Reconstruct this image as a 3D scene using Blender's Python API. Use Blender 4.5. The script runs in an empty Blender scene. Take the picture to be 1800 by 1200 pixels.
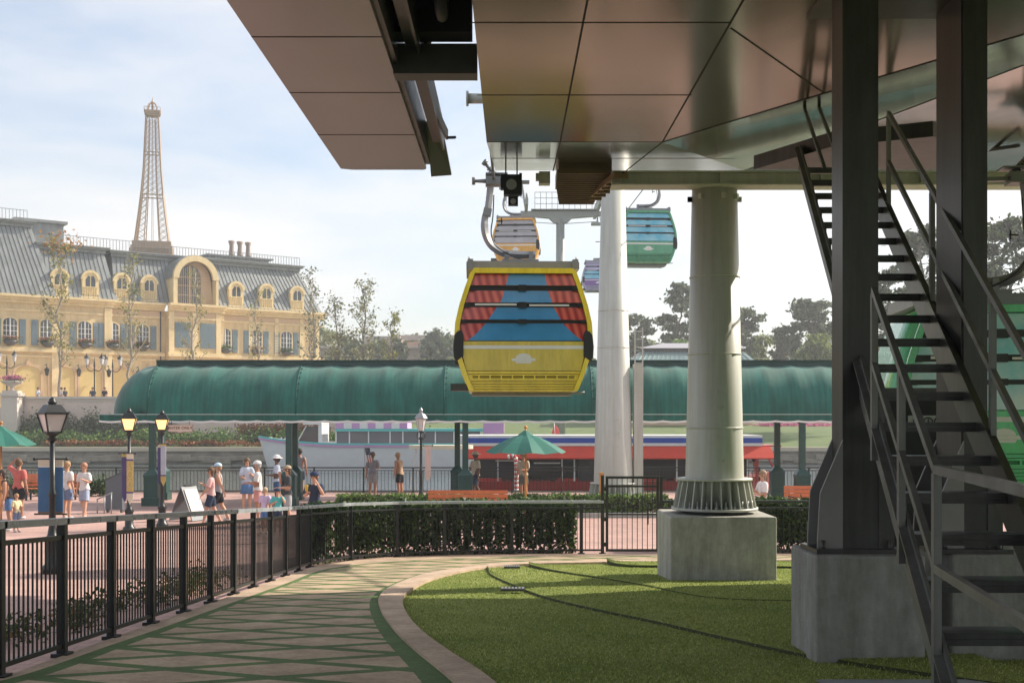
import bpy, math, random
import numpy as np
from mathutils import Vector, Matrix
R = math.radians
PI = math.pi
scene = bpy.context.scene
COL = scene.collection

# ---------------------------------------------------------------- camera
F = 2100.0; HOR = 740.0; CH = 2.9          # focal length and horizon in photo pixels, eye height in metres
cd = bpy.data.cameras.new('camera'); cam = bpy.data.objects.new('camera', cd); COL.objects.link(cam)
cam.location = (0, 0, CH); cam.rotation_euler = (PI/2, 0, 0)
cd.sensor_fit = 'HORIZONTAL'; cd.sensor_width = 36; cd.lens = 36*F/1800
cd.shift_y = (HOR-600)/1800
cd.clip_start = 0.05; cd.clip_end = 3000
scene.camera = cam

# ---------------------------------------------------------------- light
SUN_EL, SUN_A = 35, 26                      # elevation, angle of the sun from +X towards +Y
scene.view_settings.view_transform = 'Standard'
scene.view_settings.look = 'None'
scene.view_settings.exposure = 1.08
w = bpy.data.worlds.new('World'); scene.world = w; w.use_nodes = True
nt = w.node_tree; nt.nodes.clear()
out = nt.nodes.new('ShaderNodeOutputWorld'); bg = nt.nodes.new('ShaderNodeBackground')
sky = nt.nodes.new('ShaderNodeTexSky'); sky.sky_type = 'NISHITA'; sky.sun_disc = False
sky.sun_elevation = R(SUN_EL); sky.sun_rotation = R(90-SUN_A)
sky.air_density = 1.0; sky.dust_density = 2.0; sky.ozone_density = 1.5
tc = nt.nodes.new('ShaderNodeTexCoord'); mp = nt.nodes.new('ShaderNodeMapping')
mp.inputs['Scale'].default_value = (1.0, 1.0, 3.6); mp.inputs['Location'].default_value = (0.35, 0.2, 0.1)
nz = nt.nodes.new('ShaderNodeTexNoise'); nz.inputs['Scale'].default_value = 2.6; nz.inputs['Detail'].default_value = 7; nz.inputs['Roughness'].default_value = 0.55
nz.inputs['Distortion'].default_value = 0.4
rp = nt.nodes.new('ShaderNodeValToRGB'); rp.color_ramp.elements[0].position = 0.36; rp.color_ramp.elements[1].position = 0.66
rp.color_ramp.elements[0].color = (0.18, 0.18, 0.18, 1); rp.color_ramp.elements[1].color = (0.92, 0.92, 0.92, 1)
mx = nt.nodes.new('ShaderNodeMix'); mx.data_type = 'RGBA'
mx.inputs[7].default_value = (5.2, 5.1, 5.0, 1)
bg.inputs['Strength'].default_value = 0.1
L = nt.links.new
L(tc.outputs['Generated'], mp.inputs['Vector']); L(mp.outputs[0], nz.inputs['Vector']); L(nz.outputs['Fac'], rp.inputs['Fac'])
L(rp.outputs['Color'], mx.inputs[0]); L(sky.outputs[0], mx.inputs[6]); L(mx.outputs[2], bg.inputs['Color']); L(bg.outputs[0], out.inputs['Surface'])
sl = bpy.data.lights.new('sun', 'SUN'); sl.energy = 3.6; sl.angle = R(0.55); sl.color = (1.0, 0.9, 0.76)
so = bpy.data.objects.new('sun', sl); COL.objects.link(so)
sd = Vector((math.cos(R(SUN_EL))*math.cos(R(SUN_A)), math.cos(R(SUN_EL))*math.sin(R(SUN_A)), math.sin(R(SUN_EL))))
so.rotation_euler = sd.to_track_quat('Z', 'Y').to_euler(); so.location = (40, 20, 60)

# ---------------------------------------------------------------- space helpers
TER = [(-60, 1.40), (3, 1.40), (5, 1.345), (20.4, .39), (24, .25), (28, .10), (32, 0), (48.85, 0)]
def ter(y):
    if y <= TER[0][0]: return TER[0][1]
    for (a, za), (b, zb) in zip(TER, TER[1:]):
        if y <= b: return za+(zb-za)*(y-a)/(b-a)
    return 0.0
def P(px, py, d): return Vector(((px-900)/F*d, d, CH+(HOR-py)/F*d))
def X(px, d): return (px-900)/F*d
def Z(py, d): return CH+(HOR-py)/F*d
def G(px, py):
    a, b = 2.0, 48.8
    for _ in range(50):
        m = (a+b)/2
        if CH+(HOR-py)/F*m > ter(m): a = m
        else: b = m
    return ((px-900)/F*a, a)
def smooth_line(pts, n=8):
    P4 = [pts[0]]+list(pts)+[pts[-1]]; o = []
    for i in range(1, len(P4)-2):
        p0, p1, p2, p3 = [np.array(q, float) for q in P4[i-1:i+3]]
        for k in range(n):
            t = k/n
            o.append(tuple(.5*((2*p1)+(-p0+p2)*t+(2*p0-5*p1+4*p2-p3)*t*t+(-p0+3*p1-3*p2+p3)*t**3)))
    o.append(tuple(pts[-1])); return o
def resample(pts, n):
    p = np.array(pts, float); d = np.r_[0, np.cumsum(np.linalg.norm(np.diff(p, axis=0), axis=1))]
    t = np.linspace(0, d[-1], n)
    return [tuple(np.interp(t, d, p[:, k])[i] for k in range(p.shape[1])) for i in range(n)]

# ---------------------------------------------------------------- materials
MC = {}
def mat(name, col, rough=.6, metal=0, var=.0, vs=3.0, bump=0, bs=40, spec=.5, col2=None, rand=0, emis=None, es=0, alpha=1, coat=0, trans=0, sub=False):
    if name in MC: return MC[name]
    m = bpy.data.materials.new(name); m.use_nodes = True; n = m.node_tree; b = n.nodes['Principled BSDF']; l = n.links.new
    b.inputs['Roughness'].default_value = rough; b.inputs['Metallic'].default_value = metal
    b.inputs['Specular IOR Level'].default_value = spec
    if coat: b.inputs['Coat Weight'].default_value = coat; b.inputs['Coat Roughness'].default_value = .08
    if trans: b.inputs['Transmission Weight'].default_value = trans
    c4 = (*col, 1); b.inputs['Base Color'].default_value = c4
    t = n.nodes.new('ShaderNodeTexCoord')
    if var or col2:
        nz = n.nodes.new('ShaderNodeTexNoise'); nz.inputs['Scale'].default_value = vs; nz.inputs['Detail'].default_value = 6; nz.inputs['Roughness'].default_value = .65
        l(t.outputs['Object'], nz.inputs['Vector'])
        r = n.nodes.new('ShaderNodeValToRGB'); r.color_ramp.elements[0].position = .3; r.color_ramp.elements[1].position = .7
        if col2: r.color_ramp.elements[0].color = c4; r.color_ramp.elements[1].color = (*col2, 1)
        else:
            r.color_ramp.elements[0].color = tuple(min(1, c*(1-var)) for c in col)+(1,)
            r.color_ramp.elements[1].color = tuple(min(1, c*(1+var)) for c in col)+(1,)
        l(nz.outputs['Fac'], r.inputs['Fac']); src = r.outputs['Color']
        if var or col2: 
            mr = n.nodes.new('ShaderNodeMapRange'); mr.inputs[3].default_value = max(0.02, rough-.07); mr.inputs[4].default_value = min(1, rough+.07)
            l(nz.outputs['Fac'], mr.inputs[0]); l(mr.outputs[0], b.inputs['Roughness'])
        l(src, b.inputs['Base Color'])
    if rand:
        g = n.nodes.new('ShaderNodeNewGeometry'); r = n.nodes.new('ShaderNodeValToRGB')
        cs = [tuple(c*(1-rand) for c in col), col, col2 or tuple(min(1, c*(1+rand)) for c in col)]
        r.color_ramp.elements[0].color = (*cs[0], 1); r.color_ramp.elements[1].color = (*cs[2], 1); e = r.color_ramp.elements.new(.5); e.color = (*cs[1], 1)
        l(g.outputs['Random Per Island'], r.inputs['Fac']); l(r.outputs['Color'], b.inputs['Base Color'])
    if bump:
        nb = n.nodes.new('ShaderNodeTexNoise'); nb.inputs['Scale'].default_value = bs; nb.inputs['Detail'].default_value = 5
        l(t.outputs['Object'], nb.inputs['Vector']); bp = n.nodes.new('ShaderNodeBump'); bp.inputs['Strength'].default_value = bump; bp.inputs['Distance'].default_value = .02
        l(nb.outputs['Fac'], bp.inputs['Height']); l(bp.outputs[0], b.inputs['Normal'])
    if emis: b.inputs['Emission Color'].default_value = (*emis, 1); b.inputs['Emission Strength'].default_value = es
    if sub:
        b.inputs['Subsurface Weight'].default_value = .15; b.inputs['Subsurface Scale'].default_value = .02
    MC[name] = m; return m
def leafmat(name, c, c2, rand=.45, tr=.35):
    if name in MC: return MC[name]
    m = mat(name, c, .55, rand=rand, col2=None, spec=.35); n = m.node_tree; l = n.links.new; b = n.nodes['Principled BSDF']
    r = [q for q in n.nodes if q.type == 'VALTORGB'][0]; r.color_ramp.elements[2].color = (*c2, 1)
    tl = n.nodes.new('ShaderNodeBsdfTranslucent'); ms = n.nodes.new('ShaderNodeMixShader'); ms.inputs[0].default_value = tr
    l(r.outputs['Color'], tl.inputs['Color']); l(b.outputs[0], ms.inputs[1]); l(tl.outputs[0], ms.inputs[2]); l(ms.outputs[0], n.nodes['Material Output'].inputs['Surface'])
    return m

# ---------------------------------------------------------------- mesh builder
class MB:
    def __init__(s): s.v = []; s.f = []; s.m = []; s.s = []; s.uv = None
    def add(s, vs, fs, mi=0, sm=False):
        o = len(s.v); s.v += [tuple(q) for q in vs]; s.f += [tuple(i+o for i in f) for f in fs]; s.m += [mi]*len(fs); s.s += [sm]*len(fs); return s
    def box(s, x0, x1, y0, y1, z0, z1, mi=0):
        v = [(x0, y0, z0), (x1, y0, z0), (x1, y1, z0), (x0, y1, z0), (x0, y0, z1), (x1, y0, z1), (x1, y1, z1), (x0, y1, z1)]
        return s.add(v, [(0, 3, 2, 1), (4, 5, 6, 7), (0, 1, 5, 4), (1, 2, 6, 5), (2, 3, 7, 6), (3, 0, 4, 7)], mi)
    def cbox(s, c, e, mi=0, rz=0, ry=0, rx=0):
        M = Matrix.Rotation(rz, 3, 'Z') @ Matrix.Rotation(ry, 3, 'Y') @ Matrix.Rotation(rx, 3, 'X')
        c = Vector(c); v = []
        for z in (-1, 1):
            for x, y in ((-1, -1), (1, -1), (1, 1), (-1, 1)): v.append(c+M @ Vector((x*e[0]/2, y*e[1]/2, z*e[2]/2)))
        return s.add(v, [(0, 3, 2, 1), (4, 5, 6, 7), (0, 1, 5, 4), (1, 2, 6, 5), (2, 3, 7, 6), (3, 0, 4, 7)], mi)
    def bar(s, a, b, w, h, mi=0, up=(0, 0, 1)):
        a = Vector(a); b = Vector(b); d = (b-a).normalized(); u = Vector(up)
        if abs(d.dot(u)) > .99: u = Vector((0, 1, 0))
        x = d.cross(u).normalized(); z = x.cross(d)
        v = [p+x*(i*w/2)+z*(j*h/2) for p in (a, b) for i, j in ((-1, -1), (1, -1), (1, 1), (-1, 1))]
        return s.add(v, [(3, 2, 1, 0), (4, 5, 6, 7), (0, 1, 5, 4), (1, 2, 6, 5), (2, 3, 7, 6), (3, 0, 4, 7)], mi)
    def tube(s, pts, r, n=8, mi=0, caps=True, sm=True):
        pts = [Vector(p) for p in pts]; rs = r if isinstance(r, (list, tuple)) else [r]*len(pts)
        o = len(s.v); px = None
        for i, p in enumerate(pts):
            d = (pts[min(i+1, len(pts)-1)]-pts[max(i-1, 0)]).normalized()
            if px is None:
                u = Vector((0, 0, 1)) if abs(d.z) < .9 else Vector((1, 0, 0)); px = d.cross(u).normalized()
            else:
                px = (px-d*px.dot(d)); px = px.normalized() if px.length > 1e-6 else d.orthogonal().normalized()
            py = d.cross(px)
            for k in range(n):
                a = 2*PI*k/n; s.v.append(tuple(p+(px*math.cos(a)+py*math.sin(a))*rs[i]))
        fs = []
        for i in range(len(pts)-1):
            for k in range(n):
                k2 = (k+1) % n; fs.append((o+i*n+k, o+i*n+k2, o+(i+1)*n+k2, o+(i+1)*n+k))
        s.f += fs; s.m += [mi]*len(fs); s.s += [sm]*len(fs)
        if caps:
            s.f += [tuple(o+k for k in reversed(range(n))), tuple(o+(len(pts)-1)*n+k for k in range(n))]; s.m += [mi]*2; s.s += [False]*2
        return s
    def lathe(s, c, prof, n=20, mi=0, sm=True, rot=0, sq=None):
        c = Vector(c); o = len(s.v)
        for r, z in prof:
            for k in range(n):
                a = 2*PI*k/n+rot; s.v.append((c.x+r*math.cos(a), c.y+r*math.sin(a), c.z+z))
        fs = []
        for i in range(len(prof)-1):
            for k in range(n):
                k2 = (k+1) % n; fs.append((o+i*n+k, o+i*n+k2, o+(i+1)*n+k2, o+(i+1)*n+k))
        s.f += fs; s.m += [mi]*len(fs); s.s += [sm]*len(fs)
        s.f += [tuple(o+k for k in reversed(range(n))), tuple(o+(len(prof)-1)*n+k for k in range(n))]; s.m += [mi]*2; s.s += [False]*2
        return s
    def prism(s, poly, fn, d0, d1, mi=0):
        """poly: 2-D points; fn(u, v, d) -> 3-D; solid between d0 and d1"""
        n = len(poly); v = [fn(a, b, d0) for a, b in poly]+[fn(a, b, d1) for a, b in poly]
        return s.add(v, [tuple(range(n)), tuple(reversed(range(n, 2*n)))]+[(i, i+n, (i+1) % n+n, (i+1) % n) for i in range(n)], mi)
    def ball(s, c, r, n=10, m=7, mi=0, sc=(1, 1, 1)):
        c = Vector(c); v = []; f = []
        for i in range(m+1):
            t = PI*i/m
            for k in range(n):
                a = 2*PI*k/n; v.append((c.x+sc[0]*r*math.sin(t)*math.cos(a), c.y+sc[1]*r*math.sin(t)*math.sin(a), c.z+sc[2]*r*math.cos(t)))
        for i in range(m):
            for k in range(n):
                k2 = (k+1) % n; f.append((i*n+k, (i+1)*n+k, (i+1)*n+k2, i*n+k2))
        return s.add(v, f, mi, True)
    def mesh(s, name, mats, inv=None):
        me = bpy.data.meshes.new(name)
        v = s.v if inv is None else [tuple(inv @ Vector(q)) for q in s.v]
        me.from_pydata(v, [], s.f)
        for m in (mats if isinstance(mats, (list, tuple)) else [mats]): me.materials.append(m)
        me.polygons.foreach_set('material_index', s.m); me.polygons.foreach_set('use_smooth', s.s)
        me.update(); return me
def leaf_mesh(name, C, size, m, seed=0, aspect=1.0, flat=0.0):
    """leaf-sized four-sided faces centred on C (N x 3)"""
    rg = np.random.default_rng(seed); n = len(C); C = np.asarray(C, float)
    a = rg.normal(size=(n, 3)); a[:, 2] *= (1-flat); a /= np.linalg.norm(a, axis=1)[:, None]
    b = rg.normal(size=(n, 3)); b[:, 2] *= (1-flat); b -= a*(a*b).sum(1)[:, None]; b /= np.linalg.norm(b, axis=1)[:, None]
    sz = size*(.6+.8*rg.random((n, 1))); a = a*sz*aspect; b = b*sz*.55
    V = np.stack([C-a, C-b*1.0, C+a, C+b*1.0], 1).reshape(-1, 3)
    me = bpy.data.meshes.new(name); me.vertices.add(4*n); me.vertices.foreach_set('co', V.ravel())
    me.loops.add(4*n); me.loops.foreach_set('vertex_index', np.arange(4*n, dtype=np.int32))
    me.polygons.add(n); me.polygons.foreach_set('loop_start', np.arange(0, 4*n, 4, dtype=np.int32)); me.polygons.foreach_set('loop_total', np.full(n, 4, np.int32))
    me.materials.append(m); me.update(); me.validate(); return me
def setp(o, label=None, cat=None, group=None, kind=None):
    if label: o['label'] = label
    if cat: o['category'] = cat
    if group: o['group'] = group
    if kind: o['kind'] = kind
    return o
def link(me, name, parent=None):
    o = bpy.data.objects.new(name, me); COL.objects.link(o); o.parent = parent; return o
class Thing:
    """an Empty at the thing's base; parts are given in its own coordinates, or in world ones with world=True"""
    def __init__(s, name, label, cat, loc=(0, 0, 0), rz=0, group=None):
        s.e = bpy.data.objects.new(name, None); COL.objects.link(s.e); s.e.empty_display_size = .2
        s.e.location = loc; s.e.rotation_euler = (0, 0, rz); setp(s.e, label, cat, group)
        s.M = Matrix.Translation(Vector(loc)) @ Matrix.Rotation(rz, 4, 'Z'); s.I = s.M.inverted()
    def part(s, mb, name, m, parent=None, world=False, bevel=0, label=None):
        me = mb.mesh(name, m, s.I if world else None) if isinstance(mb, MB) else mb
        o = link(me, name, parent or s.e)
        if bevel:
            q = o.modifiers.new('bevel', 'BEVEL'); q.width = bevel; q.segments = 2; q.limit_method = 'ANGLE'
        if label: o['label'] = label
        return o
def single(mb, name, m, label=None, cat=None, group=None, kind=None, bevel=0):
    o = link(mb.mesh(name, m) if isinstance(mb, MB) else mb, name); setp(o, label, cat, group, kind)
    if bevel:
        q = o.modifiers.new('bevel', 'BEVEL'); q.width = bevel; q.segments = 2; q.limit_method = 'ANGLE'
    return o
def copy_tree(o, parent=None):
    c = o.copy(); COL.objects.link(c); c.parent = parent
    for ch in list(o.children): copy_tree(ch, c)
    return c
def text_mesh(txt, size, depth=.004, bold=False):
    cu = bpy.data.curves.new('lettering', 'FONT'); cu.body = txt; cu.size = size; cu.extrude = depth/2; cu.align_x = 'CENTER'; cu.align_y = 'CENTER'
    cu.offset = size*.012 if bold else 0
    o = bpy.data.objects.new('tmp', cu); COL.objects.link(o)
    me = bpy.data.meshes.new_from_object(o.evaluated_get(bpy.context.evaluated_depsgraph_get()))
    bpy.data.objects.remove(o); me.transform(Matrix.Rotation(PI/2, 4, 'X')); return me

def weather(m, amt=.35, streak=True, sc=(3, 3, .35), lo=.38, hi=.62):
    """multiply a material's colour by vertical stain streaks and broad soiling"""
    n = m.node_tree; l = n.links.new; b = n.nodes['Principled BSDF']; t = n.nodes.new('ShaderNodeTexCoord'); mp = n.nodes.new('ShaderNodeMapping'); mp.inputs['Scale'].default_value = sc
    z = n.nodes.new('ShaderNodeTexNoise'); z.inputs['Scale'].default_value = 1.6; z.inputs['Detail'].default_value = 8; z.inputs['Roughness'].default_value = .7
    r = n.nodes.new('ShaderNodeValToRGB'); r.color_ramp.elements[0].position = lo; r.color_ramp.elements[1].position = hi; k = 1-amt
    r.color_ramp.elements[0].color = (k, k*.98, k*.94, 1); r.color_ramp.elements[1].color = (1, 1, 1, 1)
    x = n.nodes.new('ShaderNodeMix'); x.data_type = 'RGBA'; x.blend_type = 'MULTIPLY'; x.inputs[0].default_value = 1
    c = b.inputs['Base Color']; 
    if c.links: l(c.links[0].from_socket, x.inputs[6])
    else: x.inputs[6].default_value = c.default_value
    l(t.outputs['Object'], mp.inputs[0]); l(mp.outputs[0], z.inputs['Vector']); l(z.outputs['Fac'], r.inputs['Fac']); l(r.outputs['Color'], x.inputs[7]); l(x.outputs[2], c)
    return m

# materials used widely
M_black = mat('black_painted_metal', (.012, .014, .014), .38, var=.25, vs=8, bump=.05, bs=60)
M_dgreen = mat('dark_green_paint', (.012, .06, .048), .4, var=.2, vs=5)
M_conc = weather(mat('cast_concrete', (.44, .43, .395), .85, var=.14, vs=9, bump=.35, bs=45), .32, sc=(4, 4, .7))
M_tower = weather(mat('pale_green_grey_paint', (.50, .515, .47), .42, var=.05, vs=1.6, bump=.03, bs=20), .16, sc=(6, 6, .3))
M_grey = mat('galvanised_grey', (.30, .31, .32), .42, .35, var=.12, vs=6)
M_dgrey = mat('charcoal_metal', (.06, .062, .065), .5, .2, var=.2, vs=5)
M_col = weather(mat('dark_bronze_steel', (.055, .054, .05), .36, .1, var=.2, vs=3, bump=.04), .4, sc=(5, 5, .4))
M_white = mat('white_paint', (.72, .72, .70), .45, var=.05)
M_glass = mat('dark_glass', (.03, .035, .045), .06, 0, spec=.9)
# ================================================================ THE SETTING
# ground: one sheet to the horizon, following the fall of the land, with the lagoon's bed let into it
ys = [-60, 3, 5]+[5+i*1.1 for i in range(1, 15)]+[22, 24, 26, 28, 30, 32, 40, 48.8, 48.82, 90.9, 91.6, 97, 106, 130, 160, 220, 400, 900, 1500]
def gz(y):
    if y <= 48.81: return ter(y)-.03
    if y <= 91: return -1.6
    return float(np.interp(y, [91.6, 97, 106, 130, 160, 400, 1500], [.80, 1.5, 1.9, 2.9, 3.4, 4, 5]))
g = MB(); xs = [-1200, -300, -60, -30, -12, 0, 12, 30, 60, 300, 1200]
gv = [(x, y, gz(y)) for y in ys for x in xs]; nx = len(xs)
g.add(gv, [(j*nx+i, j*nx+i+1, (j+1)*nx+i+1, (j+1)*nx+i) for j in range(len(ys)-1) for i in range(nx-1)])
single(g, 'ground', mat('lawn_ground', (.07, .12, .03), .9, col2=(.12, .16, .045), vs=.6, bump=.5, bs=14), kind='structure')

def brick_mat():
    m = mat('pink_brick_paving', (.42, .22, .18), .8); n = m.node_tree; l = n.links.new; b = n.nodes['Principled BSDF']
    t = n.nodes.new('ShaderNodeTexCoord'); br = n.nodes.new('ShaderNodeTexBrick')
    br.inputs['Scale'].default_value = 1; br.inputs['Brick Width'].default_value = .42; br.inputs['Row Height'].default_value = .21; br.inputs['Mortar Size'].default_value = .008
    br.inputs['Color1'].default_value = (.52, .33, .275, 1); br.inputs['Color2'].default_value = (.43, .27, .235, 1); br.inputs['Mortar'].default_value = (.30, .22, .20, 1)
    nz = n.nodes.new('ShaderNodeTexNoise'); nz.inputs['Scale'].default_value = .45; nz.inputs['Detail'].default_value = 6
    mx = n.nodes.new('ShaderNodeMix'); mx.data_type = 'RGBA'; mx.blend_type = 'MULTIPLY'; mx.inputs[0].default_value = .55
    r = n.nodes.new('ShaderNodeValToRGB'); r.color_ramp.elements[0].color = (.55, .52, .52, 1); r.color_ramp.elements[1].color = (1.15, 1.1, 1.08, 1); r.color_ramp.elements[0].position = .3; r.color_ramp.elements[1].position = .7
    l(t.outputs['Object'], br.inputs['Vector']); l(t.outputs['Object'], nz.inputs['Vector']); l(nz.outputs['Fac'], r.inputs['Fac'])
    l(br.outputs['Color'], mx.inputs[6]); l(r.outputs['Color'], mx.inputs[7]); l(mx.outputs[2], b.inputs['Base Color'])
    return m
pz = MB(); ysp = [3, 5]+[5+i*1.1 for i in range(1, 15)]+[22, 24, 26, 28, 30, 32, 40, 48.6]
xp = [-60, -20, 0, 20, 60]
pz.add([(x, y, ter(y)) for y in ysp for x in xp], [(j*5+i, j*5+i+1, (j+1)*5+i+1, (j+1)*5+i) for j in range(len(ysp)-1) for i in range(4)])
single(pz, 'plaza_paving', brick_mat(), kind='structure')
q = MB(); q.box(-60, 60, 48.6, 48.95, -1.6, .06)
single(q, 'quay_edge', M_conc, kind='structure')

def water_mat():
    m = mat('lagoon_water', (.075, .10, .10), .07, spec=.6); n = m.node_tree; l = n.links.new; b = n.nodes['Principled BSDF']
    t = n.nodes.new('ShaderNodeTexCoord'); mp = n.nodes.new('ShaderNodeMapping'); mp.inputs['Scale'].default_value = (1, 1.6, 1)
    nz = n.nodes.new('ShaderNodeTexNoise'); nz.inputs['Scale'].default_value = 1.5; nz.inputs['Detail'].default_value = 5; nz.inputs['Roughness'].default_value = .6
    bp = n.nodes.new('ShaderNodeBump'); bp.inputs['Strength'].default_value = .9; bp.inputs['Distance'].default_value = .12
    l(t.outputs['Object'], mp.inputs[0]); l(mp.outputs[0], nz.inputs['Vector']); l(nz.outputs['Fac'], bp.inputs['Height']); l(bp.outputs[0], b.inputs['Normal'])
    return m
wt = MB(); wt.add([(-1200, 48.95, -.35), (1200, 48.95, -.35), (1200, 91.02, -.35), (-1200, 91.02, -.35)], [(0, 1, 2, 3)])
single(wt, 'lagoon_water', water_mat(), kind='structure')

# boundary line of the enclosed garden
FX = -3.47
BACK = [(FX, 20.5), (-2.97, 22.0), (-2.19, 22.8), (-1.31, 23.2), (0, 23.5), (1.37, 23.62), (1.79, 23.65), (2.93, 23.65), (4.6, 23.65), (6.6, 23.65), (8.6, 23.65), (10.6, 23.65), (12.6, 23.65), (16.6, 23.65)]
def yback(x): return float(np.interp(x, [p[0] for p in BACK], [p[1] for p in BACK]))
def turf_mat(name, c1, c2):
    m = mat(name, c1, .95, spec=.15); n = m.node_tree; l = n.links.new; b = n.nodes['Principled BSDF']
    t = n.nodes.new('ShaderNodeTexCoord'); a = n.nodes.new('ShaderNodeTexNoise'); a.inputs['Scale'].default_value = 45; a.inputs['Detail'].default_value = 4
    c = n.nodes.new('ShaderNodeTexNoise'); c.inputs['Scale'].default_value = .9; c.inputs['Detail'].default_value = 3
    ad = n.nodes.new('ShaderNodeMath'); ad.operation = 'ADD'; r = n.nodes.new('ShaderNodeValToRGB')
    r.color_ramp.elements[0].position = .72; r.color_ramp.elements[1].position = 1.25 if False else .98; r.color_ramp.elements[0].position = .55
    hv = n.nodes.new('ShaderNodeMath'); hv.operation = 'MULTIPLY'; hv.inputs[1].default_value = .75
    r.color_ramp.elements[0].color = (*c1, 1); r.color_ramp.elements[1].color = (*c2, 1)
    l(t.outputs['Object'], a.inputs['Vector']); l(t.outputs['Object'], c.inputs['Vector']); l(a.outputs['Fac'], ad.inputs[0]); l(c.outputs['Fac'], ad.inputs[1])
    l(ad.outputs[0], hv.inputs[0]); l(hv.outputs[0], r.inputs['Fac']); l(r.outputs['Color'], b.inputs['Base Color'])
    bp = n.nodes.new('ShaderNodeBump'); bp.inputs['Strength'].default_value = .8; bp.inputs['Distance'].default_value = .03; l(a.outputs['Fac'], bp.inputs['Height']); l(bp.outputs[0], b.inputs['Normal'])
    return m
M_turf = turf_mat('green_turf', (.13, .18, .035), (.32, .35, .11))
M_turf2 = turf_mat('dark_green_turf', (.045, .11, .02), (.10, .19, .045))
def drape(columns, off, nseg=24):
    """columns: list of (x, y0, y1) -> sheet draped on the terrain"""
    b = MB(); v = []
    for x, y0, y1 in columns:
        for k in range(nseg+1):
            y = y0+(y1-y0)*k/nseg; v.append((x, y, ter(y)+off))
    n = nseg+1
    b.add(v, [(i*n+k, (i+1)*n+k, (i+1)*n+k+1, i*n+k+1) for i in range(len(columns)-1) for k in range(nseg)]); return b
cols = [(FX+.02+i*.25, 3.0, yback(FX+.02+i*.25)-.02) for i in range(82)]
single(drape(cols, .012, 60), 'turf', M_turf, kind='structure')
def ribbon(a, b, off, n=90, across=8, thick=0, pair=False):
    A = resample(a, n); B = resample(b, n); m = MB()
    if pair:                      # march both edges so that each cross line meets the inner edge squarely
        D = np.array(resample(b, 600)); j = 0; B = []
        for p in A:
            q = j+int(np.argmin(((D[j:j+90]-np.array(p))**2).sum(1))); j = q; B.append(tuple(D[q]))
        Bs = np.array(B); kr = np.ones(9)/9; Bp = np.vstack([Bs[:1]]*4+[Bs]+[Bs[-1:]]*4); B = [tuple(z) for z in np.stack([np.convolve(Bp[:, i], kr, 'valid') for i in (0, 1)], 1)]
    v = []; uv = []
    s = 0
    for i in range(n):
        if i: s += math.dist(((A[i][0]+B[i][0])/2, (A[i][1]+B[i][1])/2), ((A[i-1][0]+B[i-1][0])/2, (A[i-1][1]+B[i-1][1])/2))
        for k in range(across+1):
            t = k/across; x = A[i][0]*(1-t)+B[i][0]*t; y = A[i][1]*(1-t)+B[i][1]*t; v.append((x, y, ter(y)+off)); uv.append((s, t, t*math.dist(A[i], B[i])))
    w_ = across+1
    fs = [(i*w_+k, i*w_+k+1, (i+1)*w_+k+1, (i+1)*w_+k) for i in range(n-1) for k in range(across)]
    m.add(v, fs)
    if thick:
        for k in (0, across):
            o = len(m.v); m.v += [v[i*w_+k] for i in range(n)]+[(v[i*w_+k][0], v[i*w_+k][1], v[i*w_+k][2]-thick) for i in range(n)]
            ff = [(o+i, o+i+1, o+n+i+1, o+n+i) for i in range(n-1)]; m.f += ff; m.m += [0]*len(ff); m.s += [False]*len(ff)
    return m, uv
def gpts(l): return smooth_line([G(*p) for p in l], 10)
p_out = gpts([(-420, 1330), (-160, 1240), (40, 1192), (190, 1140), (300, 1102), (420, 1058), (500, 1029), (570, 1003), (650, 992), (780, 984), (960, 980), (1160, 978.5), (1300, 978.3), (1460, 978)])
k_out = gpts([(1010, 1420), (890, 1300), (790, 1200), (730, 1150), (690, 1110), (668, 1075), (668, 1052), (695, 1032), (755, 1011), (855, 996), (950, 991), (1160, 987), (1300, 986), (1460, 985)])
k_in = gpts([(1100, 1420), (970, 1300), (858, 1200), (785, 1150), (740, 1115), (715, 1085), (708, 1062), (718, 1045), (760, 1022), (840, 1003), (930, 995), (1160, 990.5), (1300, 989), (1460, 988)])
strip, _ = ribbon([(FX+.03, 3), (FX+.03, 20.5)]+[(x+.03, y-.05) for x, y in BACK[1:]], p_out, .02)
M_tan = weather(weather(mat('tan_concrete', (.56, .42, .31), .85, var=.10, vs=1.5, bump=.25, bs=60), .3, sc=(1.4, 1.4, 1.4)), .25, sc=(16, 16, 16), lo=.3, hi=.6)
single(strip, 'garden_kerb', M_tan, kind='structure')
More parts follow.
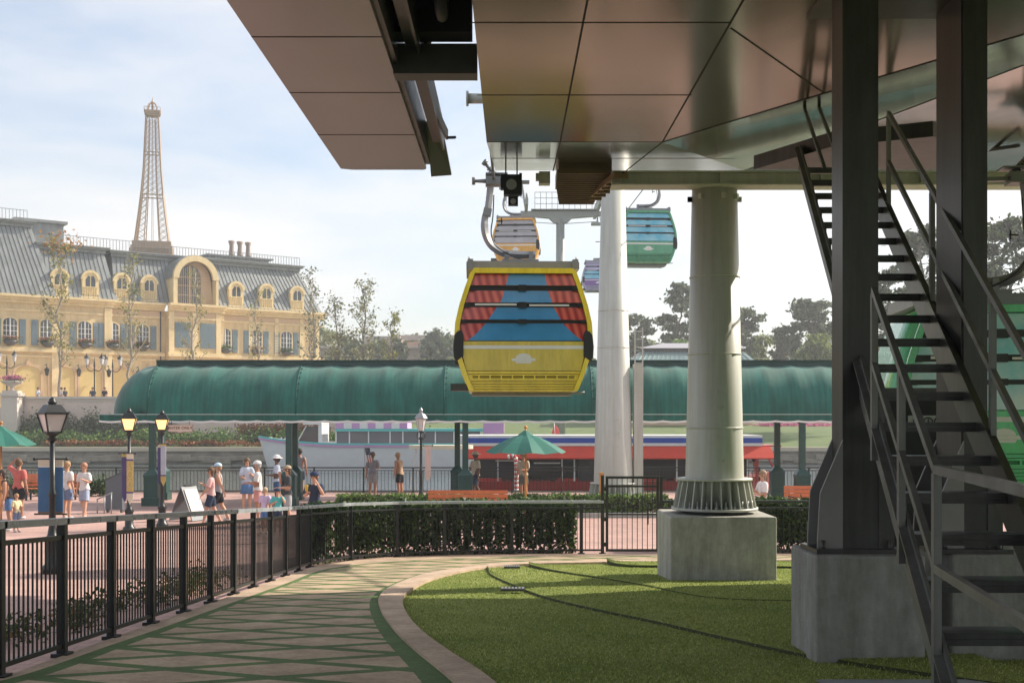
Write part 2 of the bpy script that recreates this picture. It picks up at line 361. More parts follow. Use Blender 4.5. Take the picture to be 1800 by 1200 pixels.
def lat_mat():
    m = mat('tan_pavers_with_turf_joints', (.47, .37, .26), .88); n = m.node_tree; l = n.links.new; b = n.nodes['Principled BSDF']
    uv = n.nodes.new('ShaderNodeUVMap'); uv.uv_map = 'UVMap'; sp = n.nodes.new('ShaderNodeSeparateXYZ'); l(uv.outputs[0], sp.inputs[0])
    def math_(op, a, c=None, d=None):
        q = n.nodes.new('ShaderNodeMath'); q.operation = op
        for i, s_ in enumerate((a, c, d)):
            if s_ is None: continue
            if isinstance(s_, (int, float)): q.inputs[i].default_value = s_
            else: l(s_, q.inputs[i])
        return q.outputs[0]
    tw_ = n.nodes.new('ShaderNodeTexCoord'); sp2 = n.nodes.new('ShaderNodeSeparateXYZ'); l(tw_.outputs['Object'], sp2.inputs[0]); U = math_('MULTIPLY', sp2.outputs[1], 1.25); V = math_('MULTIPLY', sp2.outputs[0], .62)
    outs = []
    for op in ('ADD', 'SUBTRACT'):
        s_ = math_(op, U, V); fr = math_('FRACT', s_); ab = math_('ABSOLUTE', math_('SUBTRACT', fr, .5)); outs.append(math_('GREATER_THAN', ab, .40))
    mk = math_('MAXIMUM', outs[0], outs[1])
    e = math_('GREATER_THAN', math_('ABSOLUTE', math_('SUBTRACT', sp.outputs[1], .5)), .44); mk = math_('MAXIMUM', mk, e)
    t = n.nodes.new('ShaderNodeTexCoord'); nz = n.nodes.new('ShaderNodeTexNoise'); nz.inputs['Scale'].default_value = 3; nz.inputs['Detail'].default_value = 8; l(t.outputs['Object'], nz.inputs['Vector'])
    r1 = n.nodes.new('ShaderNodeValToRGB'); r1.color_ramp.elements[0].color = (.43, .31, .20, 1); r1.color_ramp.elements[1].color = (.58, .44, .31, 1); l(nz.outputs['Fac'], r1.inputs['Fac'])
    b.inputs['Roughness'].default_value = .9; n2 = n.nodes.new('ShaderNodeTexNoise'); n2.inputs['Scale'].default_value = 45; l(t.outputs['Object'], n2.inputs['Vector'])
    r2 = n.nodes.new('ShaderNodeValToRGB'); r2.color_ramp.elements[0].color = (.05, .11, .02, 1); r2.color_ramp.elements[1].color = (.13, .21, .05, 1); l(n2.outputs['Fac'], r2.inputs['Fac'])
    mx = n.nodes.new('ShaderNodeMix'); mx.data_type = 'RGBA'; l(mk, mx.inputs[0]); l(r1.outputs['Color'], mx.inputs[6]); l(r2.outputs['Color'], mx.inputs[7]); l(mx.outputs[2], b.inputs['Base Color'])
    bp = n.nodes.new('ShaderNodeBump'); bp.inputs['Strength'].default_value = .6; bp.inputs['Distance'].default_value = .02; l(mk, bp.inputs['Height']); l(bp.outputs[0], b.inputs['Normal'])
    weather(m, .38, sc=(1.2, 1.2, 1.2), lo=.36, hi=.6); weather(m, .3, sc=(14, 14, 14), lo=.3, hi=.6)
    return m
pm, uvs = ribbon(p_out, k_out, .026, 160, 10, pair=True)
me = pm.mesh('garden_path', lat_mat()); ul = me.uv_layers.new(name='UVMap')
u2 = me.uv_layers.new(name='Across')
ul = me.uv_layers['UVMap']; u2 = me.uv_layers['Across']
for lp in me.loops: q = uvs[lp.vertex_index]; ul.data[lp.index].uv = q[:2]; u2.data[lp.index].uv = (q[2], 0)
o = link(me, 'garden_path'); o['kind'] = 'structure'
kb, _ = ribbon(k_out, k_in, .05, 110, 4, .05)
single(kb, 'path_kerb', M_tan, kind='structure')
_ki = sorted([(a, b) for a, b in k_in if b > 19.5])
def yk(x): return float(np.interp(x, [p[0] for p in _ki], [p[1] for p in _ki]))
# raised turf terraces with a soft lip
TERR = []
def terrace(name, pts, h, mt, far=23.3):
    C = gpts(pts); C = resample(C, 70); m = MB(); v = []
    for x, y in C:
        yb = max(y+.05, yk(x)-.04); row = [(x-.015, y-.02, ter(y)+.0)]
        for t, hh in ((0, h*.85), (.03, h*.97), (.08, h), (.3, h*1.02)): row.append((x, y+t, ter(y+t)+hh))
        for k in range(1, 13): yy = y+.3+(yb-y-.3)*k/12; row.append((x, yy, ter(yy)+h*(1-(k/12)**2)+.014))
        v += row
    n = 17
    m.add(v, [(i*n+k, (i+1)*n+k, (i+1)*n+k+1, i*n+k+1) for i in range(69) for k in range(n-1)], 0, False)
    TERR.append((list(m.v), list(m.f)))
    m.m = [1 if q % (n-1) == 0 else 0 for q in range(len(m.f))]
    return single(m, name, [mt, mat('turf_edge_soil', (.035, .04, .012), .95, var=.3, vs=20)], kind='structure')  # lip faces coloured dark to paint the shade line along each terrace edge
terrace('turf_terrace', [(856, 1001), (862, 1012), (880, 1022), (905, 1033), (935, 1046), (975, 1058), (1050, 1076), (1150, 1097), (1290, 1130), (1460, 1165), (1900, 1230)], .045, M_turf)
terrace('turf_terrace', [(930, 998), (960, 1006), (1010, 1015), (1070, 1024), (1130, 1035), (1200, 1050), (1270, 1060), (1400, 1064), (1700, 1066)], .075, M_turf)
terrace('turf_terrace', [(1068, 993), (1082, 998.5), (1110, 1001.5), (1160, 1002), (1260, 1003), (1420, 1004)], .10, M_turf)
# real blades of turf over the nearer lawn, so that its surface and its cut edges are rough
from mathutils.bvhtree import BVHTree
BV = [BVHTree.FromPolygons(a, b) for a, b in TERR]
KI = np.array(resample(k_in, 300)); KI = KI[KI[:, 1].argsort()]
rg = np.random.default_rng(12); N_bl = 190000; u = rg.random(N_bl)
by = 7.6+(21.8-7.6)*u**1.25; bx = rg.random(N_bl)*9.5-3.0
near = KI[KI[:, 1] < 21.3]; xk = np.interp(by, near[:, 1], np.where(near[:, 1] < 22, near[:, 0], 0))
def inside(x, y):
    if y > yk(x)-.03: return False
    d2 = ((KI-np.array([x, y]))**2).sum(1); i = int(d2.argmin()); return True
XL = []
for yy in np.arange(7.5, 22, .1):
    c_ = KI[np.abs(KI[:, 1]-yy) < .12]; XL.append((yy, c_[:, 0].max() if len(c_) and yy < 16.5 else (c_[:, 0].min() if len(c_) else -1.2)))
XL = np.array(XL)
xl_ = np.interp(by, XL[:, 0], XL[:, 1]); ok = (bx > xl_+.01) & (bx < by*.44)
bx, by = bx[ok], by[ok]; bz = np.array([ter(y) for y in by])+.012
keep = np.ones(len(bx), bool)
for i in range(len(bx)):
    if by[i] > yk(bx[i])-.02: keep[i] = False; continue
    if 2.1 < bx[i] < 3.75 and 16.35 < by[i] < 18: keep[i] = False; continue
    for B__ in BV:
        h_ = B__.ray_cast(Vector((bx[i], by[i], 4)), Vector((0, 0, -1)))
        if h_[0] is not None and h_[0].z > bz[i]: bz[i] = h_[0].z
bx, by, bz = bx[keep], by[keep], bz[keep]; n = len(bx); a = rg.random(n)*2*PI; wd_ = .0035+.003*rg.random(n); hh = .009+.013*rg.random(n); ln = .6
dx, dy = np.cos(a)*wd_, np.sin(a)*wd_; tx, ty = rg.normal(size=n)*hh*ln, rg.normal(size=n)*hh*ln
V = np.stack([np.stack([bx-dx, by-dy, bz], 1), np.stack([bx+dx, by+dy, bz], 1), np.stack([bx+tx, by+ty, bz+hh], 1)], 1).reshape(-1, 3)
me = bpy.data.meshes.new('grass_blades'); me.vertices.add(3*n); me.vertices.foreach_set('co', V.ravel()); me.loops.add(3*n); me.loops.foreach_set('vertex_index', np.arange(3*n, dtype=np.int32))
me.polygons.add(n); me.polygons.foreach_set('loop_start', np.arange(0, 3*n, 3, dtype=np.int32)); me.polygons.foreach_set('loop_total', np.full(n, 3, np.int32)); me.update(); me.materials.append(leafmat('grass_blades', (.23, .29, .06), (.50, .52, .19), .35, .35))
o = link(me, 'grass_blades'); setp(o, kind='stuff', label='short green turf blades covering the nearer lawn', cat='grass')
for (a, b_) in (((880, 1045), (922, 1042)), ((886, 1003), (914, 1002))):
    (x0, y0), (x1, y1) = G(*a), G(*b_); m = MB(); c = ((x0+x1)/2, (y0+y1)/2); zz = ter(c[1])+.05
    m.box(x0, x1, c[1]-.09, c[1]+.09, zz, zz+.025)
    for i in range(7): xx = x0+(x1-x0)*(i+.5)/7; m.box(xx-.012, xx+.012, c[1]-.07, c[1]+.07, zz+.026, zz+.032, 1)
    single(m, 'drain_grate', [M_dgrey, M_grey], 'small dark slotted drain grate in the turf, '+('nearer of the two' if a[1] > 1020 else 'farther of the two, by the kerb'), 'drain grate', 'drain grates in the turf')

# ================================================================ FENCES
def picket_fence(th, line, h, spacing, post_w, bw, rail_drop, top_w, postidx=None, bot=.09, world=True, zf=ter, topm=None):
    M = M_black; tr = MB(); mr = MB(); br = MB()
    for (a, b) in zip(line, line[1:]):
        A = Vector((*a, zf(a[1]))); B = Vector((*b, zf(b[1])))
        d = (B-A).normalized()*.02
        tr.bar(A+Vector((0, 0, h-.025))-d, B+Vector((0, 0, h-.025))+d, top_w, .05)
        mr.bar(A+Vector((0, 0, h-rail_drop)), B+Vector((0, 0, h-rail_drop)), .035, .035)
        br.bar(A+Vector((0, 0, bot)), B+Vector((0, 0, bot)), .035, .035)
        n = max(2, int((B-A).length/spacing)); pk = MB()
        for i in range(1, n):
            p = A.lerp(B, i/n); pk.box(p.x-bw/2, p.x+bw/2, p.y-bw/2, p.y+bw/2, p.z+bot+.018, p.z+h-rail_drop-.018)
        th.part(pk, 'picket_panel', M, world=world)
    th.part(tr, 'top_rail', topm or M, world=world); th.part(mr, 'middle_rail', M, world=world); th.part(br, 'bottom_rail', M, world=world)
    for a in line:
        z = zf(a[1]); p = MB(); p.box(a[0]-post_w/2, a[0]+post_w/2, a[1]-post_w/2, a[1]+post_w/2, z, z+h-.052); p.box(a[0]-post_w, a[0]+post_w, a[1]-post_w, a[1]+post_w, z+.0, z+.035)
        th.part(p, 'post', M, world=world)
fl = [(FX, 8.08-1.135*k) for k in range(4, 0, -1)]+[(FX, 8.08+1.135*k) for k in range(0, 11)]
fl += [(FX, 20.5)]+BACK[1:7]
M_rail = mat('satin_grey_rail', (.42, .45, .48), .28, .3, var=.1)
t = Thing('metal_fence', 'long black picket fence with flat grey handrail curving round the garden path', 'fence', (FX, 8, ter(8)))
picket_fence(t, fl, 1.07, .078, .065, .012, .15, .10, topm=M_rail)
t = Thing('metal_fence', 'short run of black picket fence behind the concrete block, right of the gate', 'fence', (4, 23.65, ter(23.65)))
picket_fence(t, BACK[7:], 1.07, .11, .05, .014, .15, .08)
# gate
t = Thing('garden_gate', 'tall black metal picket gate beside the concrete block', 'gate', (1.85, 23.65, ter(23.65)))
m = MB(); H_ = 1.55
for x in (.03, 1.03): m.box(x-.025, x+.025, -.025, .025, .06, H_)
m.box(0.056, 1.004, -.02, .02, H_-.05, H_); m.box(.056, 1.004, -.02, .02, .06, .11); m.box(.056, 1.004, -.02, .02, H_-.22, H_-.18); m.box(.056, 1.004, -.015, .015, .78, .81)
t.part(m, 'gate_frame', M_black)
m = MB()
for i in range(1, 10): m.box(.03+i*.1-.007, .03+i*.1+.007, -.007, .007, .11, H_-.05)
t.part(m, 'pickets', M_black)
m = MB(); m.tube([(.75, -.03, 1.0), (.8, -.06, .98), (.84, -.06, .9), (.84, -.03, .6)], .012); t.part(m, 'handle', M_black)
for z in (.2, .7, 1.3):
    m = MB(); m.cbox((.0, 0, z), (.05, .06, .08)); t.part(m, 'hinge', M_black)
m = MB(); m.box(-.09, -.03, -.03, .03, 0, H_+.02); t.part(m, 'gate_post', M_black)
m = MB(); m.box(1.07, 1.13, -.03, .03, 0, H_); t.part(m, 'gate_post', M_black)
# orange timber post by the gate
m = MB(); x_ = X(1057, 36.6); m.box(x_-.06, x_+.06, 36.5, 36.62, 0, Z(833, 36.6)); m.box(x_-.08, x_+.08, 36.48, 36.64, Z(833, 36.6), Z(833, 36.6)+.05)
single(m, 'timber_post', mat('orange_varnished_wood', (.55, .24, .05), .5, var=.2, vs=6), 'square orange timber post standing just behind the gate', 'post')
# waterfront railing
t = Thing('waterfront_railing', 'long low black railing along the edge of the lagoon behind the people', 'railing', (0, 48.3, 0))
picket_fence(t, [(-24+2.0*i, 48.3) for i in range(24)], 1.05, .14, .06, .018, .14, .07, zf=lambda y: 0.0)

# ================================================================ HEDGES AND LOW PLANTING
M_hedge = leafmat('hedge_leaves', (.035, .075, .018), (.13, .20, .045), .6, .25)
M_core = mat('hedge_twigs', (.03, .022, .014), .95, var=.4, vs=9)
def hedge(name, label, x0, x1, yf, depth, h, n, seed, lf=M_hedge, size=.045):
    rg = np.random.default_rng(seed); cx = (x0+x1)/2
    t = Thing(name, label, 'hedge', (cx, yf(cx)+depth/2, ter(yf(cx))))
    sx = rg.random(n)*(x1-x0)+x0; side = rg.random(n); C = np.zeros((n, 3))
    for i in range(n):
        y0 = yf(sx[i]); u = rg.random()
        if side[i] < .5: y = y0+abs(rg.normal())*.07; z = (u**.8)*h
        elif side[i] < .85: y = y0+u*depth; z = h+rg.normal()*.035
        else: y = y0+u*depth; z = rg.random()*h
        C[i] = (sx[i], y, ter(y0)+z+.02*math.sin(sx[i]*5))
    V = C-np.array(t.e.location)
    t.part(leaf_mesh('foliage', V, size, lf, seed), 'foliage', lf)
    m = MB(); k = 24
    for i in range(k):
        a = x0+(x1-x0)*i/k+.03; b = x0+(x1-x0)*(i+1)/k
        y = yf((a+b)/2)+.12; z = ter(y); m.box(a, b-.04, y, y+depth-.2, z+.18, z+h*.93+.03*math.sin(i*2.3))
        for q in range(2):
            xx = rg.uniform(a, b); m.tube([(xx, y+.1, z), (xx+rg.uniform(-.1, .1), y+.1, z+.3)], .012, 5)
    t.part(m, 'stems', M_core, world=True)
    return t
hedge('clipped_hedge', 'long clipped dark green hedge behind the picket fence', X(556, 22.6), X(1012, 24.2), lambda x: yback(x)+.35, 1.0, .98, 15000, 3)
hedge('clipped_hedge', 'dark hedge behind the fence to the right of the concrete block', X(1180, 24.2), X(1560, 24.2), lambda x: 24.1, 1.0, 1.0, 9000, 4)
hedge('clipped_hedge', 'low bright green hedge strip behind the orange bench and round the far pale mast', X(590, 36.2), X(1175, 36.2), lambda x: 36.2, .55, .62, 7000, 5, leafmat('bright_leaves', (.09, .17, .03), (.22, .33, .07), .5, .3), .055)
m = MB(); m.box(X(580, 36), X(1190, 36), 35.85, 36.1, -.02, .14); single(m, 'planter_kerb', M_conc, kind='structure')
def scatter_bush(name, label, cat, boxes, n, size, lf, seed, group=None, kind=None, stems=True):
    """boxes: list of (x, y, z, rx, ry, rz) ellipsoids of leaves"""
    rg = np.random.default_rng(seed); W = np.array([b[3]*b[5] for b in boxes]); W = W/W.sum(); ch = rg.choice(len(boxes), n, p=W)
    B = np.array(boxes)[ch]; d = rg.normal(size=(n, 3)); d /= np.linalg.norm(d, axis=1)[:, None]; r = rg.random((n, 1))**.4
    C = B[:, :3]+d*r*B[:, 3:]*(1+.25*rg.normal(size=(n, 1)))
    b0 = np.array([(b[0], b[1], b[2]-b[5]) for b in boxes]).mean(0)
    if kind == 'stuff':
        o = link(leaf_mesh(name, C, size, lf, seed), name); setp(o, kind='stuff', label=label, cat=cat); return o
    t = Thing(name, label, cat, tuple(b0), 0, group); t.part(leaf_mesh('foliage', C-b0, size, lf, seed), 'foliage', lf)
    if stems:
        m = MB()
        for b in boxes:
            for k in range(3): m.tube([(b[0]+rg.uniform(-.1, .1), b[1], b[2]-b[5]), (b[0]+rg.uniform(-.5, .5)*b[3], b[1]+rg.uniform(-.3, .3)*b[4], b[2]+.2*b[5])], [.02, .008], 5)
        t.part(m, 'stem', M_core, world=True)
    return t
rr = random.Random(5)
scatter_bush('ground_cover', 'low mixed ground cover planted beyond the near fence', 'ground cover', [(FX-.55-rr.random()*.5, y_, ter(y_)+.06, .3, .35, .14+.1*rr.random()) for y_ in [7+.5*i for i in range(22)]], 3800, .03, leafmat('cover_leaves', (.05, .09, .02), (.24, .15, .06), .5, .25), 8, kind='stuff')
# ================================================================ GONDOLA STATION (roof, columns, beams)
def brushed(name, c, rough, metal=.9):
    m = mat(name, c, rough, metal, spec=.6); n = m.node_tree; l = n.links.new; b = n.nodes['Principled BSDF']
    t = n.nodes.new('ShaderNodeTexCoord'); mp = n.nodes.new('ShaderNodeMapping'); mp.inputs['Scale'].default_value = (1.2, .5, 1); nz = n.nodes.new('ShaderNodeTexNoise'); nz.inputs['Scale'].default_value = 1.1; nz.inputs['Detail'].default_value = 2
    r = n.nodes.new('ShaderNodeValToRGB'); r.color_ramp.elements[0].color = tuple(x*.82 for x in c)+(1,); r.color_ramp.elements[1].color = tuple(x*1.15 for x in c)+(1,)
    l(t.outputs['Object'], mp.inputs[0]); l(mp.outputs[0], nz.inputs['Vector']); l(nz.outputs['Fac'], r.inputs['Fac']); l(r.outputs['Color'], b.inputs['Base Color'])
    bp = n.nodes.new('ShaderNodeBump'); bp.inputs['Strength'].default_value = .12; bp.inputs['Distance'].default_value = .05; l(nz.outputs['Fac'], bp.inputs['Height']); l(bp.outputs[0], b.inputs['Normal'])
    return m
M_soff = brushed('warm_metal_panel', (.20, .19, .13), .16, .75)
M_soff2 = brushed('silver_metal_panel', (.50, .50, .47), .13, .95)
M_seam = mat('panel_joint', (.03, .027, .025), .8)
M_dark = mat('station_black', (.008, .009, .009), .7)
st = Thing('gondola_station', 'large metal-clad gondola station roof overhanging the garden on dark steel columns', 'station', (2.6, 9.1, ter(9)))
ZS = 6.2; YB = 14.14; YE = 18.0; ZE = 2.9+.2095*YE
def seam(m, a, b, w=.018, z=ZS):
    a = Vector(a); b = Vector(b); m.bar(a-Vector((0, 0, .001)), b-Vector((0, 0, .001)), w, .004, 1)
# main flat soffit
m = MB(); XR = 14
B_ = (1.78, YB, ZS); C_ = (3.2, 11.95, ZS); D_ = (4.37, 10.2, ZS); D2 = (12.9, -2.6, ZS)
m.add([(-.36, -8, ZS), (-.30, YB, ZS), B_, C_, D_, D2, (12.9, -8, ZS)], [(0, 1, 2, 3, 4, 5, 6)])
for y_ in (8.4, 9.9, 12.1): seam(m, (-.35, y_, ZS), (1.82, y_, ZS))
seam(m, (-.3, YB-.005, ZS), (1.78, YB-.005, ZS), .012)
seam(m, (.62, 3, ZS), (.57, YB, ZS)); seam(m, (1.86, 3, ZS), (1.78, YB, ZS)); seam(m, (1.84, 10.04, ZS), (3.09, 11.95, ZS)); seam(m, (1.9, 8.2, ZS), (5.2, 8.9, ZS))
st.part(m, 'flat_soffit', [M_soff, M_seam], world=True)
# rising facets
G_ = (3.5, YE, ZE); Hh = (5.09, 11.89, 6.44)
m = MB(); m.add([(-.30, YB+.006, ZS), (-.25, YE, ZE), (1.72, YE, ZE), (1.78, YB+.006, ZS)], [(0, 1, 2, 3)])
m.add([B_, (1.72, YE, ZE), G_], [(0, 1, 2)])
sl_ = (ZE-ZS)/(YE-YB)
for (xa, xb) in ((.57, .62),): m.bar((xa, YB, ZS-.002), (xb, YE, ZE-.002), .016, .004, 1)
m.bar((1.78, YB, ZS-.002), (1.72, YE, ZE-.002), .016, .004, 1); m.bar((-.27, 16.1, ZS+sl_*(16.1-YB)-.002), (3.0, 16.1, ZS+sl_*(16.1-YB)-.002), .014, .004, 1)
st.part(m, 'front_soffit_facet', [M_soff2, M_seam], world=True)
m = MB(); m.add([B_, G_, Hh, C_], [(0, 1, 2, 3)]); m.add([C_, Hh, D_], [(0, 1, 2)])
Hb = (13.6, -1.0, 6.6); m.add([D_, Hh, Hb, D2], [(0, 1, 2, 3)])
st.part(m, 'side_soffit_facet', [M_soff2, M_seam], world=True)
m = MB(); m.add([G_, (9.0, YE, ZE), (XR, YE, ZE+.3), (XR, -8, ZE+.3), Hb, Hh], [(0, 1, 2, 3, 4, 5)])
st.part(m, 'right_soffit_facet', [M_soff2, M_seam], world=True)
for a, b in (((3.5, YE, ZE), Hh), (B_, C_), (C_, D_)):
    m = MB(); m.bar(Vector(a)-Vector((0, 0, .004)), Vector(b)-Vector((0, 0, .004)), .012, .004); st.part(m, 'panel_joint', M_seam, world=True)
# fascia + roof slab over everything
m = MB(); m.box(-.36, XR, -8, YE-.25, 7.1, 8.0)
m.add([(-.36, -8, ZS), (-.30, YB, ZS), (-.25, YE, ZE), (-.25, YE, ZE+.07), (-.36, YE-.3, 7.1), (-.36, -8, 7.1)], [(0, 1, 2, 3, 4, 5)])
m.add([(-.25, YE, ZE), (9.0, YE, ZE), (XR, YE, ZE+.3), (XR, YE, ZE+.42), (9, YE, ZE+.07), (-.25, YE, ZE+.07)], [(0, 1, 2, 3, 4, 5)])
m.add([(-.25, YE, ZE+.07), (9, YE, ZE+.07), (XR, YE, ZE+.42), (XR, YE-.3, 7.1), (-.3, YE-.3, 7.1)], [(0, 1, 2, 3, 4)])
st.part(m, 'roof_shell', M_tower, world=True)
# left wing: narrow clad beam hanging left of the cable slot
m = MB(); xl, xr_ = -2.24, -1.12; yl = 15.75
m.box(xl, xr_, -8, yl-.12, ZS, ZS+.75); m.add([(xl, yl-.12, ZS), (xr_, yl-.12, ZS), (xr_-.04, yl, ZS+.01), (xl+.14, yl, ZS+.01), (xl, yl-.12, ZS+.75), (xr_, yl-.12, ZS+.75)], [(0, 1, 2, 3), (3, 2, 5, 4), (0, 3, 4), (1, 5, 2)])
for y_ in (8.6, 10.27, 12.01, 13.78): seam(m, (xl, y_, ZS), (xr_, y_, ZS), .016)
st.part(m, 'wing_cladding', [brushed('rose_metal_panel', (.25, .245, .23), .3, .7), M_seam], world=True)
m = MB(); m.box(-2.24, -.36, -8, 11.15, 7.1, 8.0); m.box(-1.115, -.37, 10.9, 11.2, 6.45, 7.1); st.part(m, 'slot_housing', M_dark, world=True)
m = MB(); m.box(-1.115, -.33, 11.21, 11.45, 6.16, 6.44); m.bar((-1.05, 11.9, 6.35), (-.72, 11.6, 6.85), .05, .16); st.part(m, 'cross_beam', M_dgrey, world=True)
m = MB(); m.box(-1.115, -1.07, 3, 15.6, 6.25, 6.62); m.box(-1.0, -.9, 3, 15.1, 6.42, 6.52); m.box(-.885, -.86, 3, 15.2, 6.34, 6.66)
st.part(m, 'guide_rail', M_col, world=True)
m = MB(); q = [(-1.07, 14.9, 6.62), (-.89, 14.9, 6.66), (-.80, 15.8, 6.15), (-1.07, 15.8, 6.13)]
m.add([Vector(a) for a in q]+[Vector(a)+Vector((0, .03, .03)) for a in q], [(0, 1, 2, 3), (7, 6, 5, 4), (0, 4, 5, 1), (1, 5, 6, 2), (2, 6, 7, 3), (3, 7, 4, 0)])
m.bar((-.885, 13.5, 6.45), (-.80, 14.7, 6.42), .03, .12); m.bar((-.8, 14.68, 6.38), (-.70, 14.75, 6.40), .04, .03)
st.part(m, 'flared_guide_plate', mat('dark_blue_grey_metal', (.06, .07, .085), .35, .4), world=True)
for y_ in (9.2, 9.9, 10.5):
    m = MB(); n_ = 20
    m.tube([(-.62, y_+.25*math.cos(2*PI*k/n_), 6.72+.25*math.sin(2*PI*k/n_)) for k in range(n_+1)], .055, 8); m.cbox((-.62, y_, 6.72), (.07, .3, .3), 1)
    st.part(m, 'drive_tyre', [M_dgrey, M_grey], world=True)
m = MB(); m.tube([(-.6, 16.2, 7.27), (-.2, 16.2, 7.27)], .07, 12); m.tube([(-.62, 16.2, 7.27), (-.59, 16.2, 7.27)], .105, 12); st.part(m, 'pipe_stub', M_tower, world=True)
# transverse beam under the edge
m = MB(); yb = 16.75
z0, z1 = Z(325, yb), Z(302, yb)
m.box(X(1075, yb), 9.5, yb, yb+.06, z0, z1); m.box(X(1075, yb), 9.5, yb-.08, yb+.3, z0-.015, z0+.012); m.box(X(1075, yb), 9.5, yb-.08, yb+.3, z1-.02, z1)
for i in range(6): xx = X(1090, yb)+i*1.4; m.box(xx, xx+.015, yb-.07, yb, z0+.012, z1-.02)
st.part(m, 'edge_beam', M_tower, world=True)
# ribbed machinery housing and sloping rail
m = MB(); a, b = X(978, 17.3), X(1072, 17.3)
for i in range(16):
    t_ = i/15; yy = 16.9+t_*1.3; xa = a+.12*max(0, t_-.4); m.box(xa, b-.02-.15*t_, yy, yy+.055, Z(308, 17)-.0-.19*t_, Z(300, 17))
m.box(a+.02, b, 16.95, 18.3, Z(302, 17), Z(302, 17)+.2)
st.part(m, 'ribbed_housing', mat('bronze_slats', (.14, .105, .07), .5, .3, var=.2), world=True)
m = MB(); A = P(1085, 306, 16.6); B = P(1040, 345, 18.0); m.bar(A, B, .09, .07); m.bar(A+Vector((.12, 0, .02)), B+Vector((.1, 0, .02)), .04, .05)
for k in range(7): p = A.lerp(B, k/6); m.cbox(p+Vector((.06, 0, -.03)), (.18, .05, .06))
st.part(m, 'sloping_rail', mat('bronze_rail', (.22, .16, .10), .45, .3), world=True)
m = MB(); p = P(957, 314, 17.2); m.cbox(p, (.16, .2, .17)); m.cbox(p+Vector((-.1, 0, .02)), (.05, .1, .1)); st.part(m, 'junction_box', M_tower, world=True)
m = MB(); p = P(899, 327, 17.0); m.cbox(p, (.22, .2, .27)); m.cbox(p+Vector((-.13, 0, .03)), (.05, .16, .16)); m.cbox(p+Vector((.13, 0, .02)), (.04, .14, .3)); m.tube([p+Vector((0, -.1, 0)), p+Vector((0, -.125, 0))], .075, 16, 1)
m.cbox(P(902, 354, 17.0), (.14, .12, .12)); m.tube([P(902, 354, 16.93), P(902, 354, 16.91)], .04, 14, 1); m.cbox(P(899, 310, 17), (.3, .04, .05)); m.box(p.x-.09, p.x-.07, 17, 17.02, p.z+.13, p.z+.35); m.box(p.x+.07, p.x+.09, 17, 17.02, p.z+.13, p.z+.35)
st.part(m, 'hanging_sensor_unit', [mat('black_plastic', (.015, .016, .017), .4), M_grey], world=True)

# concrete piers and dark columns of the station
def pier(x0, x1, y0, y1, z1):
    m = MB(); m.box(x0, x1, y0, y1, ter(y0)-.25, z1); return st.part(m, 'concrete_pier', weather(mat('grey_pier_concrete', (.30, .295, .27), .85, var=.14, vs=9, bump=.35, bs=45), .3, sc=(4, 4, .7)) if 'grey_pier_concrete' not in MC else MC['grey_pier_concrete'], world=True, bevel=.02)  # darker copy of the cast concrete, shade on the piers put into its colour
pier(2.24, 3.05, 8.8, 9.6, 1.91); pier(3.30, 4.1, 8.95, 9.85, 1.9)
def column(x0, x1, y0, y1, zb):
    m = MB(); f = .022
    m.box(x0, x1, y0, y0+f, zb, ZS+.3); m.box(x0, x1, y1-f, y1, zb, ZS+.3); m.box((x0+x1)/2-.1, (x0+x1)/2+.1, y0+f, y1-f, zb, ZS+.3); m.box(x0-.0, x0+f*.6, y0+f, y1-f, zb, ZS+.3)
    m.box(x0-.22, x1+.16, y0-.1, y1+.1, zb, zb+.035)
    for sx, xa in ((-1, x0), (1, x1)):
        pts = [(0, .03), (.19*1, .03), (.19, .10), (.17, .45), (0, .85)]
        if sx > 0: pts = [(a*.62, b) for a, b in pts]
        for yy in (y0-.012, y1-.012):
            m.prism(pts, lambda u, v, d, xa=xa, sx=sx: (xa+sx*u, d, zb+v), yy, yy+.024, 1 if sx < 0 else 0)
    for bx in (x0-.16, x1+.07):
        for by in (y0-.05, y1+.05): m.tube([(bx, by, zb), (bx, by, zb+.1)], .018, 6)
    return st.part(m, 'steel_column', [M_col, mat('grey_steel_plate', (.24, .23, .22), .45, .2, var=.1)], world=True)
column(2.49, 2.76, 9.0, 9.3, 1.91); column(3.44, 3.62, 9.1, 9.68, 1.9)
m = MB(); m.box(2.4, 3.7, 8.9, 9.75, ZS-.02, ZS+.25); st.part(m, 'stair_hatch_frame', M_col, world=True)

m = MB(); q = [(X(px_, 3.1*F/(HOR-py)), 3.1*F/(HOR-py), 6.0) for px_, py in ((1325, 298), (1462, 258), (1640, 240), (1735, 262), (1700, 299))]
m.add(q+[(a, b, 6.17) for a, b, _ in q], [(0, 1, 2, 3, 4), (9, 8, 7, 6, 5)]+[(i, i+5, (i+1) % 5+5, (i+1) % 5) for i in range(5)]); st.part(m, 'stair_hatch', M_col, world=True)
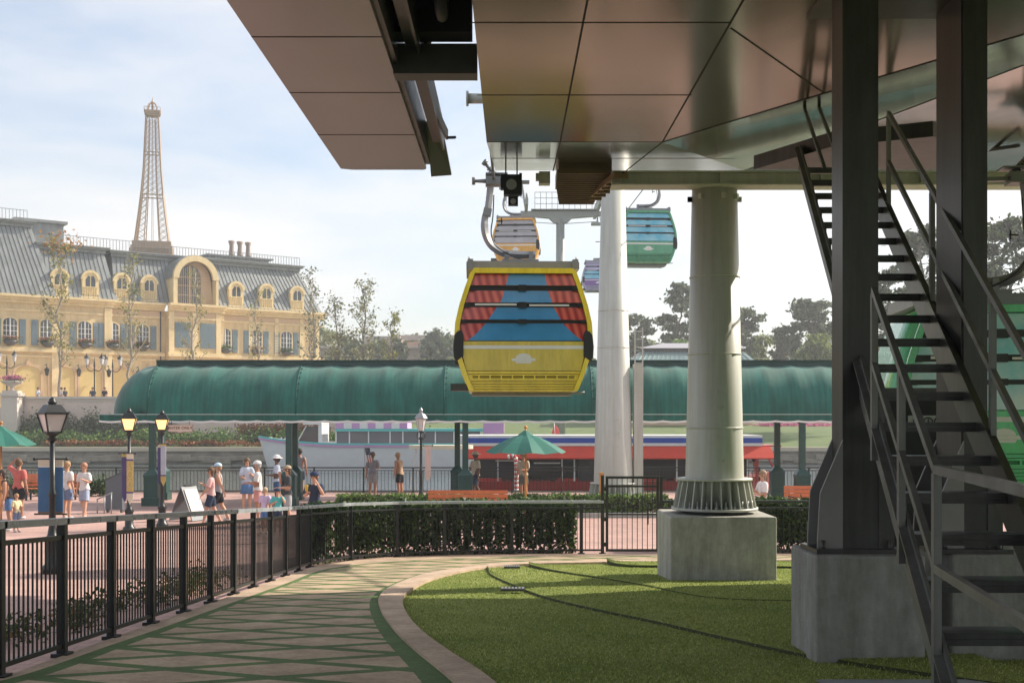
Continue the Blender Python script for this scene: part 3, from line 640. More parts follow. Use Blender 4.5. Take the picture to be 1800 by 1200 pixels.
# ---- staircase
def sx_(d): return 1.286+.149*d
def sz_(d): return 4.61+.55*(d-11.5)
M_str = weather(mat('grey_stair_steel', (.18, .178, .17), .4, .3, var=.15, vs=4), .3)
tr = Thing('steel_staircase', 'steep dark steel staircase rising behind the dark columns to the station roof', 'staircase', (sx_(5.9)+.35, 5.9, sz_(5.9)))
W_ = .70
for off in (0, W_):
    m = MB(); m.bar((sx_(5.6)+off, 5.6, sz_(5.6)), (sx_(14.0)+off, 14.0, sz_(14.0)), .02, .30)
    m.bar((sx_(5.6)+off-.03*(1 if off == 0 else -1), 5.6, sz_(5.6)+.12), (sx_(14.0)+off-.03*(1 if off == 0 else -1), 14.0, sz_(14)+.12), .06, .014)
    tr.part(m, 'stringer', M_str if off == 0 else M_col, world=True)
d = 5.95
while d < 13.7:
    m = MB(); z = sz_(d); x0 = sx_(d)+.015; m.box(x0, x0+W_-.03, d-.11, d+.11, z-.015, z+.015); m.box(x0, x0+W_-.03, d-.112, d-.10, z-.05, z-.016)
    m.box(x0, x0+.04, d-.095, d+.1, z-.08, z-.016); tr.part(m, 'tread', M_col, world=True); d += .40
for off, side in ((-.04, 0), (W_+.04, 1)):
    d0, d1 = 6.04, (8.1 if side == 0 else 12.2)
    for hh, nm in ((1.05, 'handrail'), (.55, 'middle_rail')):
        m = MB(); pts = [(sx_(d_)+off, d_, sz_(d_)+hh) for d_ in (d0, d1)]
        if side == 0: pts = [(1.9, 4.3, sz_(d0)+hh-.02)]+pts
        else: pts = [(sx_(5.2)+off, 4.6, sz_(d0)+hh-.3)]+pts
        for a, b in zip(pts, pts[1:]): m.bar(a, b, .035, .045)
        tr.part(m, nm, M_str, world=True)
    for d_ in ([d0, 7.05, d1-.01] if side == 0 else [d0, 8.0, 10, d1-.01]):
        m = MB(); p = Vector((sx_(d_)+off, d_, sz_(d_))); m.box(p.x-.02, p.x+.02, p.y-.02, p.y+.02, p.z-.1, p.z+1.03); tr.part(m, 'rail_post', M_str, world=True)
# second rail flight seen further up
m = MB()
for dx in (0, .16): m.bar((sx_(14.0)+dx-.05, 14.0, sz_(14)+.9), (sx_(11)+dx-.05, 11.0, sz_(11)+.9), .03, .03)
tr.part(m, 'upper_rail', M_col, world=True)
m = MB(); m.box(1.95, 3.05, 3.2, 5.72, 1.34, sz_(5.7)-.02); m.box(2.35, 2.78, 5.1, 5.45, sz_(5.7)-.02, sz_(5.7)+.05)
tr.part(m, 'landing', mat('landing_concrete', (.2, .21, .22), .7, var=.12), world=True)
pad = drape([(2.0+.2*i, 3.2, 7.9) for i in range(13)], .03, 12); single(pad, 'concrete_pad', weather(mat('grey_pad_concrete', (.27, .29, .31), .75, var=.1, bump=.2), .3, sc=(1.5, 1.5, 1.5)), kind='structure')
# dark control cabinet with three round symbols behind the stairs
cx0, cx1, cy = X(1556, 12.5), X(1692, 12.5), 12.5
t = Thing('control_cabinet', 'dark equipment cabinet behind the stairs with a pale plate of three round symbols', 'cabinet', ((cx0+cx1)/2, cy, ter(cy)))
m = MB(); m.box(cx0, cx1, cy, cy+.5, ter(cy)-.1, Z(690, cy)); t.part(m, 'cabinet_body', M_dark, world=True, bevel=.01)
m = MB(); m.box(cx0-.03, cx1+.03, cy-.03, cy+.53, Z(690, cy), Z(690, cy)+.05); t.part(m, 'cabinet_top', M_col, world=True)
m = MB(); a, b = X(1596, cy), X(1664, cy); m.box(a, b, cy-.012, cy, Z(753, cy), Z(730, cy)); pl = t.part(m, 'symbol_plate', mat('pale_plate', (.32, .34, .30), .5), world=True)
for i in range(3):
    m = MB(); c = Vector((a+(b-a)*(.24+.27*i), cy-.02, Z(741, cy))); n_ = 16
    m.tube([c+Vector((.045*math.cos(2*PI*k/n_), 0, .045*math.sin(2*PI*k/n_))) for k in range(n_+1)], .006, 5)
    if i == 0: m.tube([c-Vector((0, .004, 0)), c+Vector((0, .004, 0))], .022, 12)
    if i == 1: m.bar(c+Vector((0, 0, -.03)), c+Vector((0, 0, .03)), .012, .008, up=(0, 1, 0))
    if i == 2: m.bar(c+Vector((-.028, 0, -.028)), c+Vector((.028, 0, .028)), .012, .008, up=(0, 1, 0)); m.bar(c+Vector((.028, 0, -.028)), c+Vector((-.028, 0, .028)), .012, .008, up=(0, 1, 0))
    t.part(m, 'round_symbol', M_black, parent=None, world=True)

# ---- pale round masts
def mast(label, cx, cy, zb, ztop, r0, r1, blk, hb, seams, side=False):
    """zb = underside of skirt; blk = block half size"""
    zg = ter(cy-blk)
    t = Thing('support_mast', label, 'mast', (cx, cy, zg), 0, 'pale round masts on concrete blocks')
    m = MB(); m.box(-blk, blk, -blk, blk, -.3, hb); t.part(m, 'concrete_block', M_conc, bevel=.025)
    b = hb; sk = .50
    m = MB(); m.lathe((0, 0, 0), [(r0, b+.06), (r0*1.0, b+sk), (r1, ztop-zg)], 48)
    t.part(m, 'mast_tube', M_tower)
    for s_ in seams:
        zz = s_-zg; f = (zz-b-sk)/(ztop-zg-b-sk); r_ = r0+(r1-r0)*f
        m = MB(); m.lathe((0, 0, 0), [(r_+.004, zz-.012), (r_+.013, zz-.004), (r_+.013, zz+.004), (r_+.003, zz+.012)], 48); t.part(m, 'weld_ring', M_tower)
    m = MB(); m.lathe((0, 0, 0), [(r0+.01, b+sk-.03), (r0+.12, b+sk-.03), (r0+.12, b+sk), (r0+.01, b+sk)], 48); t.part(m, 'upper_flange', M_tower)
    m = MB(); m.lathe((0, 0, 0), [(r0+.20, b+.05), (r0+.20, b+.085), (r0, b+.085), (r0, b+.05)], 48); t.part(m, 'base_flange', M_tower)
    m = MB(); m.lathe((0, 0, 0), [(r0+.05, b), (r0+.05, b+.05)], 32); t.part(m, 'grout_pad', M_dgrey)
    for k in range(26):
        a = 2*PI*(k+.5)/26; m = MB(); c, s_ = math.cos(a), math.sin(a); th = .009
        pr = [(r0+.004, b+.086), (r0+.18, b+.086), (r0+.10, b+sk-.031), (r0+.004, b+sk-.031)]
        m.prism(pr, lambda u, v, d, c=c, s_=s_: (u*c-d*s_, u*s_+d*c, v), -th, th); t.part(m, 'stiffener_rib', M_tower)
        a2 = 2*PI*k/26; m = MB(); rr_ = r0+.13; m.tube([(rr_*math.cos(a2), rr_*math.sin(a2), b+.085), (rr_*math.cos(a2), rr_*math.sin(a2), b+.19)], .014, 6); m.tube([(rr_*math.cos(a2), rr_*math.sin(a2), b+.086), (rr_*math.cos(a2), rr_*math.sin(a2), b+.12)], .027, 6, sm=False); t.part(m, 'anchor_bolt', M_grey)
    m = MB()
    for zz in [s_-zg for s_ in ((2.35, 2.68, 3.1, 3.32) if not side else (2.1, 2.5, 2.95))]:
        f = (zz-b-sk)/(ztop-zg-b-sk); r_ = r0+(r1-r0)*f
        for a in (-PI/2-.07, -PI/2+.16): m.cbox((r_*math.cos(a), r_*math.sin(a), zz), (.05, .03, .05), rz=a)
    t.part(m, 'access_lug', M_tower)
    if not side:
        m = MB(); zz = Z(350, 17.1)-zg; r_ = r1+.01
        for a in (-PI/2-.75, -PI/2+.2, -PI/2+.85, 0, PI, -PI): m.cbox(((r_+.02)*math.cos(a), (r_+.02)*math.sin(a), zz), (.07, .05, .07), rz=a)
        t.part(m, 'bracket', M_tower)
    return t
bx0, bx1 = X(1178, 16.4), X(1366, 16.4)
mast('large pale round mast on a big square concrete block in the middle of the turf', (bx0+bx1)/2, 16.4+(bx1-bx0)/2, 0, Z(325, 17.1)+.02, .415, .32, (bx1-bx0)/2, Z(908, 16.4)-ter(16.4), [Z(483, 16.8), Z(620, 16.7), Z(752, 16.7)])
t2 = mast('slimmer pale round mast behind the gate, its block hidden by the hedge', X(1078, 38), 38, 0, 11.6, .62, .34, 1.0, .45, [Z(545, 37.6), Z(610, 37.6)], True)
m = MB(); m.box(.64, .93, -.2, .2, .5, Z(640, 38))
t2.part(m, 'cable_duct', M_tower)
m = MB()
for x in (.66, .9): m.box(x-.018, x+.018, -.34, -.30, Z(700, 37.6), Z(575, 37.6))
for k in range(9): z = Z(700, 37.6)+.1+k*.25; m.box(.679, .881, -.335, -.305, z, z+.03)
t2.part(m, 'ladder', M_tower)

# ================================================================ GONDOLAS
HW = [(0, .93), (.02, .955), (.3, 1.07), (.6, 1.165), (.9, 1.215), (1.2, 1.195), (1.5, 1.125), (1.8, 1.03), (2.06, .935), (2.14, .87)]
def hw(z): return float(np.interp(z, [a for a, _ in HW], [b for _, b in HW]))
M_gfr = mat('grey_hanger_steel', (.24, .245, .26), .42, .4, var=.12, vs=7)
M_pad = mat('black_rubber', (.02, .021, .022), .6)
def cabin(name, label, loc, rz, body, low, kind, dp=1.0, arm=1, grp='gondola cabins on the cable'):
    t = Thing(name, label, 'gondola', loc, rz, grp)
    Mb = mat('paint_%s' % '_'.join(str(int(c*100)) for c in body), body, .28, coat=.6, var=.04); Ml = mat('panel_%s' % '_'.join(str(int(c*100)) for c in low), low, .3, coat=.5, var=.04)
    zs = [0, .02, .15, .3, .45, .6, .75, .9, 1.05, 1.2, 1.35, 1.5, 1.65, 1.8, 1.93, 2.06, 2.14]
    m = MB()
    for s_ in (-1, 1):           # curved side walls, with thickness
        o_ = []
        for z in zs:
            o_ += [(s_*hw(z), -dp, z), (s_*hw(z), dp, z), (s_*(hw(z)-.05), dp, z), (s_*(hw(z)-.05), -dp, z)]
        fs = []
        for i in range(len(zs)-1):
            for k in range(4):
                k2 = (k+1) % 4; fs.append((i*4+k, i*4+k2, (i+1)*4+k2, (i+1)*4+k))
        m.add(o_, fs, 0, True)
    m.box(-.88, .88, -dp, dp, 2.10, 2.15); m.box(-.93, .93, -dp, dp, 0, .06)
    t.part(m, 'cabin_body', Mb)
    if 'w' not in Mb: Mb['w'] = 1; weather(Mb, .18, sc=(4, 4, .8)); weather(Ml, .22, sc=(4, 4, .8)) if Ml is not Mb else None
    for fy in (-1, 1):
        yf = fy*dp
        m = MB(); fr = .085
        for s_ in (-1, 1):
            for i in range(len(zs)-1):
                z0, z1 = zs[i], zs[i+1]
                v = [(s_*hw(z0), z0), (s_*(hw(z0)-fr), z0), (s_*(hw(z1)-fr), z1), (s_*hw(z1), z1)]
                m.prism(v, lambda u, w_, d: (u, d, w_), yf, yf+fy*.05, 0)
        m.prism([(-.88, 2.06), (.88, 2.06), (.86, 2.15), (-.86, 2.15)], lambda u, w_, d: (u, d, w_), yf+fy*.001, yf+fy*.052)
        t.part(m, 'end_frame', Mb)
        # lower panels
        m = MB()
        def slab(z0, z1, inset, y0, y1, mi):
            m.prism([(-(hw(z0)-inset), z0), (hw(z0)-inset, z0), (hw(z1)-inset, z1), (-(hw(z1)-inset), z1)], lambda u, w_, d: (u, d, w_), yf+fy*y0, yf+fy*y1, mi)
        slab(.36, .872, .088, -.03, .025, 0); slab(.02, .352, .088, -.03, .012, 1)
        for k, z in enumerate((.045, .09, .135, .18, .31)): slab(z, z+.016, .1, .013, .036, 1); slab(z-.012, z-.001, .1, .0125, .016, 2)
        slab(.226, .274, .16, .0125, .018, 2)
        for k in range(9): x = -.78+k*.195; m.prism([(x-.012, .225), (x+.012, .225), (x+.012, .275), (x-.012, .275)], lambda u, w_, d: (u, d, w_), yf+fy*.013, yf+fy*.036, 1)
        m.prism([(-.84, .205), (.84, .205), (.84, .225), (-.84, .225)], lambda u, w_, d: (u, d, w_), yf+fy*.013, yf+fy*.04, 1)
        m.prism([(-.85, .275), (.85, .275), (.85, .295), (-.85, .295)], lambda u, w_, d: (u, d, w_), yf+fy*.013, yf+fy*.04, 1)
        t.part(m, 'lower_panel', [Ml, Mb, mat('vent_shadow_gap', tuple(c*.25 for c in body), .6) if False else mat('vent_%d_%d' % (int(body[0]*100), int(body[1]*100)), tuple(c*.35 for c in body), .6)])  # darkened body colour paints the shade under the ribs and in the slot
        m = MB(); m.prism([(-(hw(.74)-.1), .74), (hw(.74)-.1, .74), (hw(.8)-.1, .8), (-(hw(.8)-.1), .8)], lambda u, w_, d: (u, d, w_), yf+fy*.026, yf+fy*.03); t.part(m, 'pale_stripe', M_white)
        # emblem: small arched shape on a bar
        m = MB(); f_ = lambda u, w_, d: (u, d, w_)
        m.prism([(-.21, .53), (.21, .53), (.21, .575), (-.21, .575)], f_, yf+fy*.026, yf+fy*.031); m.prism([(-.13, .49), (.13, .49), (.15, .527), (-.15, .527)], f_, yf+fy*.026, yf+fy*.031)
        m.prism([(-.14, .578)]+[(.14*math.cos(PI-PI*k/8), .578+.085*math.sin(PI*k/8)) for k in range(1, 8)]+[(.14, .578)], f_, yf+fy*.026, yf+fy*.031)
        t.part(m, 'emblem', M_white)
        # glazing: four louvred strips carrying the printed wrap
        red = mat('printed_red', (.56, .07, .05), .22, coat=.6, var=.1); blu = mat('printed_blue', (.05, .25, .48), .22, coat=.6, var=.12, vs=2)
        sky_ = mat('printed_pale_blue', (.07, .42, .62), .2, coat=.6, col2=(.30, .60, .70), vs=1.8); lil = mat('printed_lilac', (.42, .38, .58), .2, coat=.6, var=.2, vs=2.5); clr = mat('tinted_pale_glass', (.38, .37, .40), .07, coat=.8, var=.15, vs=1.5)
        tealm = mat('printed_teal', (.16, .66, .78), .2, coat=.6, col2=(.78, .88, .90), vs=1.6)
        if not red.get('w'):
            red['w'] = 1; n_ = red.node_tree; b_ = n_.nodes['Principled BSDF']; tc_ = n_.nodes.new('ShaderNodeTexCoord'); mp_ = n_.nodes.new('ShaderNodeMapping'); mp_.inputs['Rotation'].default_value = (0, R(14), 0); wv = n_.nodes.new('ShaderNodeTexWave'); wv.inputs['Scale'].default_value = 2.3; wv.inputs['Distortion'].default_value = 1.5; wv.inputs['Detail'].default_value = 1
            rp_ = n_.nodes.new('ShaderNodeValToRGB'); rp_.color_ramp.elements[0].color = (.34, .03, .03, 1); rp_.color_ramp.elements[1].color = (.66, .13, .09, 1)
            n_.links.new(tc_.outputs['Object'], mp_.inputs[0]); n_.links.new(mp_.outputs[0], wv.inputs['Vector']); n_.links.new(wv.outputs['Fac'], rp_.inputs['Fac']); n_.links.new(rp_.outputs['Color'], b_.inputs['Base Color'])
            for q_ in (blu, sky_, lil, tealm, clr): q_.node_tree.nodes['Principled BSDF'].inputs['Roughness'].default_value = .12
        strips = [(.885, 1.19), (1.25, 1.47), (1.55, 1.76), (1.85, 2.05)]
        for si, (z0, z1) in enumerate(strips):
            m = MB(); n_ = 6
            for k in range(n_):
                a, b = z0+(z1-z0)*k/n_, z0+(z1-z0)*(k+1)/n_
                ya = -.02+.05*(1-(a-z0)/(z1-z0)); yb_ = -.02+.05*(1-(b-z0)/(z1-z0))
                def W(z): return hw(z)-.095
                def lb(z): return float(np.interp(z, [.88, 1.0, 1.2, 1.45, 1.6, 2.06], [-.98, -.83, -.65, -.48, -.38, -.25]))
                def rb(z): return float(np.interp(z, [.88, 1.0, 1.2, 1.45, 1.75, 2.06], [1.04, .88, .68, .54, .43, .37]))
                cuts = [(-W(a), -W(b), 0), (max(-W(a), lb(a)), max(-W(b), lb(b)), 1), (min(W(a), rb(a)), min(W(b), rb(b)), 2), (W(a), W(b), None)] if kind == 'curtain' else [(-W(a), -W(b), 1), (W(a), W(b), None)]
                for (c0, c1) in zip(cuts, cuts[1:]):
                    m.add([(c0[0], yf+fy*ya, a), (c1[0], yf+fy*ya, a), (c1[1], yf+fy*yb_, b), (c0[1], yf+fy*yb_, b)], [(0, 1, 2, 3)] if fy < 0 else [(3, 2, 1, 0)], c0[2])
            mm = {'curtain': [red, blu, red], 'teal': [tealm, tealm, tealm], 'sky': [sky_]*3, 'clear': [clr]*3, 'lilac': [sky_ if si < 2 else lil]*3}[kind]
            t.part(m, 'window_strip', mm)
        m = MB()
        for (z0, z1) in ((1.19, 1.25), (1.47, 1.55), (1.76, 1.85)):
            m.prism([(-(hw(z0)-.09), z0), (hw(z0)-.09, z0), (hw(z1)-.09, z1), (-(hw(z1)-.09), z1)], lambda u, w_, d: (u, d, w_), yf-fy*.05, yf-fy*.02)
            m.cbox((-.02, yf+fy*.0, (z0+z1)/2), (.14, .06, z1-z0+.02))
            for s_ in (-1, 1): m.cbox((s_*(hw(z0)-.14), yf, (z0+z1)/2), (.09, .05, z1-z0+.01))
        t.part(m, 'louvre_gap', mat('black_plastic', (.015, .016, .017), .4))
        m = MB()
        for (z0, z1) in ((1.47, 1.55),): m.box(-.85, -.12, yf+fy*.01-.004, yf+fy*.01+.004, 1.50, 1.535); m.box(.1, .8, yf+fy*.01-.004, yf+fy*.01+.004, 1.49, 1.52)
        t.part(m, 'louvre_edge', M_white)
    for s_ in (-1, 1):           # rubber bumpers
        for fy in (-1, 1):
            m = MB(); cyy = fy*(dp-.07)
            pts = [(.05, .02), (.10, 0), (.14, .06), (.15, .25), (.13, .45), (.08, .52), (.0, .54), (-.03, .45), (-.03, .08)]
            m.prism([(s_*(1.08+u), .53+v) for u, v in pts], lambda u, w_, d: (u, d, w_), cyy-.13, cyy+.13); t.part(m, 'bumper', M_pad, bevel=.02)
    m = MB(); m.box(-1.0, 1.0, -.75, .75, 2.17, 2.30); m.box(-.9, .9, -.5, .5, 2.30, 2.345)
    for s_ in (-1, 1): m.box(s_*.93-.05, s_*.93+.05, -.8, .8, 2.16, 2.34); m.tube([(s_*.95, -.7, 2.34), (s_*.95, -.7, 2.39)], .015, 6)
    t.part(m, 'roof_frame', M_gfr)
    m = MB(); m.box(-1.28, -.92, -.8, -.2, .02, .13); m.box(-1.28, -1.0, -.8, -.2, .131, .14); t.part(m, 'side_step', M_dgrey)
    m = MB(); m.tube([(.85, -.9, -.03), (1.0, -.9, -.03), (1.08, -.9, -.01)], .02, 6); m.box(-.9, .9, -.3, .3, -.06, -.002); t.part(m, 'underframe', M_gfr)
    a = arm
    pts = smooth_line([(a*-.55, 0, 3.90), (a*-.60, 0, 3.42), (a*-.665, 0, 3.18), (a*-.66, 0, 2.94), (a*-.58, 0, 2.74), (a*-.44, 0, 2.61), (a*-.24, 0, 2.54), (a*.26, 0, 2.52)], 5)
    m = MB()
    for p, q in zip(pts, pts[1:]): m.bar(p, Vector(q)+(Vector(q)-Vector(p)).normalized()*.01, .09, .13, up=(0, 1, 0)) if False else None
    m.tube(pts, [.062 if i < 12 else .068 for i in range(len(pts))], 4, sm=False); m.cbox((a*-.62, 0, 3.3), (.15, .14, .14), ry=.2*a)
    t.part(m, 'hanger_arm', M_gfr)
    m = MB(); m.box(-.31, -.23, -.08, .08, 2.3, 2.58); m.box(.14, .22, -.08, .08, 2.3, 2.58); m.box(-.36, .3, -.35, -.3, 2.34, 2.4); m.tube([(-.3, -.2, 2.5), (.0, -.2, 2.38), (.3, -.2, 2.42)], .012, 5); t.part(m, 'hanger_link', M_gfr)
    m = MB(); m.cbox((a*-.5, 0, 3.86), (.3, .3, .14)); m.tube([(a*-.5, 0, 3.87), (a*-.87, 0, 3.87)], [.05, .025], 10); m.tube([(a*-.84, 0, 3.87), (a*-.9, 0, 3.87)], .07, 14)
    m.box(min(a*-.5, a*.15), max(a*-.5, a*.15), -.06, .06, 3.83, 3.88); m.tube([(a*-.4, .0, 3.92), (a*-.6, 0, 4.12), (a*-.66, 0, 4.2)], .03, 8)
    for k in range(7): c = Vector((a*-.42, 0, 3.93)).lerp(Vector((a*-.58, 0, 4.1)), k/6); m.tube([c-Vector((a*-.02, 0, .025))*.3, c+Vector((a*-.02, 0, .025))*.3], .055, 10)
    m.tube([(a*-.64, 0, 4.19), (a*-.69, 0, 4.23)], .06, 12); m.box(a*-.45-.2, a*-.45+.2, -.15, .15, 3.98, 4.0)
    t.part(m, 'cable_grip', mat('grip_steel', (.17, .175, .18), .4, .5, var=.15))
    m = MB(); m.tube(smooth_line([(a*-.5, -.08, 3.6), (a*-.52, -.1, 3.2), (a*-.55, -.1, 2.9), (a*-.45, -.1, 2.66), (a*-.1, -.1, 2.46), (a*.3, -.1, 2.36)], 4), .012, 5); m.cbox((a*-.40, -.05, 3.13), (.12, .05, .02)); m.cbox((a*-.36, -.05, 3.13), (.02, .05, .12)); t.part(m, 'control_cable', M_black)
    return t
def gond(px, pybot, d, **k):
    return cabin('gondola_cabin', k.pop('label'), (X(px, d), d, Z(pybot, d)), k.pop('rz', 0), **k)
gond(916, 690, 21.9, label='large bright yellow gondola with red curtain and blue window wrap hanging nearest the camera', body=(.93, .72, .05), low=(.70, .55, .08), kind='curtain', rz=R(2))
gond(908, 462, 62, label='orange framed gondola with plain pale windows beyond the yellow one', body=(.85, .42, .04), low=(.75, .38, .04), kind='clear', rz=R(-3))
gond(1132, 466, 51, label='green gondola with sky blue windows hanging between the two pale masts', body=(.07, .36, .18), low=(.10, .38, .22), kind='sky', arm=-1, rz=R(4))
gond(1050, 512, 93, label='small far purple gondola half hidden by the slimmer pale mast', body=(.40, .36, .55), low=(.20, .07, .36), kind='lilac', arm=-1)
gond(1722, 842, 15.4, label='green gondola with teal windows seen through the staircase at the right', body=(.10, .62, .26), low=(.10, .60, .24), kind='teal', arm=-1, rz=R(-6))

# ---- far line tower with cross-arm, catwalk, sheaves and haul cables
d = 97; t = Thing('line_tower', 'far T-shaped cable tower with railed catwalk and wheel assemblies', 'cable tower', (X(985, d), d, 1.2))
cx = X(985, d); M_lt = mat('grey_green_tower_paint', (.27, .29, .27), .5, var=.08)
m = MB(); m.lathe((cx, d, 0), [(.42, 0), (.34, Z(385, d))], 24); t.part(m, 'tower_tube', M_lt, world=True)
m = MB(); zt = Z(372, d)
m.prism([(X(915, d), zt), (X(1058, d), zt), (X(1058, d), zt-.35), (X(1005, d), zt-.55), (X(996, d), zt-.95), (X(974, d), zt-.95), (X(965, d), zt-.55), (X(915, d), zt-.35)], lambda u, v, q: (u, q, v), d-.3, d+.3); t.part(m, 'cross_arm', M_lt, world=True)
m = MB(); x0, x1 = X(940, d), X(1050, d); zc = Z(370, d)
for k in range(12): x = x0+(x1-x0)*k/11; m.box(x-.02, x+.02, d-.5, d-.46, zc, Z(340, d))
for py in (340, 350, 360): m.box(x0, x1, d-.5, d-.46, Z(py, d)-.02, Z(py, d)+.02)
m.box(x0-.3, x1, d-.6, d+.6, zc-.02, zc+.03); t.part(m, 'catwalk', M_lt, world=True)
for px_ in (925, 1050):
    m = MB(); x = X(px_, d)
    for k in range(8): yy = d-3.2+k*.9; m.tube([(x-.08, yy, zc+.5), (x+.08, yy, zc+.5)], .32, 12)
    m.box(x-.12, x+.12, d-3.6, d+3.6, zc-.1, zc+.35); m.bar((x, d, zc-.2), (x-.4*(1 if px_ < 985 else -1), d, zc+2.4), .16, .16); m.box(x-.5, x+.5, d-.3, d+.3, zc-1.2, zc-1.0); m.box(x-.05, x+.05, d-.2, d+.2, zc-1.1, zc-.1)
    t.part(m, 'sheave_assembly', M_lt, world=True)
m = MB(); m.bar((X(920, d), d, zc-.9), (cx, d, zc-1.1), .05, .05); m.bar((X(1052, d), d, zc-.9), (cx, d, zc-1.1), .05, .05); t.part(m, 'brace', M_lt, world=True)
for sgn, lab, pts in ((-1, 'left steel haul cable running from the station to the far tower', [(X(916, 21.9)-.5, 12, 6.9), (X(916, 21.9)-.5, 21.9, Z(690, 21.9)+3.9), (X(908, 62)-.5, 62, Z(462, 62)+3.93), (X(925, d), d, zc+.82)]),
                     (1, 'right steel haul cable running from the station to the far tower', [(X(1722, 15.4)+.5, 15.4, 6.45), (X(1400, 30), 30, 9.0), (X(1132, 51)+.5, 51, Z(466, 51)+3.93), (X(1050, 93)+.5, 93, Z(512, 93)+3.95), (X(1050, d), d, zc+.82)])):
    m = MB(); m.tube(pts, .025, 6); single(m, 'haul_cable', M_dgrey, lab, 'cable', 'haul cables')
# ================================================================ GREEN BARREL CANOPY
def canopy_mat():
    m = mat('green_canvas', (.012, .15, .11), .6, spec=.3); n = m.node_tree; l = n.links.new; b = n.nodes['Principled BSDF']
    t = n.nodes.new('ShaderNodeTexCoord'); nz = n.nodes.new('ShaderNodeTexNoise'); nz.inputs['Scale'].default_value = .9; nz.inputs['Detail'].default_value = 5
    mp = n.nodes.new('ShaderNodeMapping'); mp.inputs['Scale'].default_value = (1.6, .5, .5); l(t.outputs['Object'], mp.inputs[0]); l(mp.outputs[0], nz.inputs['Vector'])
    r = n.nodes.new('ShaderNodeValToRGB'); r.color_ramp.elements[0].position = .3; r.color_ramp.elements[1].position = .72
    r.color_ramp.elements[0].color = (.006, .11, .085, 1); r.color_ramp.elements[1].color = (.016, .18, .14, 1)
    l(nz.outputs['Fac'], r.inputs['Fac']); l(r.outputs['Color'], b.inputs['Base Color'])
    weather(m, .35, sc=(5, .3, .3)); weather(m, .22, sc=(1.2, 1, 1))
    b.inputs['Sheen Weight'].default_value = .25
    bp = n.nodes.new('ShaderNodeBump'); bp.inputs['Strength'].default_value = .25; bp.inputs['Distance'].default_value = .08; l(nz.outputs['Fac'], bp.inputs['Height']); l(bp.outputs[0], b.inputs['Normal'])
    return m
M_canv = canopy_mat()
CYF, CYR, R_ = 40.8, 42.6, 1.78
zc = Z(728, CYF); x_l, x_r = X(285, CYR), 21.0
cp = Thing('barrel_canopy', 'long dark green barrel-vaulted fabric canopy with white scalloped edge over the walkway', 'canopy', (0, CYR, 0))
m = MB(); nx_ = 33*8; nn = 14; v = []
rows = nx_+1; bay = (x_r-x_l)/33
for i in range(rows):
    x = x_l+(x_r-x_l)*i/nx_; ph = (i % 8)/8; sag = .045*math.sin(PI*ph)
    for k in range(2*nn+1):
        a = PI*k/(2*nn); r_ = R_-sag*math.sin(a)**.5 if 0 < k < 2*nn else R_
        v.append((x, CYR-r_*math.cos(a), zc+(R_+.0)*math.sin(a)*(r_/R_)))
w_ = 2*nn+1; m.add(v, [(i*w_+k, (i+1)*w_+k, (i+1)*w_+k+1, i*w_+k+1) for i in range(rows-1) for k in range(w_-1)], 0, True)
# rounded left end, a half dome
v = []; na = 10
for i in range(na+1):
    b_ = PI/2*i/na
    for k in range(w_):
        a = PI*k/(2*nn); lx = math.sin(b_); r_ = R_*(1-.012*(i % 2))
        # sweep each arch down and outward to the end
        v.append((x_l-1.6*lx*abs(math.sin(a))**.6, CYR-r_*math.cos(a)*(1-.12*lx), zc+r_*math.sin(a)*math.cos(b_)))
m.add(v, [((i+1)*w_+k, i*w_+k, i*w_+k+1, (i+1)*w_+k+1) for i in range(na) for k in range(w_-1)], 0, True)
cp.part(m, 'fabric_vault', M_canv, world=True)
m = MB(); m.box(x_l-.1, x_r, CYR-.35, CYR+.35, zc+R_-.05, zc+R_+.11); m.box(x_l-.1, x_r, CYR-.42, CYR+.42, zc+R_+.111, zc+R_+.15); cp.part(m, 'ridge_band', mat('dark_green_ridge', (.008, .05, .045), .5), world=True)
m = MB()
for i in range(0, nx_+1, 40):
    x = x_l+(x_r-x_l)*i/nx_; m.tube([(x, CYR-(R_+.015)*math.cos(PI*k/20), zc+(R_+.015)*math.sin(PI*k/20)) for k in range(0, 21)], .022, 5)
    for k in range(1, 9): a = PI*k/20; m.cbox((x+.06, CYR-(R_+.02)*math.cos(a), zc+(R_+.02)*math.sin(a)), (.06, .02, .03))
    cp.part(m, 'lacing_seam', mat('dark_green_seam', (.006, .07, .055), .7), world=True); m = MB()
# valance
def valance(a, b, y0, y1):
    m = MB(); t2_ = MB(); L_ = b-a; n = int(L_/.11); zb = zc-.23
    for i in range(n):
        x0, x1 = a+L_*i/n, a+L_*(i+1)/n; ya, yb_ = y0+(y1-y0)*i/n, y0+(y1-y0)*(i+1)/n
        s0 = .03*abs(math.sin(PI*i/7)); s1 = .03*abs(math.sin(PI*(i+1)/7))
        m.add([(x0, ya, zb+.0-s0), (x1, yb_, zb-s1), (x1, yb_, zc), (x0, ya, zc)], [(0, 1, 2, 3)])
        t2_.add([(x0, ya-.012, zb-s0-.035), (x1, yb_-.012, zb-s1-.035), (x1, yb_-.012, zb-s1+.03), (x0, ya-.012, zb-s0+.03), (x0, ya+.005, zb-s0-.035), (x1, yb_+.005, zb-s1-.035)], [(0, 1, 2, 3), (0, 4, 5, 1)])
    return m, t2_
for (a, b, y0, y1) in ((x_l-1.62, x_r, CYR-R_-.01, CYR-R_-.01), (x_l-1.62, x_r, CYR+R_+.01, CYR+R_+.01)):
    vm, tm_ = valance(a, b, y0, y1); cp.part(vm, 'valance', M_canv, world=True); cp.part(tm_, 'scalloped_trim', M_white, world=True)
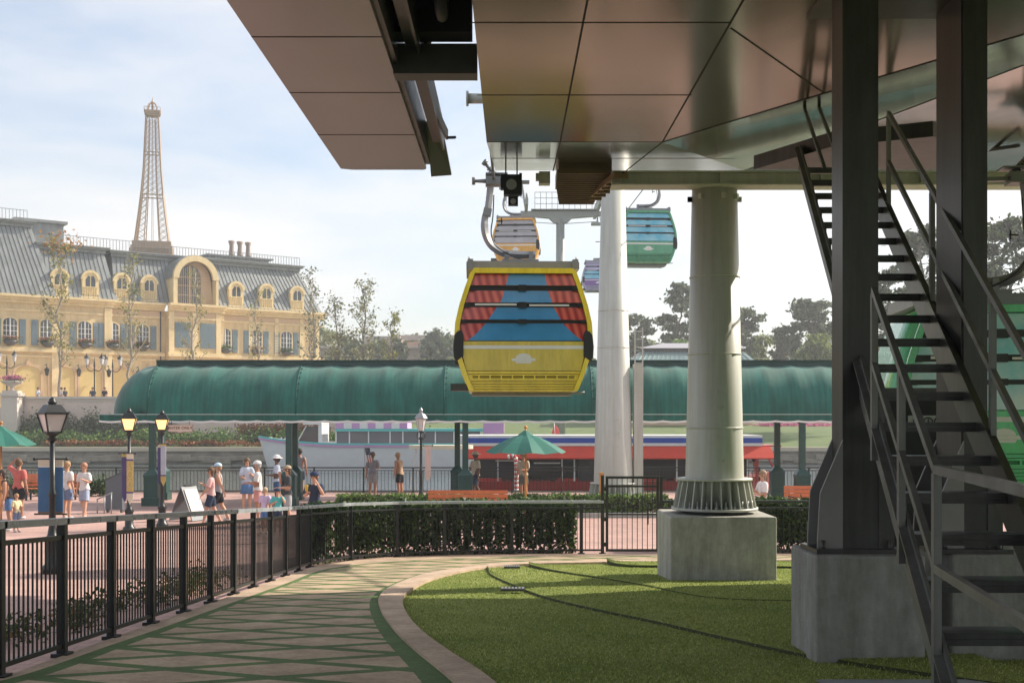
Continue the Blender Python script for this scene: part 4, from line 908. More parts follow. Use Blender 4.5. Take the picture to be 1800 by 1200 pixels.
m = MB(); m.box(x_l-1.62, x_r, CYR-R_-.03, CYR-R_-.012, zc-.012, zc+.012); m.box(x_l-1.64, x_l-1.62, CYR-R_, CYR+R_, zc-.25, zc+.0); m.box(x_l-1.6, x_r, CYR-R_+.0, CYR-R_+.06, zc-.1, zc-.02, 1); cp.part(m, 'edge_cord', [mat('pale_cord', (.45, .55, .52), .6), M_dgreen], world=True)
posts = [(268, 41.1), (284, 44.2), (508, 41.0), (519, 44.2), (818, 41.0), (804, 44.2), (1118, 41.0), (1410, 41.0), (1366, 44.2), (1690, 41.0)]
for px_, y in posts:
    x = X(px_, y); m = MB(); m.box(x-.1, x+.1, y-.1, y+.1, 1.15, zc-.02); m.box(x-.14, x+.14, y-.14, y+.14, zc-.3, zc-.12)
    p = cp.part(m, 'post', M_dgreen, world=True)
    m = MB(); m.box(x-.3, x+.3, y-.3, y+.3, 0, .28); m.box(x-.24, x+.24, y-.24, y+.24, .28, 1.0); m.lathe((x, y, 0), [(.36, 1.0), (.36, 1.06), (.14, 1.25)], 4, sm=False, rot=PI/4)
    cp.part(m, 'post_pedestal', M_dgreen, world=True, bevel=.01)
# hanging sign ENTER ONLY
t = Thing('hanging_sign', 'small cream sign reading ENTER ONLY hung under the canopy eave', 'sign', (X(317, 40.5), 40.5, Z(752, 40.5)))
m = MB(); pts = [(-.42, -.1), (-.3, -.13), (-.12, -.125), (0, -.16), (.12, -.125), (.3, -.13), (.42, -.1), (.38, 0), (.42, .1), (-.42, .1), (-.38, 0)]
m.prism(pts, lambda u, v, d: (u, d, v), -.015, .015); t.part(m, 'sign_board', mat('sign_cream', (.62, .50, .40), .5))
m = MB(); m.prism([(a*.0+(a*1.03), b*1.08) for a, b in pts], lambda u, v, d: (u, d, v), -.008, .02); t.part(m, 'sign_border', mat('sign_red', (.35, .08, .05), .5))
me = text_mesh('ENTER ONLY', .135, .004, True); me.materials.append(mat('sign_lettering', (.16, .04, .02), .6)); me.transform(Matrix.Translation((0, -.0175, 0))); t.part(me, 'lettering', None)
m = MB(); 
for x in (-.3, .3): m.tube([(x, 0, .1), (x, 0, .26)], .008, 5)
t.part(m, 'hanger', M_black)

# ================================================================ PAVILION (pale yellow mansard building)
O_ = np.array([-45., 105.]); E_ = np.array([.8014, .598]); N_ = np.array([.598, -.8014])
def fs_(px): k = (px-900)/F; return (105*k+45)/(.8014-.598*k)
def fz_(px, py): s = fs_(px); return CH+(HOR-py)*(105+.598*s)/F
def fw(s, o, z): return (O_[0]+E_[0]*s+N_[0]*o, O_[1]+E_[1]*s+N_[1]*o, z)
ang = math.atan2(E_[1], E_[0])
pv = Thing('mansard_building', 'long pale yellow mansard-roofed building across the lagoon with grey roof and arched dormers', 'building', (O_[0], O_[1], 4.0), ang)
M_yel = mat('pale_yellow_render', (.72, .56, .31), .8, var=.07, vs=.5, bump=.08, bs=8)
M_yel2 = mat('pale_yellow_trim', (.78, .63, .36), .7, var=.05)
M_tanw = mat('tan_render', (.56, .40, .25), .8, var=.07, vs=.6)
M_roof = mat('grey_metal_roof', (.27, .29, .29), .45, .25, var=.14, vs=.7)
M_roofd = mat('dark_roof_seam', (.08, .085, .085), .5, .2)
M_shut = mat('blue_grey_shutter', (.16, .22, .25), .6, var=.08)
def Lb(m, s0, s1, o0, o1, z0, z1, mi=0): m.box(s0, s1, -o1, -o0, z0-4, z1-4, mi)     # local: x along, -y outward
S0, S1 = -9.0, 31.2; ZC = 13.35
m = MB(); Lb(m, S0, S1, -12, 0, 2.0, ZC); Lb(m, S0, 9.6, 0, .45, 2.0, ZC); Lb(m, 14.9, 20.0, 0, 1.0, 2.0, ZC)
pv.part(m, 'wall', M_yel)
m = MB()
for (a, b, o) in ((S0, 9.75, .45), (9.75, 14.75, 0), (14.75, 20.15, 1.0), (20.15, S1+.3, 0)):
    for (z0, z1, e) in ((13.35, 13.62, .25), (13.62, 13.85, .5), (13.85, 14.07, .75), (12.62, 12.8, .1), (9.05, 9.3, .3), (8.6, 8.75, .12), (9.3, 9.45, .18)):
        Lb(m, a-.0, b+(.25 if b > 20 else 0), o-.0, o+e, z0, z1)
pv.part(m, 'cornice', M_yel2)
m = MB()
for s, e, o0, o1, z0 in [(q, .35, .45, .6, 4) for q in (S0+.5, 4.6, 9.3)]+[(q, .25, 1.0, 1.12, 9.4) for q in (15.1, 17.45, 19.8)]+[(q, .2, 0, .1, 9.4) for q in (20.6, 23.6, 26.4, 29.2, 31.0)]:
    m = MB(); Lb(m, s-e, s+e, o0, o1, z0, 13.3); pv.part(m, 'pilaster', M_yel2)
m = MB(); Lb(m, 9.75, 14.7, .0, .06, 12.8, 13.3); Lb(m, 20.2, S1-.3, 0, .06, 12.8, 13.3); Lb(m, 15, 19.9, 1.0, 1.06, 12.8, 13.3); pv.part(m, 'frieze', M_tanw)
# ground floor arches
def arch_poly(c, w, z0, zs_, seg=10):
    r = w/2; return [(c-r, z0), (c+r, z0)]+[(c+r*math.cos(PI*k/seg), zs_+r*.55*math.sin(PI*k/seg)) for k in range(seg+1)]
fn = lambda u, v, d: (u, -d, v-4)
k = 0
for s, wd, off in [(-5.5, 3.2, .45), (-1, 3.2, .45), (2.2, 2.2, .45), (5.2, 2.2, .45), (7.7, 2.0, .45), (10.9, 1.9, 0), (13.3, 1.9, 0), (22.1, 2, 0), (25, 2, 0), (27.8, 2, 0)]:
    m = MB(); m.prism(arch_poly(s, wd, 4.0, 7.2), fn, off+.002, off+.012); pv.part(m, 'arched_recess', mat('recess_yellow', (.62, .48, .20), .8, var=.05))
    m = MB()
    P1 = arch_poly(s, wd, 4.0, 7.2)[2:]; P2 = arch_poly(s, wd+.35, 4.0, 7.28)[2:]
    for (a, b, c, d) in zip(P1, P1[1:], P2[1:], P2): m.prism([a, b, c, d], fn, off+.005, off+.10)
    for sg in (-1, 1): Lb(m, s+sg*(wd/2+.09)-.09, s+sg*(wd/2+.09)+.09, off+.005, off+.1, 4, 7.2)
    Lb(m, s-.14, s+.14, off+.1, off+.2, 7.85, 8.3); pv.part(m, 'arch_moulding', M_tanw)
# mansard roof: main left, middle, right
def mansard(a, b, o, zt, cut_l=0, cut_r=0, inset=1.9, capo=.55, hc=.55):
    m = MB(); z0 = 14.07; ob = o+.35
    v = [(a, -ob, z0-4), (b, -ob, z0-4), (b-cut_r, -(ob-inset), zt-hc-4), (a+cut_l, -(ob-inset), zt-hc-4), (a, 11, z0-4), (b, 11, z0-4), (b-cut_r, 9, zt-hc-4), (a+cut_l, 9, zt-hc-4)]
    m.add(v, [(0, 1, 2, 3), (1, 5, 6, 2), (4, 0, 3, 7), (3, 2, 6, 7)])
    n = int((b-a)/.42)
    for i in range(1, n):
        t_ = i/n; p = Vector((a+(b-a)*t_, -ob-.012, z0-4)); q = Vector((a+cut_l+(b-a-cut_l-cut_r)*t_, -(ob-inset)-.012, zt-hc-4)); m.bar(p, q, .035, .05, 1, up=(0, 1, 0))
    o_ = pv.part(m, 'mansard_roof', [M_roof, M_roofd])
    m = MB(); Lb(m, a+cut_l-.1, b-cut_r+.1, -9, ob-inset+.12, zt-hc, zt-.25); Lb(m, a+cut_l-.3, b-cut_r+.3, -9, ob-inset+.45, zt-.25, zt-.1); Lb(m, a+cut_l-.4, b-cut_r+.4, -9, ob-inset+.6, zt-.1, zt); pv.part(m, 'roof_cap', M_roof)
    return o_
mansard(S0, 4.6, .45, 20.9, 0, 1.6, 2.2); mansard(3.6, 10.2, .15, 19.05, 0, .7, 1.7); mansard(10.0, S1+.2, 0, 18.95, .3, 1.7, 1.9)
m = MB(); Lb(m, 2.0, 6.2, -8, -2.6, 18.9, 21.1); Lb(m, 1.8, 6.5, -8.2, -2.3, 21.1, 21.35); pv.part(m, 'roof_block', M_roof); m = MB(); Lb(m, 20.5, 27, -7, -3, 18.95, 19.5); Lb(m, 20.2, 27.4, -7.2, -2.7, 19.5, 19.65); pv.part(m, 'roof_block', M_roof)
m = MB()
for i, s in enumerate((23.0, 23.9, 24.8)): m.lathe((s, 3.2, 15.65), [(.32, 0), (.26, .3), (.2, 1.1), (.34, 1.45), (.3, 1.55)], 12)
pv.part(m, 'chimney_pots', mat('chimney_clay', (.32, .25, .21), .7))
m = MB()
for (a, b, zt, o) in ((S0, 2.6, 20.9, -1.2), (4.6, 14.6, 19.0, -1.3), (15, 30, 18.95, -2.0)):
    n = int((b-a)/.3)
    for i in range(n+1): s = a+(b-a)*i/n; m.box(s-.018, s+.018, -o-.018, -o+.018, zt-4, zt-4+.95)
    m.box(a, b, -o-.02, -o+.02, zt-4+.92, zt-4+.96)
pv.part(m, 'roof_railing', mat('roof_rail_grey', (.16, .17, .18), .5))
# dormers
def dormer(s, o, z0=14.25, w_=1.5, hgt=2.35):
    r = w_/2; zs = z0+hgt-r; m = MB()
    outer = [(s-r, z0), (s+r, z0)]+[(s+r*math.cos(PI*k/10), zs+r*math.sin(PI*k/10)) for k in range(11)]
    m.prism(outer, fn, o-1.9, o+.12, 0); d = pv.part(m, 'dormer', M_yel2)
    m = MB(); rr2 = r+.12; rim = [(s+rr2*math.cos(PI*k/10), zs+rr2*math.sin(PI*k/10)) for k in range(11)]; rin = [(s+(r-.12)*math.cos(PI*k/10), zs+(r-.12)*math.sin(PI*k/10)) for k in range(11)]
    for a, b, c, dd in zip(rin, rin[1:], rim[1:], rim): m.prism([a, b, c, dd], fn, o+.0, o+.22)
    pv.part(m, 'dormer_trim', M_yel2, parent=d); m = MB(); Lb(m, s-r-.1, s+r+.1, o, o+.22, z0-.08, z0+.06); pv.part(m, 'dormer_sill', M_yel2, parent=d)
    m = MB(); rc = [(s+(rr2)*math.cos(PI*k/10), zs+rr2*math.sin(PI*k/10)) for k in range(11)]
    for a, b in zip(rc, rc[1:]): m.add([(a[0], -(o-.01), a[1]-4), (b[0], -(o-.01), b[1]-4), (b[0], -(o-1.9), b[1]-4), (a[0], -(o-1.9), a[1]-4)], [(0, 3, 2, 1)])
    pv.part(m, 'dormer_cheek', M_roof, parent=d)
    m = MB(); rw = r-.3
    for sg in (-1, 1):
        c = s+sg*rw*.54; hwid = rw*.42
        m.prism([(c-hwid, z0+.95), (c+hwid, z0+.95), (c+hwid, zs+(.28 if sg < 0 else .0)), (c+hwid*.2, zs+.34), (c-hwid, zs+(.0 if sg < 0 else .28))], fn, o+.121, o+.135)
    pv.part(m, 'window', M_glass, parent=d)
    m = MB()
    for i in range(6): x = s-r+.22+i*(w_-.44)/5; Lb(m, x-.03, x+.03, o+.13, o+.2, z0+.08, z0+.85)
    Lb(m, s-r+.1, s+r-.1, o+.12, o+.22, z0+.85, z0+.93); pv.part(m, 'dormer_balustrade', M_yel2, parent=d)
for px_ in (103, 157, 213, 261, 414, 467, 521): s = fs_(px_); dormer(s, .25 if s < 10 else .1)
# big arched bay
sc = fs_(336); m = MB(); r = 2.25; zs = 16.5
P1 = [(sc+(r-.55)*math.cos(PI*k/18), zs+(r-.55)*math.sin(PI*k/18)) for k in range(19)]; P2 = [(sc+r*math.cos(PI*k/18), zs+r*math.sin(PI*k/18)) for k in range(19)]
for a, b, c, d in zip(P1, P1[1:], P2[1:], P2): m.prism([a, b, c, d], fn, 1.0, 1.35)
Lb(m, sc-r, sc-r+.4, -1, 1.3, 14.07, zs); Lb(m, sc+r-.25, sc+r, -1, 1.3, 14.07, zs); bay = pv.part(m, 'arched_bay', M_yel2)
m = MB()
for a, b in zip(P2, P2[1:]): m.prism([a, b, ((b[0]-sc)*1.03+sc, (b[1]-zs)*1.03+zs), ((a[0]-sc)*1.03+sc, (a[1]-zs)*1.03+zs)], fn, -2.2, 1.0)
pv.part(m, 'barrel_roof', M_roof, parent=bay)
m = MB(); m.prism([(sc-r+.3, 14.07), (sc+r-.2, 14.07)]+[(sc+(r-.45)*math.cos(PI*k/12), zs+(r-.45)*math.sin(PI*k/12)) for k in range(13)], fn, .36, .42); pv.part(m, 'bay_back_wall', M_tanw, parent=bay)
m = MB(); w2 = 1.15; cc = sc-.35
m.prism([(cc-w2, 14.1), (cc+w2, 14.1)]+[(cc+w2*math.cos(PI*k/12), 16.7+w2*math.sin(PI*k/12)) for k in range(13)], fn, .421, .46); pv.part(m, 'bay_window', M_glass, parent=bay)
m = MB(); Lb(m, cc-.09, cc+.09, .461, .53, 14.1, 17.85)
for i in range(1, 6):
    for sg in (-1, 1): x = cc+sg*i*.21; Lb(m, x-.025, x+.025,   .461, .49, 14.1, 16.6+math.sqrt(max(0, w2**2-(x-cc)**2)))
for z in (15, 15.9, 16.7): Lb(m, cc-w2, cc+w2, .461, .48, z-.03, z+.03)
pv.part(m, 'window_bars', M_tanw, parent=bay)
# upper-floor windows with shutters and flower boxes
def win(s, o, box=True, w_=1.15, fl=0):
    z0, z1 = 9.95, 11.6; r = w_/2; m = MB()
    P_ = [(s-r, z0), (s+r, z0)]+[(s+r*math.cos(PI*k/8), z1+.38*math.sin(PI*k/8)) for k in range(9)]
    m.prism([((a-s)*1.22+s, (b-10.8)*1.1+10.8) for a, b in P_], fn, o, o+.08); fr = pv.part(m, 'window', M_yel2)
    m = MB(); m.prism(P_, fn, o+.081, o+.09); pv.part(m, 'pane', M_glass, parent=fr)
    m = MB(); Lb(m, s-.05, s+.05, o+.09, o+.14, z0, z1+.36)
    for x in (-.32, .32): Lb(m, s+x-.02, s+x+.02, o+.09, o+.11, z0, z1+.2)
    for z in (10.4, 10.85, 11.3): Lb(m, s-r, s+r, o+.09, o+.105, z-.02, z+.02)
    pv.part(m, 'window_bars', M_white, parent=fr)
    for sg in (-1, 1):
        m = MB(); c = s+sg*(r+.48); Lb(m, c-.28, c+.28, o+.0, o+.09, z0-.3, z1+.3)
        for i in range(12): z = z0-.2+i*.16; Lb(m, c-.22, c+.22, o+.091, o+.11, z, z+.06)
        pv.part(m, 'shutter', M_shut, parent=fr)
    if box:
        m = MB(); m.lathe((s, -(o+.28), 9.55-4), [(.25, 0), (.55, .2), (.62, .42)], 12); pv.part(m, 'flower_box', M_dgrey, parent=fr)
        rg = np.random.default_rng(int(s*10)+100); C = rg.normal(size=(420, 3))*[.38, .2, .16]+[s, -(o+.28), 10.05-4]
        pv.part(leaf_mesh('box_plants', C, .07, leafmat('box_leaves', (.05, .11, .03), (.16, .2, .05)), 5), 'box_plants', None, parent=fr)
        C = rg.normal(size=(170, 3))*[.42, .18, .1]+[s, -(o+.36), 10.22-4]
        if fl < 2: pv.part(leaf_mesh('flowers', C, .055, leafmat('red_flowers', (.35, .07, .03), (.6, .15, .12)), 6), 'flowers', None, parent=fr)
for i, px_ in enumerate((-62, 15, 80, 146, 194, 250)): s = fs_(px_); win(s, .45 if s < 9.7 else 0)
for i, px_ in enumerate((395, 450, 503)): win(fs_(px_), 0, fl=0 if i == 1 else 2)
for s in (16.2, 18.7):
    m = MB(); Lb(m, s-.75, s+.75, 1.0, 1.09, 9.9, 12.3)
    for k in range(2):
        for i in range(14): z = 10+i*.16; Lb(m, s-.66+k*.7, s-.04+k*.7, 1.091, 1.11, z, z+.07)
    pv.part(m, 'shutter', M_shut)
for s, o in ((3.7, .45), (6.5, .45), (9.2, .45), (12.1, 0)):
    m = MB(); m.tube([(s, -(o+.05), 7.9-4), (s, -(o+.5), 8.0-4), (s, -(o+.6), 7.7-4)], .03, 6); m.lathe((s, -(o+.6), 6.95-4), [(.12, 0), (.22, .5), (.26, .52), (.05, .75)], 6, 0, False); pv.part(m, 'wall_lantern', M_black)
m = MB()
for s in (14.4, 30.6): m.tube([(s, -.12 if s > 20 else -.12, 13.3-4), (s, -.12, 4.2-4)], .06, 6)
pv.part(m, 'downpipe', M_dgrey)

weather(M_yel, .2, sc=(1.2, 1.2, .25)); weather(M_roof, .25, sc=(1.5, 1.5, .3)); weather(M_yel2, .15, sc=(1.2, 1.2, .4))
# ---- raised promenade in front of it
M_prom = mat('pinkish_stone', (.66, .53, .46), .85, var=.08, vs=.8)
xw0, xw1 = X(30, 97), X(640, 97)
m = MB(); m.box(-120, xw1, 97.02, 125, 1.0, 4.02); single(m, 'promenade', M_prom, kind='structure')
t = Thing('retaining_wall', 'long low pinkish stone parapet wall below the yellow building', 'wall', ((xw0+xw1)/2, 97, 1.5))
m = MB(); m.box(xw0, xw1, 96.7, 97, 1.0, 4.7)
for i in range(20): x = xw0+.6+i*1.5; m.box(x, x+1.3, 96.68, 96.7, 2.3, 4.3)
t.part(m, 'wall_face', M_prom, world=True)
m = MB(); m.box(xw0-.1, xw1, 96.55, 97.1, 4.7, 4.9); m.box(xw0, xw1, 96.64, 96.7, 4.5, 4.62); t.part(m, 'coping', mat('pale_stone', (.62, .54, .47), .8, var=.06), world=True)
t = Thing('stone_pier', 'square stone pier at the left end of the promenade wall carrying a flower urn', 'pier', (X(22, 96), 96, 1.5))
x = X(22, 96); m = MB(); m.box(x-.65, x+.65, 95.3, 96.5, 1.0, 4.9); m.box(x-.8, x+.8, 95.15, 96.6, 4.9, 5.15); m.box(x-.6, x+.6, 95.4, 96.4, 5.15, 5.35); m.box(x-3.5, x-.9, 95.6, 96.2, 1.2, 2.2); t.part(m, 'pier_body', mat('pale_stone', (.6, .5, .42), .8), world=True)
m = MB(); m.lathe((x, 95.9, 5.35), [(.3, 0), (.14, .12), (.16, .3), (.75, .62), (.85, .75), (.8, .78)], 16)
tt = Thing('flower_urn', 'shallow stone urn of pink flowers on the stone pier', 'urn', (x, 95.9, 5.35)); tt.part(m, 'bowl', mat('pale_stone', (.6, .5, .42), .8), world=True)
rg = np.random.default_rng(3); C = rg.normal(size=(500, 3))*[.42, .35, .12]+[0, 0, .98]
tt.part(leaf_mesh('flowers', C, .08, leafmat('pink_flowers', (.45, .10, .22), (.75, .3, .45)), 9), 'flowers', None)
rg = np.random.default_rng(4); C = rg.normal(size=(250, 3))*[.45, .38, .1]+[0, 0, .82]; tt.part(leaf_mesh('foliage', C, .08, M_hedge, 9), 'foliage', None)

# ---- lagoon wall, bank planting, lawn flowers
t = Thing('lagoon_wall', 'long weathered stone wall with pale coping along the far edge of the lagoon', 'wall', (0, 91.3, -.4))
m = MB(); m.box(-400, 400, 91.02, 91.6, -1.6, .62); t.part(m, 'wall_face', mat('weathered_bank_stone', (.30, .27, .22), .9, col2=(.12, .11, .095), vs=.9, bump=.8, bs=3), world=True)
m = MB()
for i in range(60): m.box(-90+i*3, -90+i*3+2.985, 90.85, 91.7, .62, .92)
t.part(m, 'coping', mat('bank_coping', (.50, .44, .34), .85, var=.1, vs=.7), world=True)
m = MB()
for i in range(70):
    rr.seed(i); x = -60+i*1.5; m.cbox((x, 91-.1, -.15+.3*rr.random()), (1.3+rr.random(), .3, .3+.25*rr.random()), rz=rr.uniform(-.1, .1), ry=rr.uniform(-.08, .08))
t.part(m, 'rock_course', mat('bank_rock', (.26, .23, .18), .95, var=.35, vs=1.2, bump=.8, bs=6), world=True, bevel=.04)
M_bush = leafmat('bush_leaves', (.045, .09, .022), (.15, .21, .06), .5, .25); M_grn = leafmat('fresh_green_leaves', (.08, .17, .03), (.24, .33, .08), .45, .3)
M_rust = leafmat('rust_leaves', (.25, .08, .03), (.45, .22, .08), .5, .3); M_sage = leafmat('sage_leaves', (.10, .13, .07), (.24, .26, .14), .5, .3)
rr.seed(11); b = [(X(px_, 94.5)+rr.uniform(-.5, .5), 93.2+rr.random()*2.4, 1.2+rr.random()*.5, 1.0+rr.random()*.6, .8, .55+.35*rr.random()) for px_ in range(-60, 780, 16)]
scatter_bush('bank_planting', 'mixed green shrubs planted along the far bank', 'shrubs', b, 15000, .13, M_grn, 21, kind='stuff')
b = [(X(px_, 96)+rr.uniform(-.5, .5), 95.6+rr.random()*.6, 2.1+rr.random()*.5, .8, .5, .7+.7*rr.random()) for px_ in range(30, 300, 13)]
scatter_bush('bank_planting', 'taller sage coloured shrubs against the promenade wall', 'shrubs', b, 7000, .11, M_sage, 22, kind='stuff')
b = [(X(px_, 93)+rr.uniform(-.5, .5), 92.6, 1.1+rr.random()*.2, .9, .4, .22) for px_ in range(100, 560, 20)]+[(X(px_, 96), 95.5, 2.2, .9, .6, .55) for px_ in range(430, 570, 12)]
scatter_bush('bank_flowers', 'rust and red leaved planting on the far bank', 'plants', b, 6000, .10, M_rust, 23, kind='stuff')
m = MB(); b = [(X(px_, 118), 118+rr.random()*2, 2.45, 1.0, 1.4, .28) for px_ in range(1345, 1462, 6)]
scatter_bush('pink_flower_bed', 'long pink flower bed on the far lawn', 'flower bed', b, 3500, .12, leafmat('pink_flowers', (.45, .10, .22), (.75, .3, .45)), 24, kind='stuff')
# ================================================================ LATTICE TOWER
d = 165; ex = X(268, d); T = Thing('lattice_iron_tower', 'tall tapering brown iron lattice tower rising behind the yellow building', 'tower', (ex, d, 12))
M_iron = mat('brown_iron', (.36, .24, .15), .6, .1, var=.12, vs=2)
def tw(z): return float(np.interp(z, [Z(440, d), Z(420, d), Z(380, d), Z(345, d), Z(300, d), Z(250, d), Z(205, d)], [2.35, 2.15, 1.75, 1.45, 1.15, .98, .82]))
za, zb_ = Z(428, d), Z(208, d); n = 22; m = MB(); zs = [za+(zb_-za)*(1-(1-i/n)**1.08) for i in range(n+1)]; a0 = R(14)
def cor(k, z, f=1): a = a0+PI/4+k*PI/2; w = tw(z)*1.414*f; return Vector((ex+w*math.cos(a), d+w*math.sin(a), z))
for z0, z1 in zip(zs, zs[1:]):
    for k in range(4):
        A, B, A2, B2 = cor(k, z0), cor((k+1) % 4, z0), cor(k, z1), cor((k+1) % 4, z1)
        m.bar(A, A2, .17, .17)
        f = .28                                   # each corner leg is itself a narrow lattice
        for (p, q, p2, q2) in ((A, A.lerp(B, f), A2, A2.lerp(B2, f)), (B, B.lerp(A, f), B2, B2.lerp(A2, f))):
            m.bar(q, q2, .11, .11); m.bar(p, q2, .055, .055); m.bar(q, p2, .055, .055)
        m.bar(A.lerp(B, .5), A2.lerp(B2, .5), .05, .05)
        if z0 > Z(345, d): m.bar(A.lerp(B, f), B2.lerp(A2, f), .05, .05); m.bar(B.lerp(A, f), A2.lerp(B2, f), .05, .05)
for zq in (Z(345, d), Z(270, d)):
    for k in range(4): m.bar(cor(k, zq), cor((k+1) % 4, zq), .14, .14)
T.part(m, 'lattice_shaft', M_iron, world=True)
m = MB()
for (f, z0, z1) in ((1.10, Z(436, d), Z(428, d)), (1.18, Z(441, d), Z(436, d)), (1.06, Z(450, d), Z(441, d))):
    v = [cor(k, Z(438, d), f).xy for k in range(4)]; m.add([(p.x, p.y, z0) for p in v]+[(p.x, p.y, z1) for p in v], [(0, 1, 2, 3), (7, 6, 5, 4), (0, 4, 5, 1), (1, 5, 6, 2), (2, 6, 7, 3), (3, 7, 4, 0)])
for k in range(4):
    A, B = cor(k, Z(441, d), 1.1), cor((k+1) % 4, Z(441, d), 1.1)
    for i in range(9): p, q = A.lerp(B, i/9), A.lerp(B, (i+1)/9); m.bar(p, q-Vector((0, 0, 1.6)), .1, .1); m.bar(q, p-Vector((0, 0, 1.6)), .1, .1)
    m.bar(cor(k, Z(441, d), 1.1), cor(k, Z(441, d), 1.1)-Vector((0, 0, 6)), .5, .5)
T.part(m, 'lower_platform', M_iron, world=True)
m = MB(); zt = Z(205, d)
for (f, z0, z1) in ((1.0, zt, zt+.2), (1.22, zt+.2, zt+.42), (1.32, zt+.42, zt+.6), (1.2, zt+.6, zt+.7)):
    v = [cor(k, zt, f).xy for k in range(4)]; m.add([(p.x, p.y, z0) for p in v]+[(p.x, p.y, z1) for p in v], [(0, 1, 2, 3), (7, 6, 5, 4), (0, 4, 5, 1), (1, 5, 6, 2), (2, 6, 7, 3), (3, 7, 4, 0)])
for k in range(4):
    A, B = cor(k, zt+.7, 1.3), cor((k+1) % 4, zt+.7, 1.3)
    for i in range(6): p = A.lerp(B, i/6); m.bar(p, p+Vector((0, 0, .4)), .04, .04)
    m.bar(A+Vector((0, 0, .4)), B+Vector((0, 0, .4)), .05, .05)
T.part(m, 'top_platform', M_iron, world=True)
m = MB(); zt += .7
for k in range(4):
    a = a0+PI/4+k*PI/2; m.tube([(ex+.82*math.cos(a)*f, d+.82*math.sin(a)*f, zt+h) for f, h in ((1, 0), (1.0, .5), (.88, .8), (.6, 1.05), (.2, 1.2), (0, 1.22))], .07, 6)
m.lathe((ex, d, zt), [(.16, 0), (.16, 1.0), (.26, 1.1), (.24, 1.3), (.10, 1.42), (.07, 1.6), (.02, 2.0)], 10); T.part(m, 'lantern_top', M_iron, world=True)

# ================================================================ TREES
M_bark = mat('grey_bark', (.16, .13, .10), .95, var=.3, vs=4, bump=.6, bs=12); M_barkp = mat('pale_bark', (.34, .28, .21), .9, var=.25, vs=3)
M_pine = leafmat('pine_needles', (.05, .085, .03), (.15, .19, .075), .5, .2); M_olive = leafmat('olive_leaves', (.13, .17, .05), (.33, .34, .12), .5, .35)
M_yl = leafmat('yellow_green_leaves', (.20, .22, .05), (.42, .36, .10), .5, .4); M_au = leafmat('autumn_leaves', (.34, .15, .03), (.52, .30, .07), .5, .4)
def tree(name, label, px_, d, pytop, pybase, wpx, kind, seed, lf=None, nleaf=None, size=None, group=None, bark=None, zb=None):
    rg = random.Random(seed); ng = np.random.default_rng(seed); z0 = zb if zb is not None else gz(d); z1 = Z(pytop, d); H = z1-z0; Wd = wpx/2*d/F; x = X(px_, d)
    t = Thing(name, label, 'tree', (x, d, z0), 0, group); m = MB(); tips = []; 
    def seg(p, q, r0, r1, n=6):
        mid = p.lerp(q, .5)+Vector((rg.uniform(-1, 1), rg.uniform(-1, 1), rg.uniform(-.5, .5)))*(q-p).length*.06; m.tube([p, mid, q], [r0, (r0+r1)/2, r1], n)
    tr_ = {'pine': .016, 'oak': .022, 'bare': .010, 'palm': .02}[kind]*H
    trunk = [Vector((0, 0, -.2))]; k = 9
    for i in range(1, k+1): trunk.append(Vector((rg.uniform(-1, 1)*H*.010*i**.5, rg.uniform(-1, 1)*H*.010*i**.5, H*(.97 if kind != 'oak' else .8)*i/k)))
    m.tube(trunk, [tr_*(1-.85*i/k)+.01 for i in range(k+1)], 8)
    def tp(f): f *= k; i = min(k-1, int(f)); return trunk[i].lerp(trunk[i+1], f-i)
    nb = {'pine': 26, 'oak': 22, 'bare': 34, 'palm': 0}[kind]; c0 = {'pine': .5, 'oak': .28, 'bare': .22, 'palm': 1}[kind]
    for b in range(nb):
        f = c0+(1-c0)*(b+rg.random())/nb; p = tp(min(f, .99)); a = rg.random()*2*PI
        prof = {'pine': math.sin(PI*min(1, (f-c0)/(1-c0)*.8+.15))**.7, 'oak': math.sin(PI*((f-c0)/(1-c0)*.85+.12))**.5, 'bare': .95-.55*(f-c0)/(1-c0)}[kind]
        L_ = Wd*prof*rg.uniform(.55, 1.05); up = {'pine': rg.uniform(.0, .45), 'oak': rg.uniform(.2, .8), 'bare': rg.uniform(.8, 1.6)}[kind]
        if kind == 'bare': L_ *= .75
        q = p+Vector((math.cos(a), math.sin(a), up))*L_
        if q.z > H: q.z = H*rg.uniform(.93, 1.0)
        r0 = tr_*.38*(1.1-f)+.015; seg(p, q, r0, r0*.25); tips.append((q, 1.0))
        for j in range(4 if kind != 'bare' else 5):
            g_ = rg.uniform(.35, .95); s_ = p.lerp(q, g_); a2 = a+rg.uniform(-1.1, 1.1); q2 = s_+Vector((math.cos(a2), math.sin(a2), up+rg.uniform(-.3, .5)))*L_*rg.uniform(.25, .5)
            if q2.z > H*1.02: q2.z = H*rg.uniform(.94, 1.02)
            m.tube([s_, q2], [r0*.35, .006+r0*.08], 4); tips.append((q2, .7))
    t.part(m, 'trunk', bark or M_bark)
    tp_ = np.array([list(q) for q, _ in tips]) if tips else np.zeros((1, 3)); nl = nleaf or 5000
    cr = {'pine': (.16, .16, .08), 'oak': (.20, .20, .16), 'bare': (.13, .13, .13)}[kind]; ch = ng.integers(0, len(tp_), nl); wt = ng.random(len(tp_)) > (.12 if kind != 'bare' else .35)
    ch = ch[wt[ch]]; jit = ng.normal(size=(len(ch), 3))*np.array(cr)*Wd*(.6+.8*ng.random((len(tp_), 1))[ch])
    t.part(leaf_mesh('crown', tp_[ch]+jit, size or .22, lf or M_pine, seed), 'crown', None); return t
M_sage2 = leafmat('light_sage_leaves', (.20, .22, .11), (.40, .38, .20), .5, .4)
G1 = 'young trees on the promenade'
tree('young_tree', 'nearly bare young tree with orange leaves at its top, before the yellow building', 105, 99.5, 418, 700, 78, 'bare', 1, M_yl, 1500, .12, G1, M_barkp, 4.0)
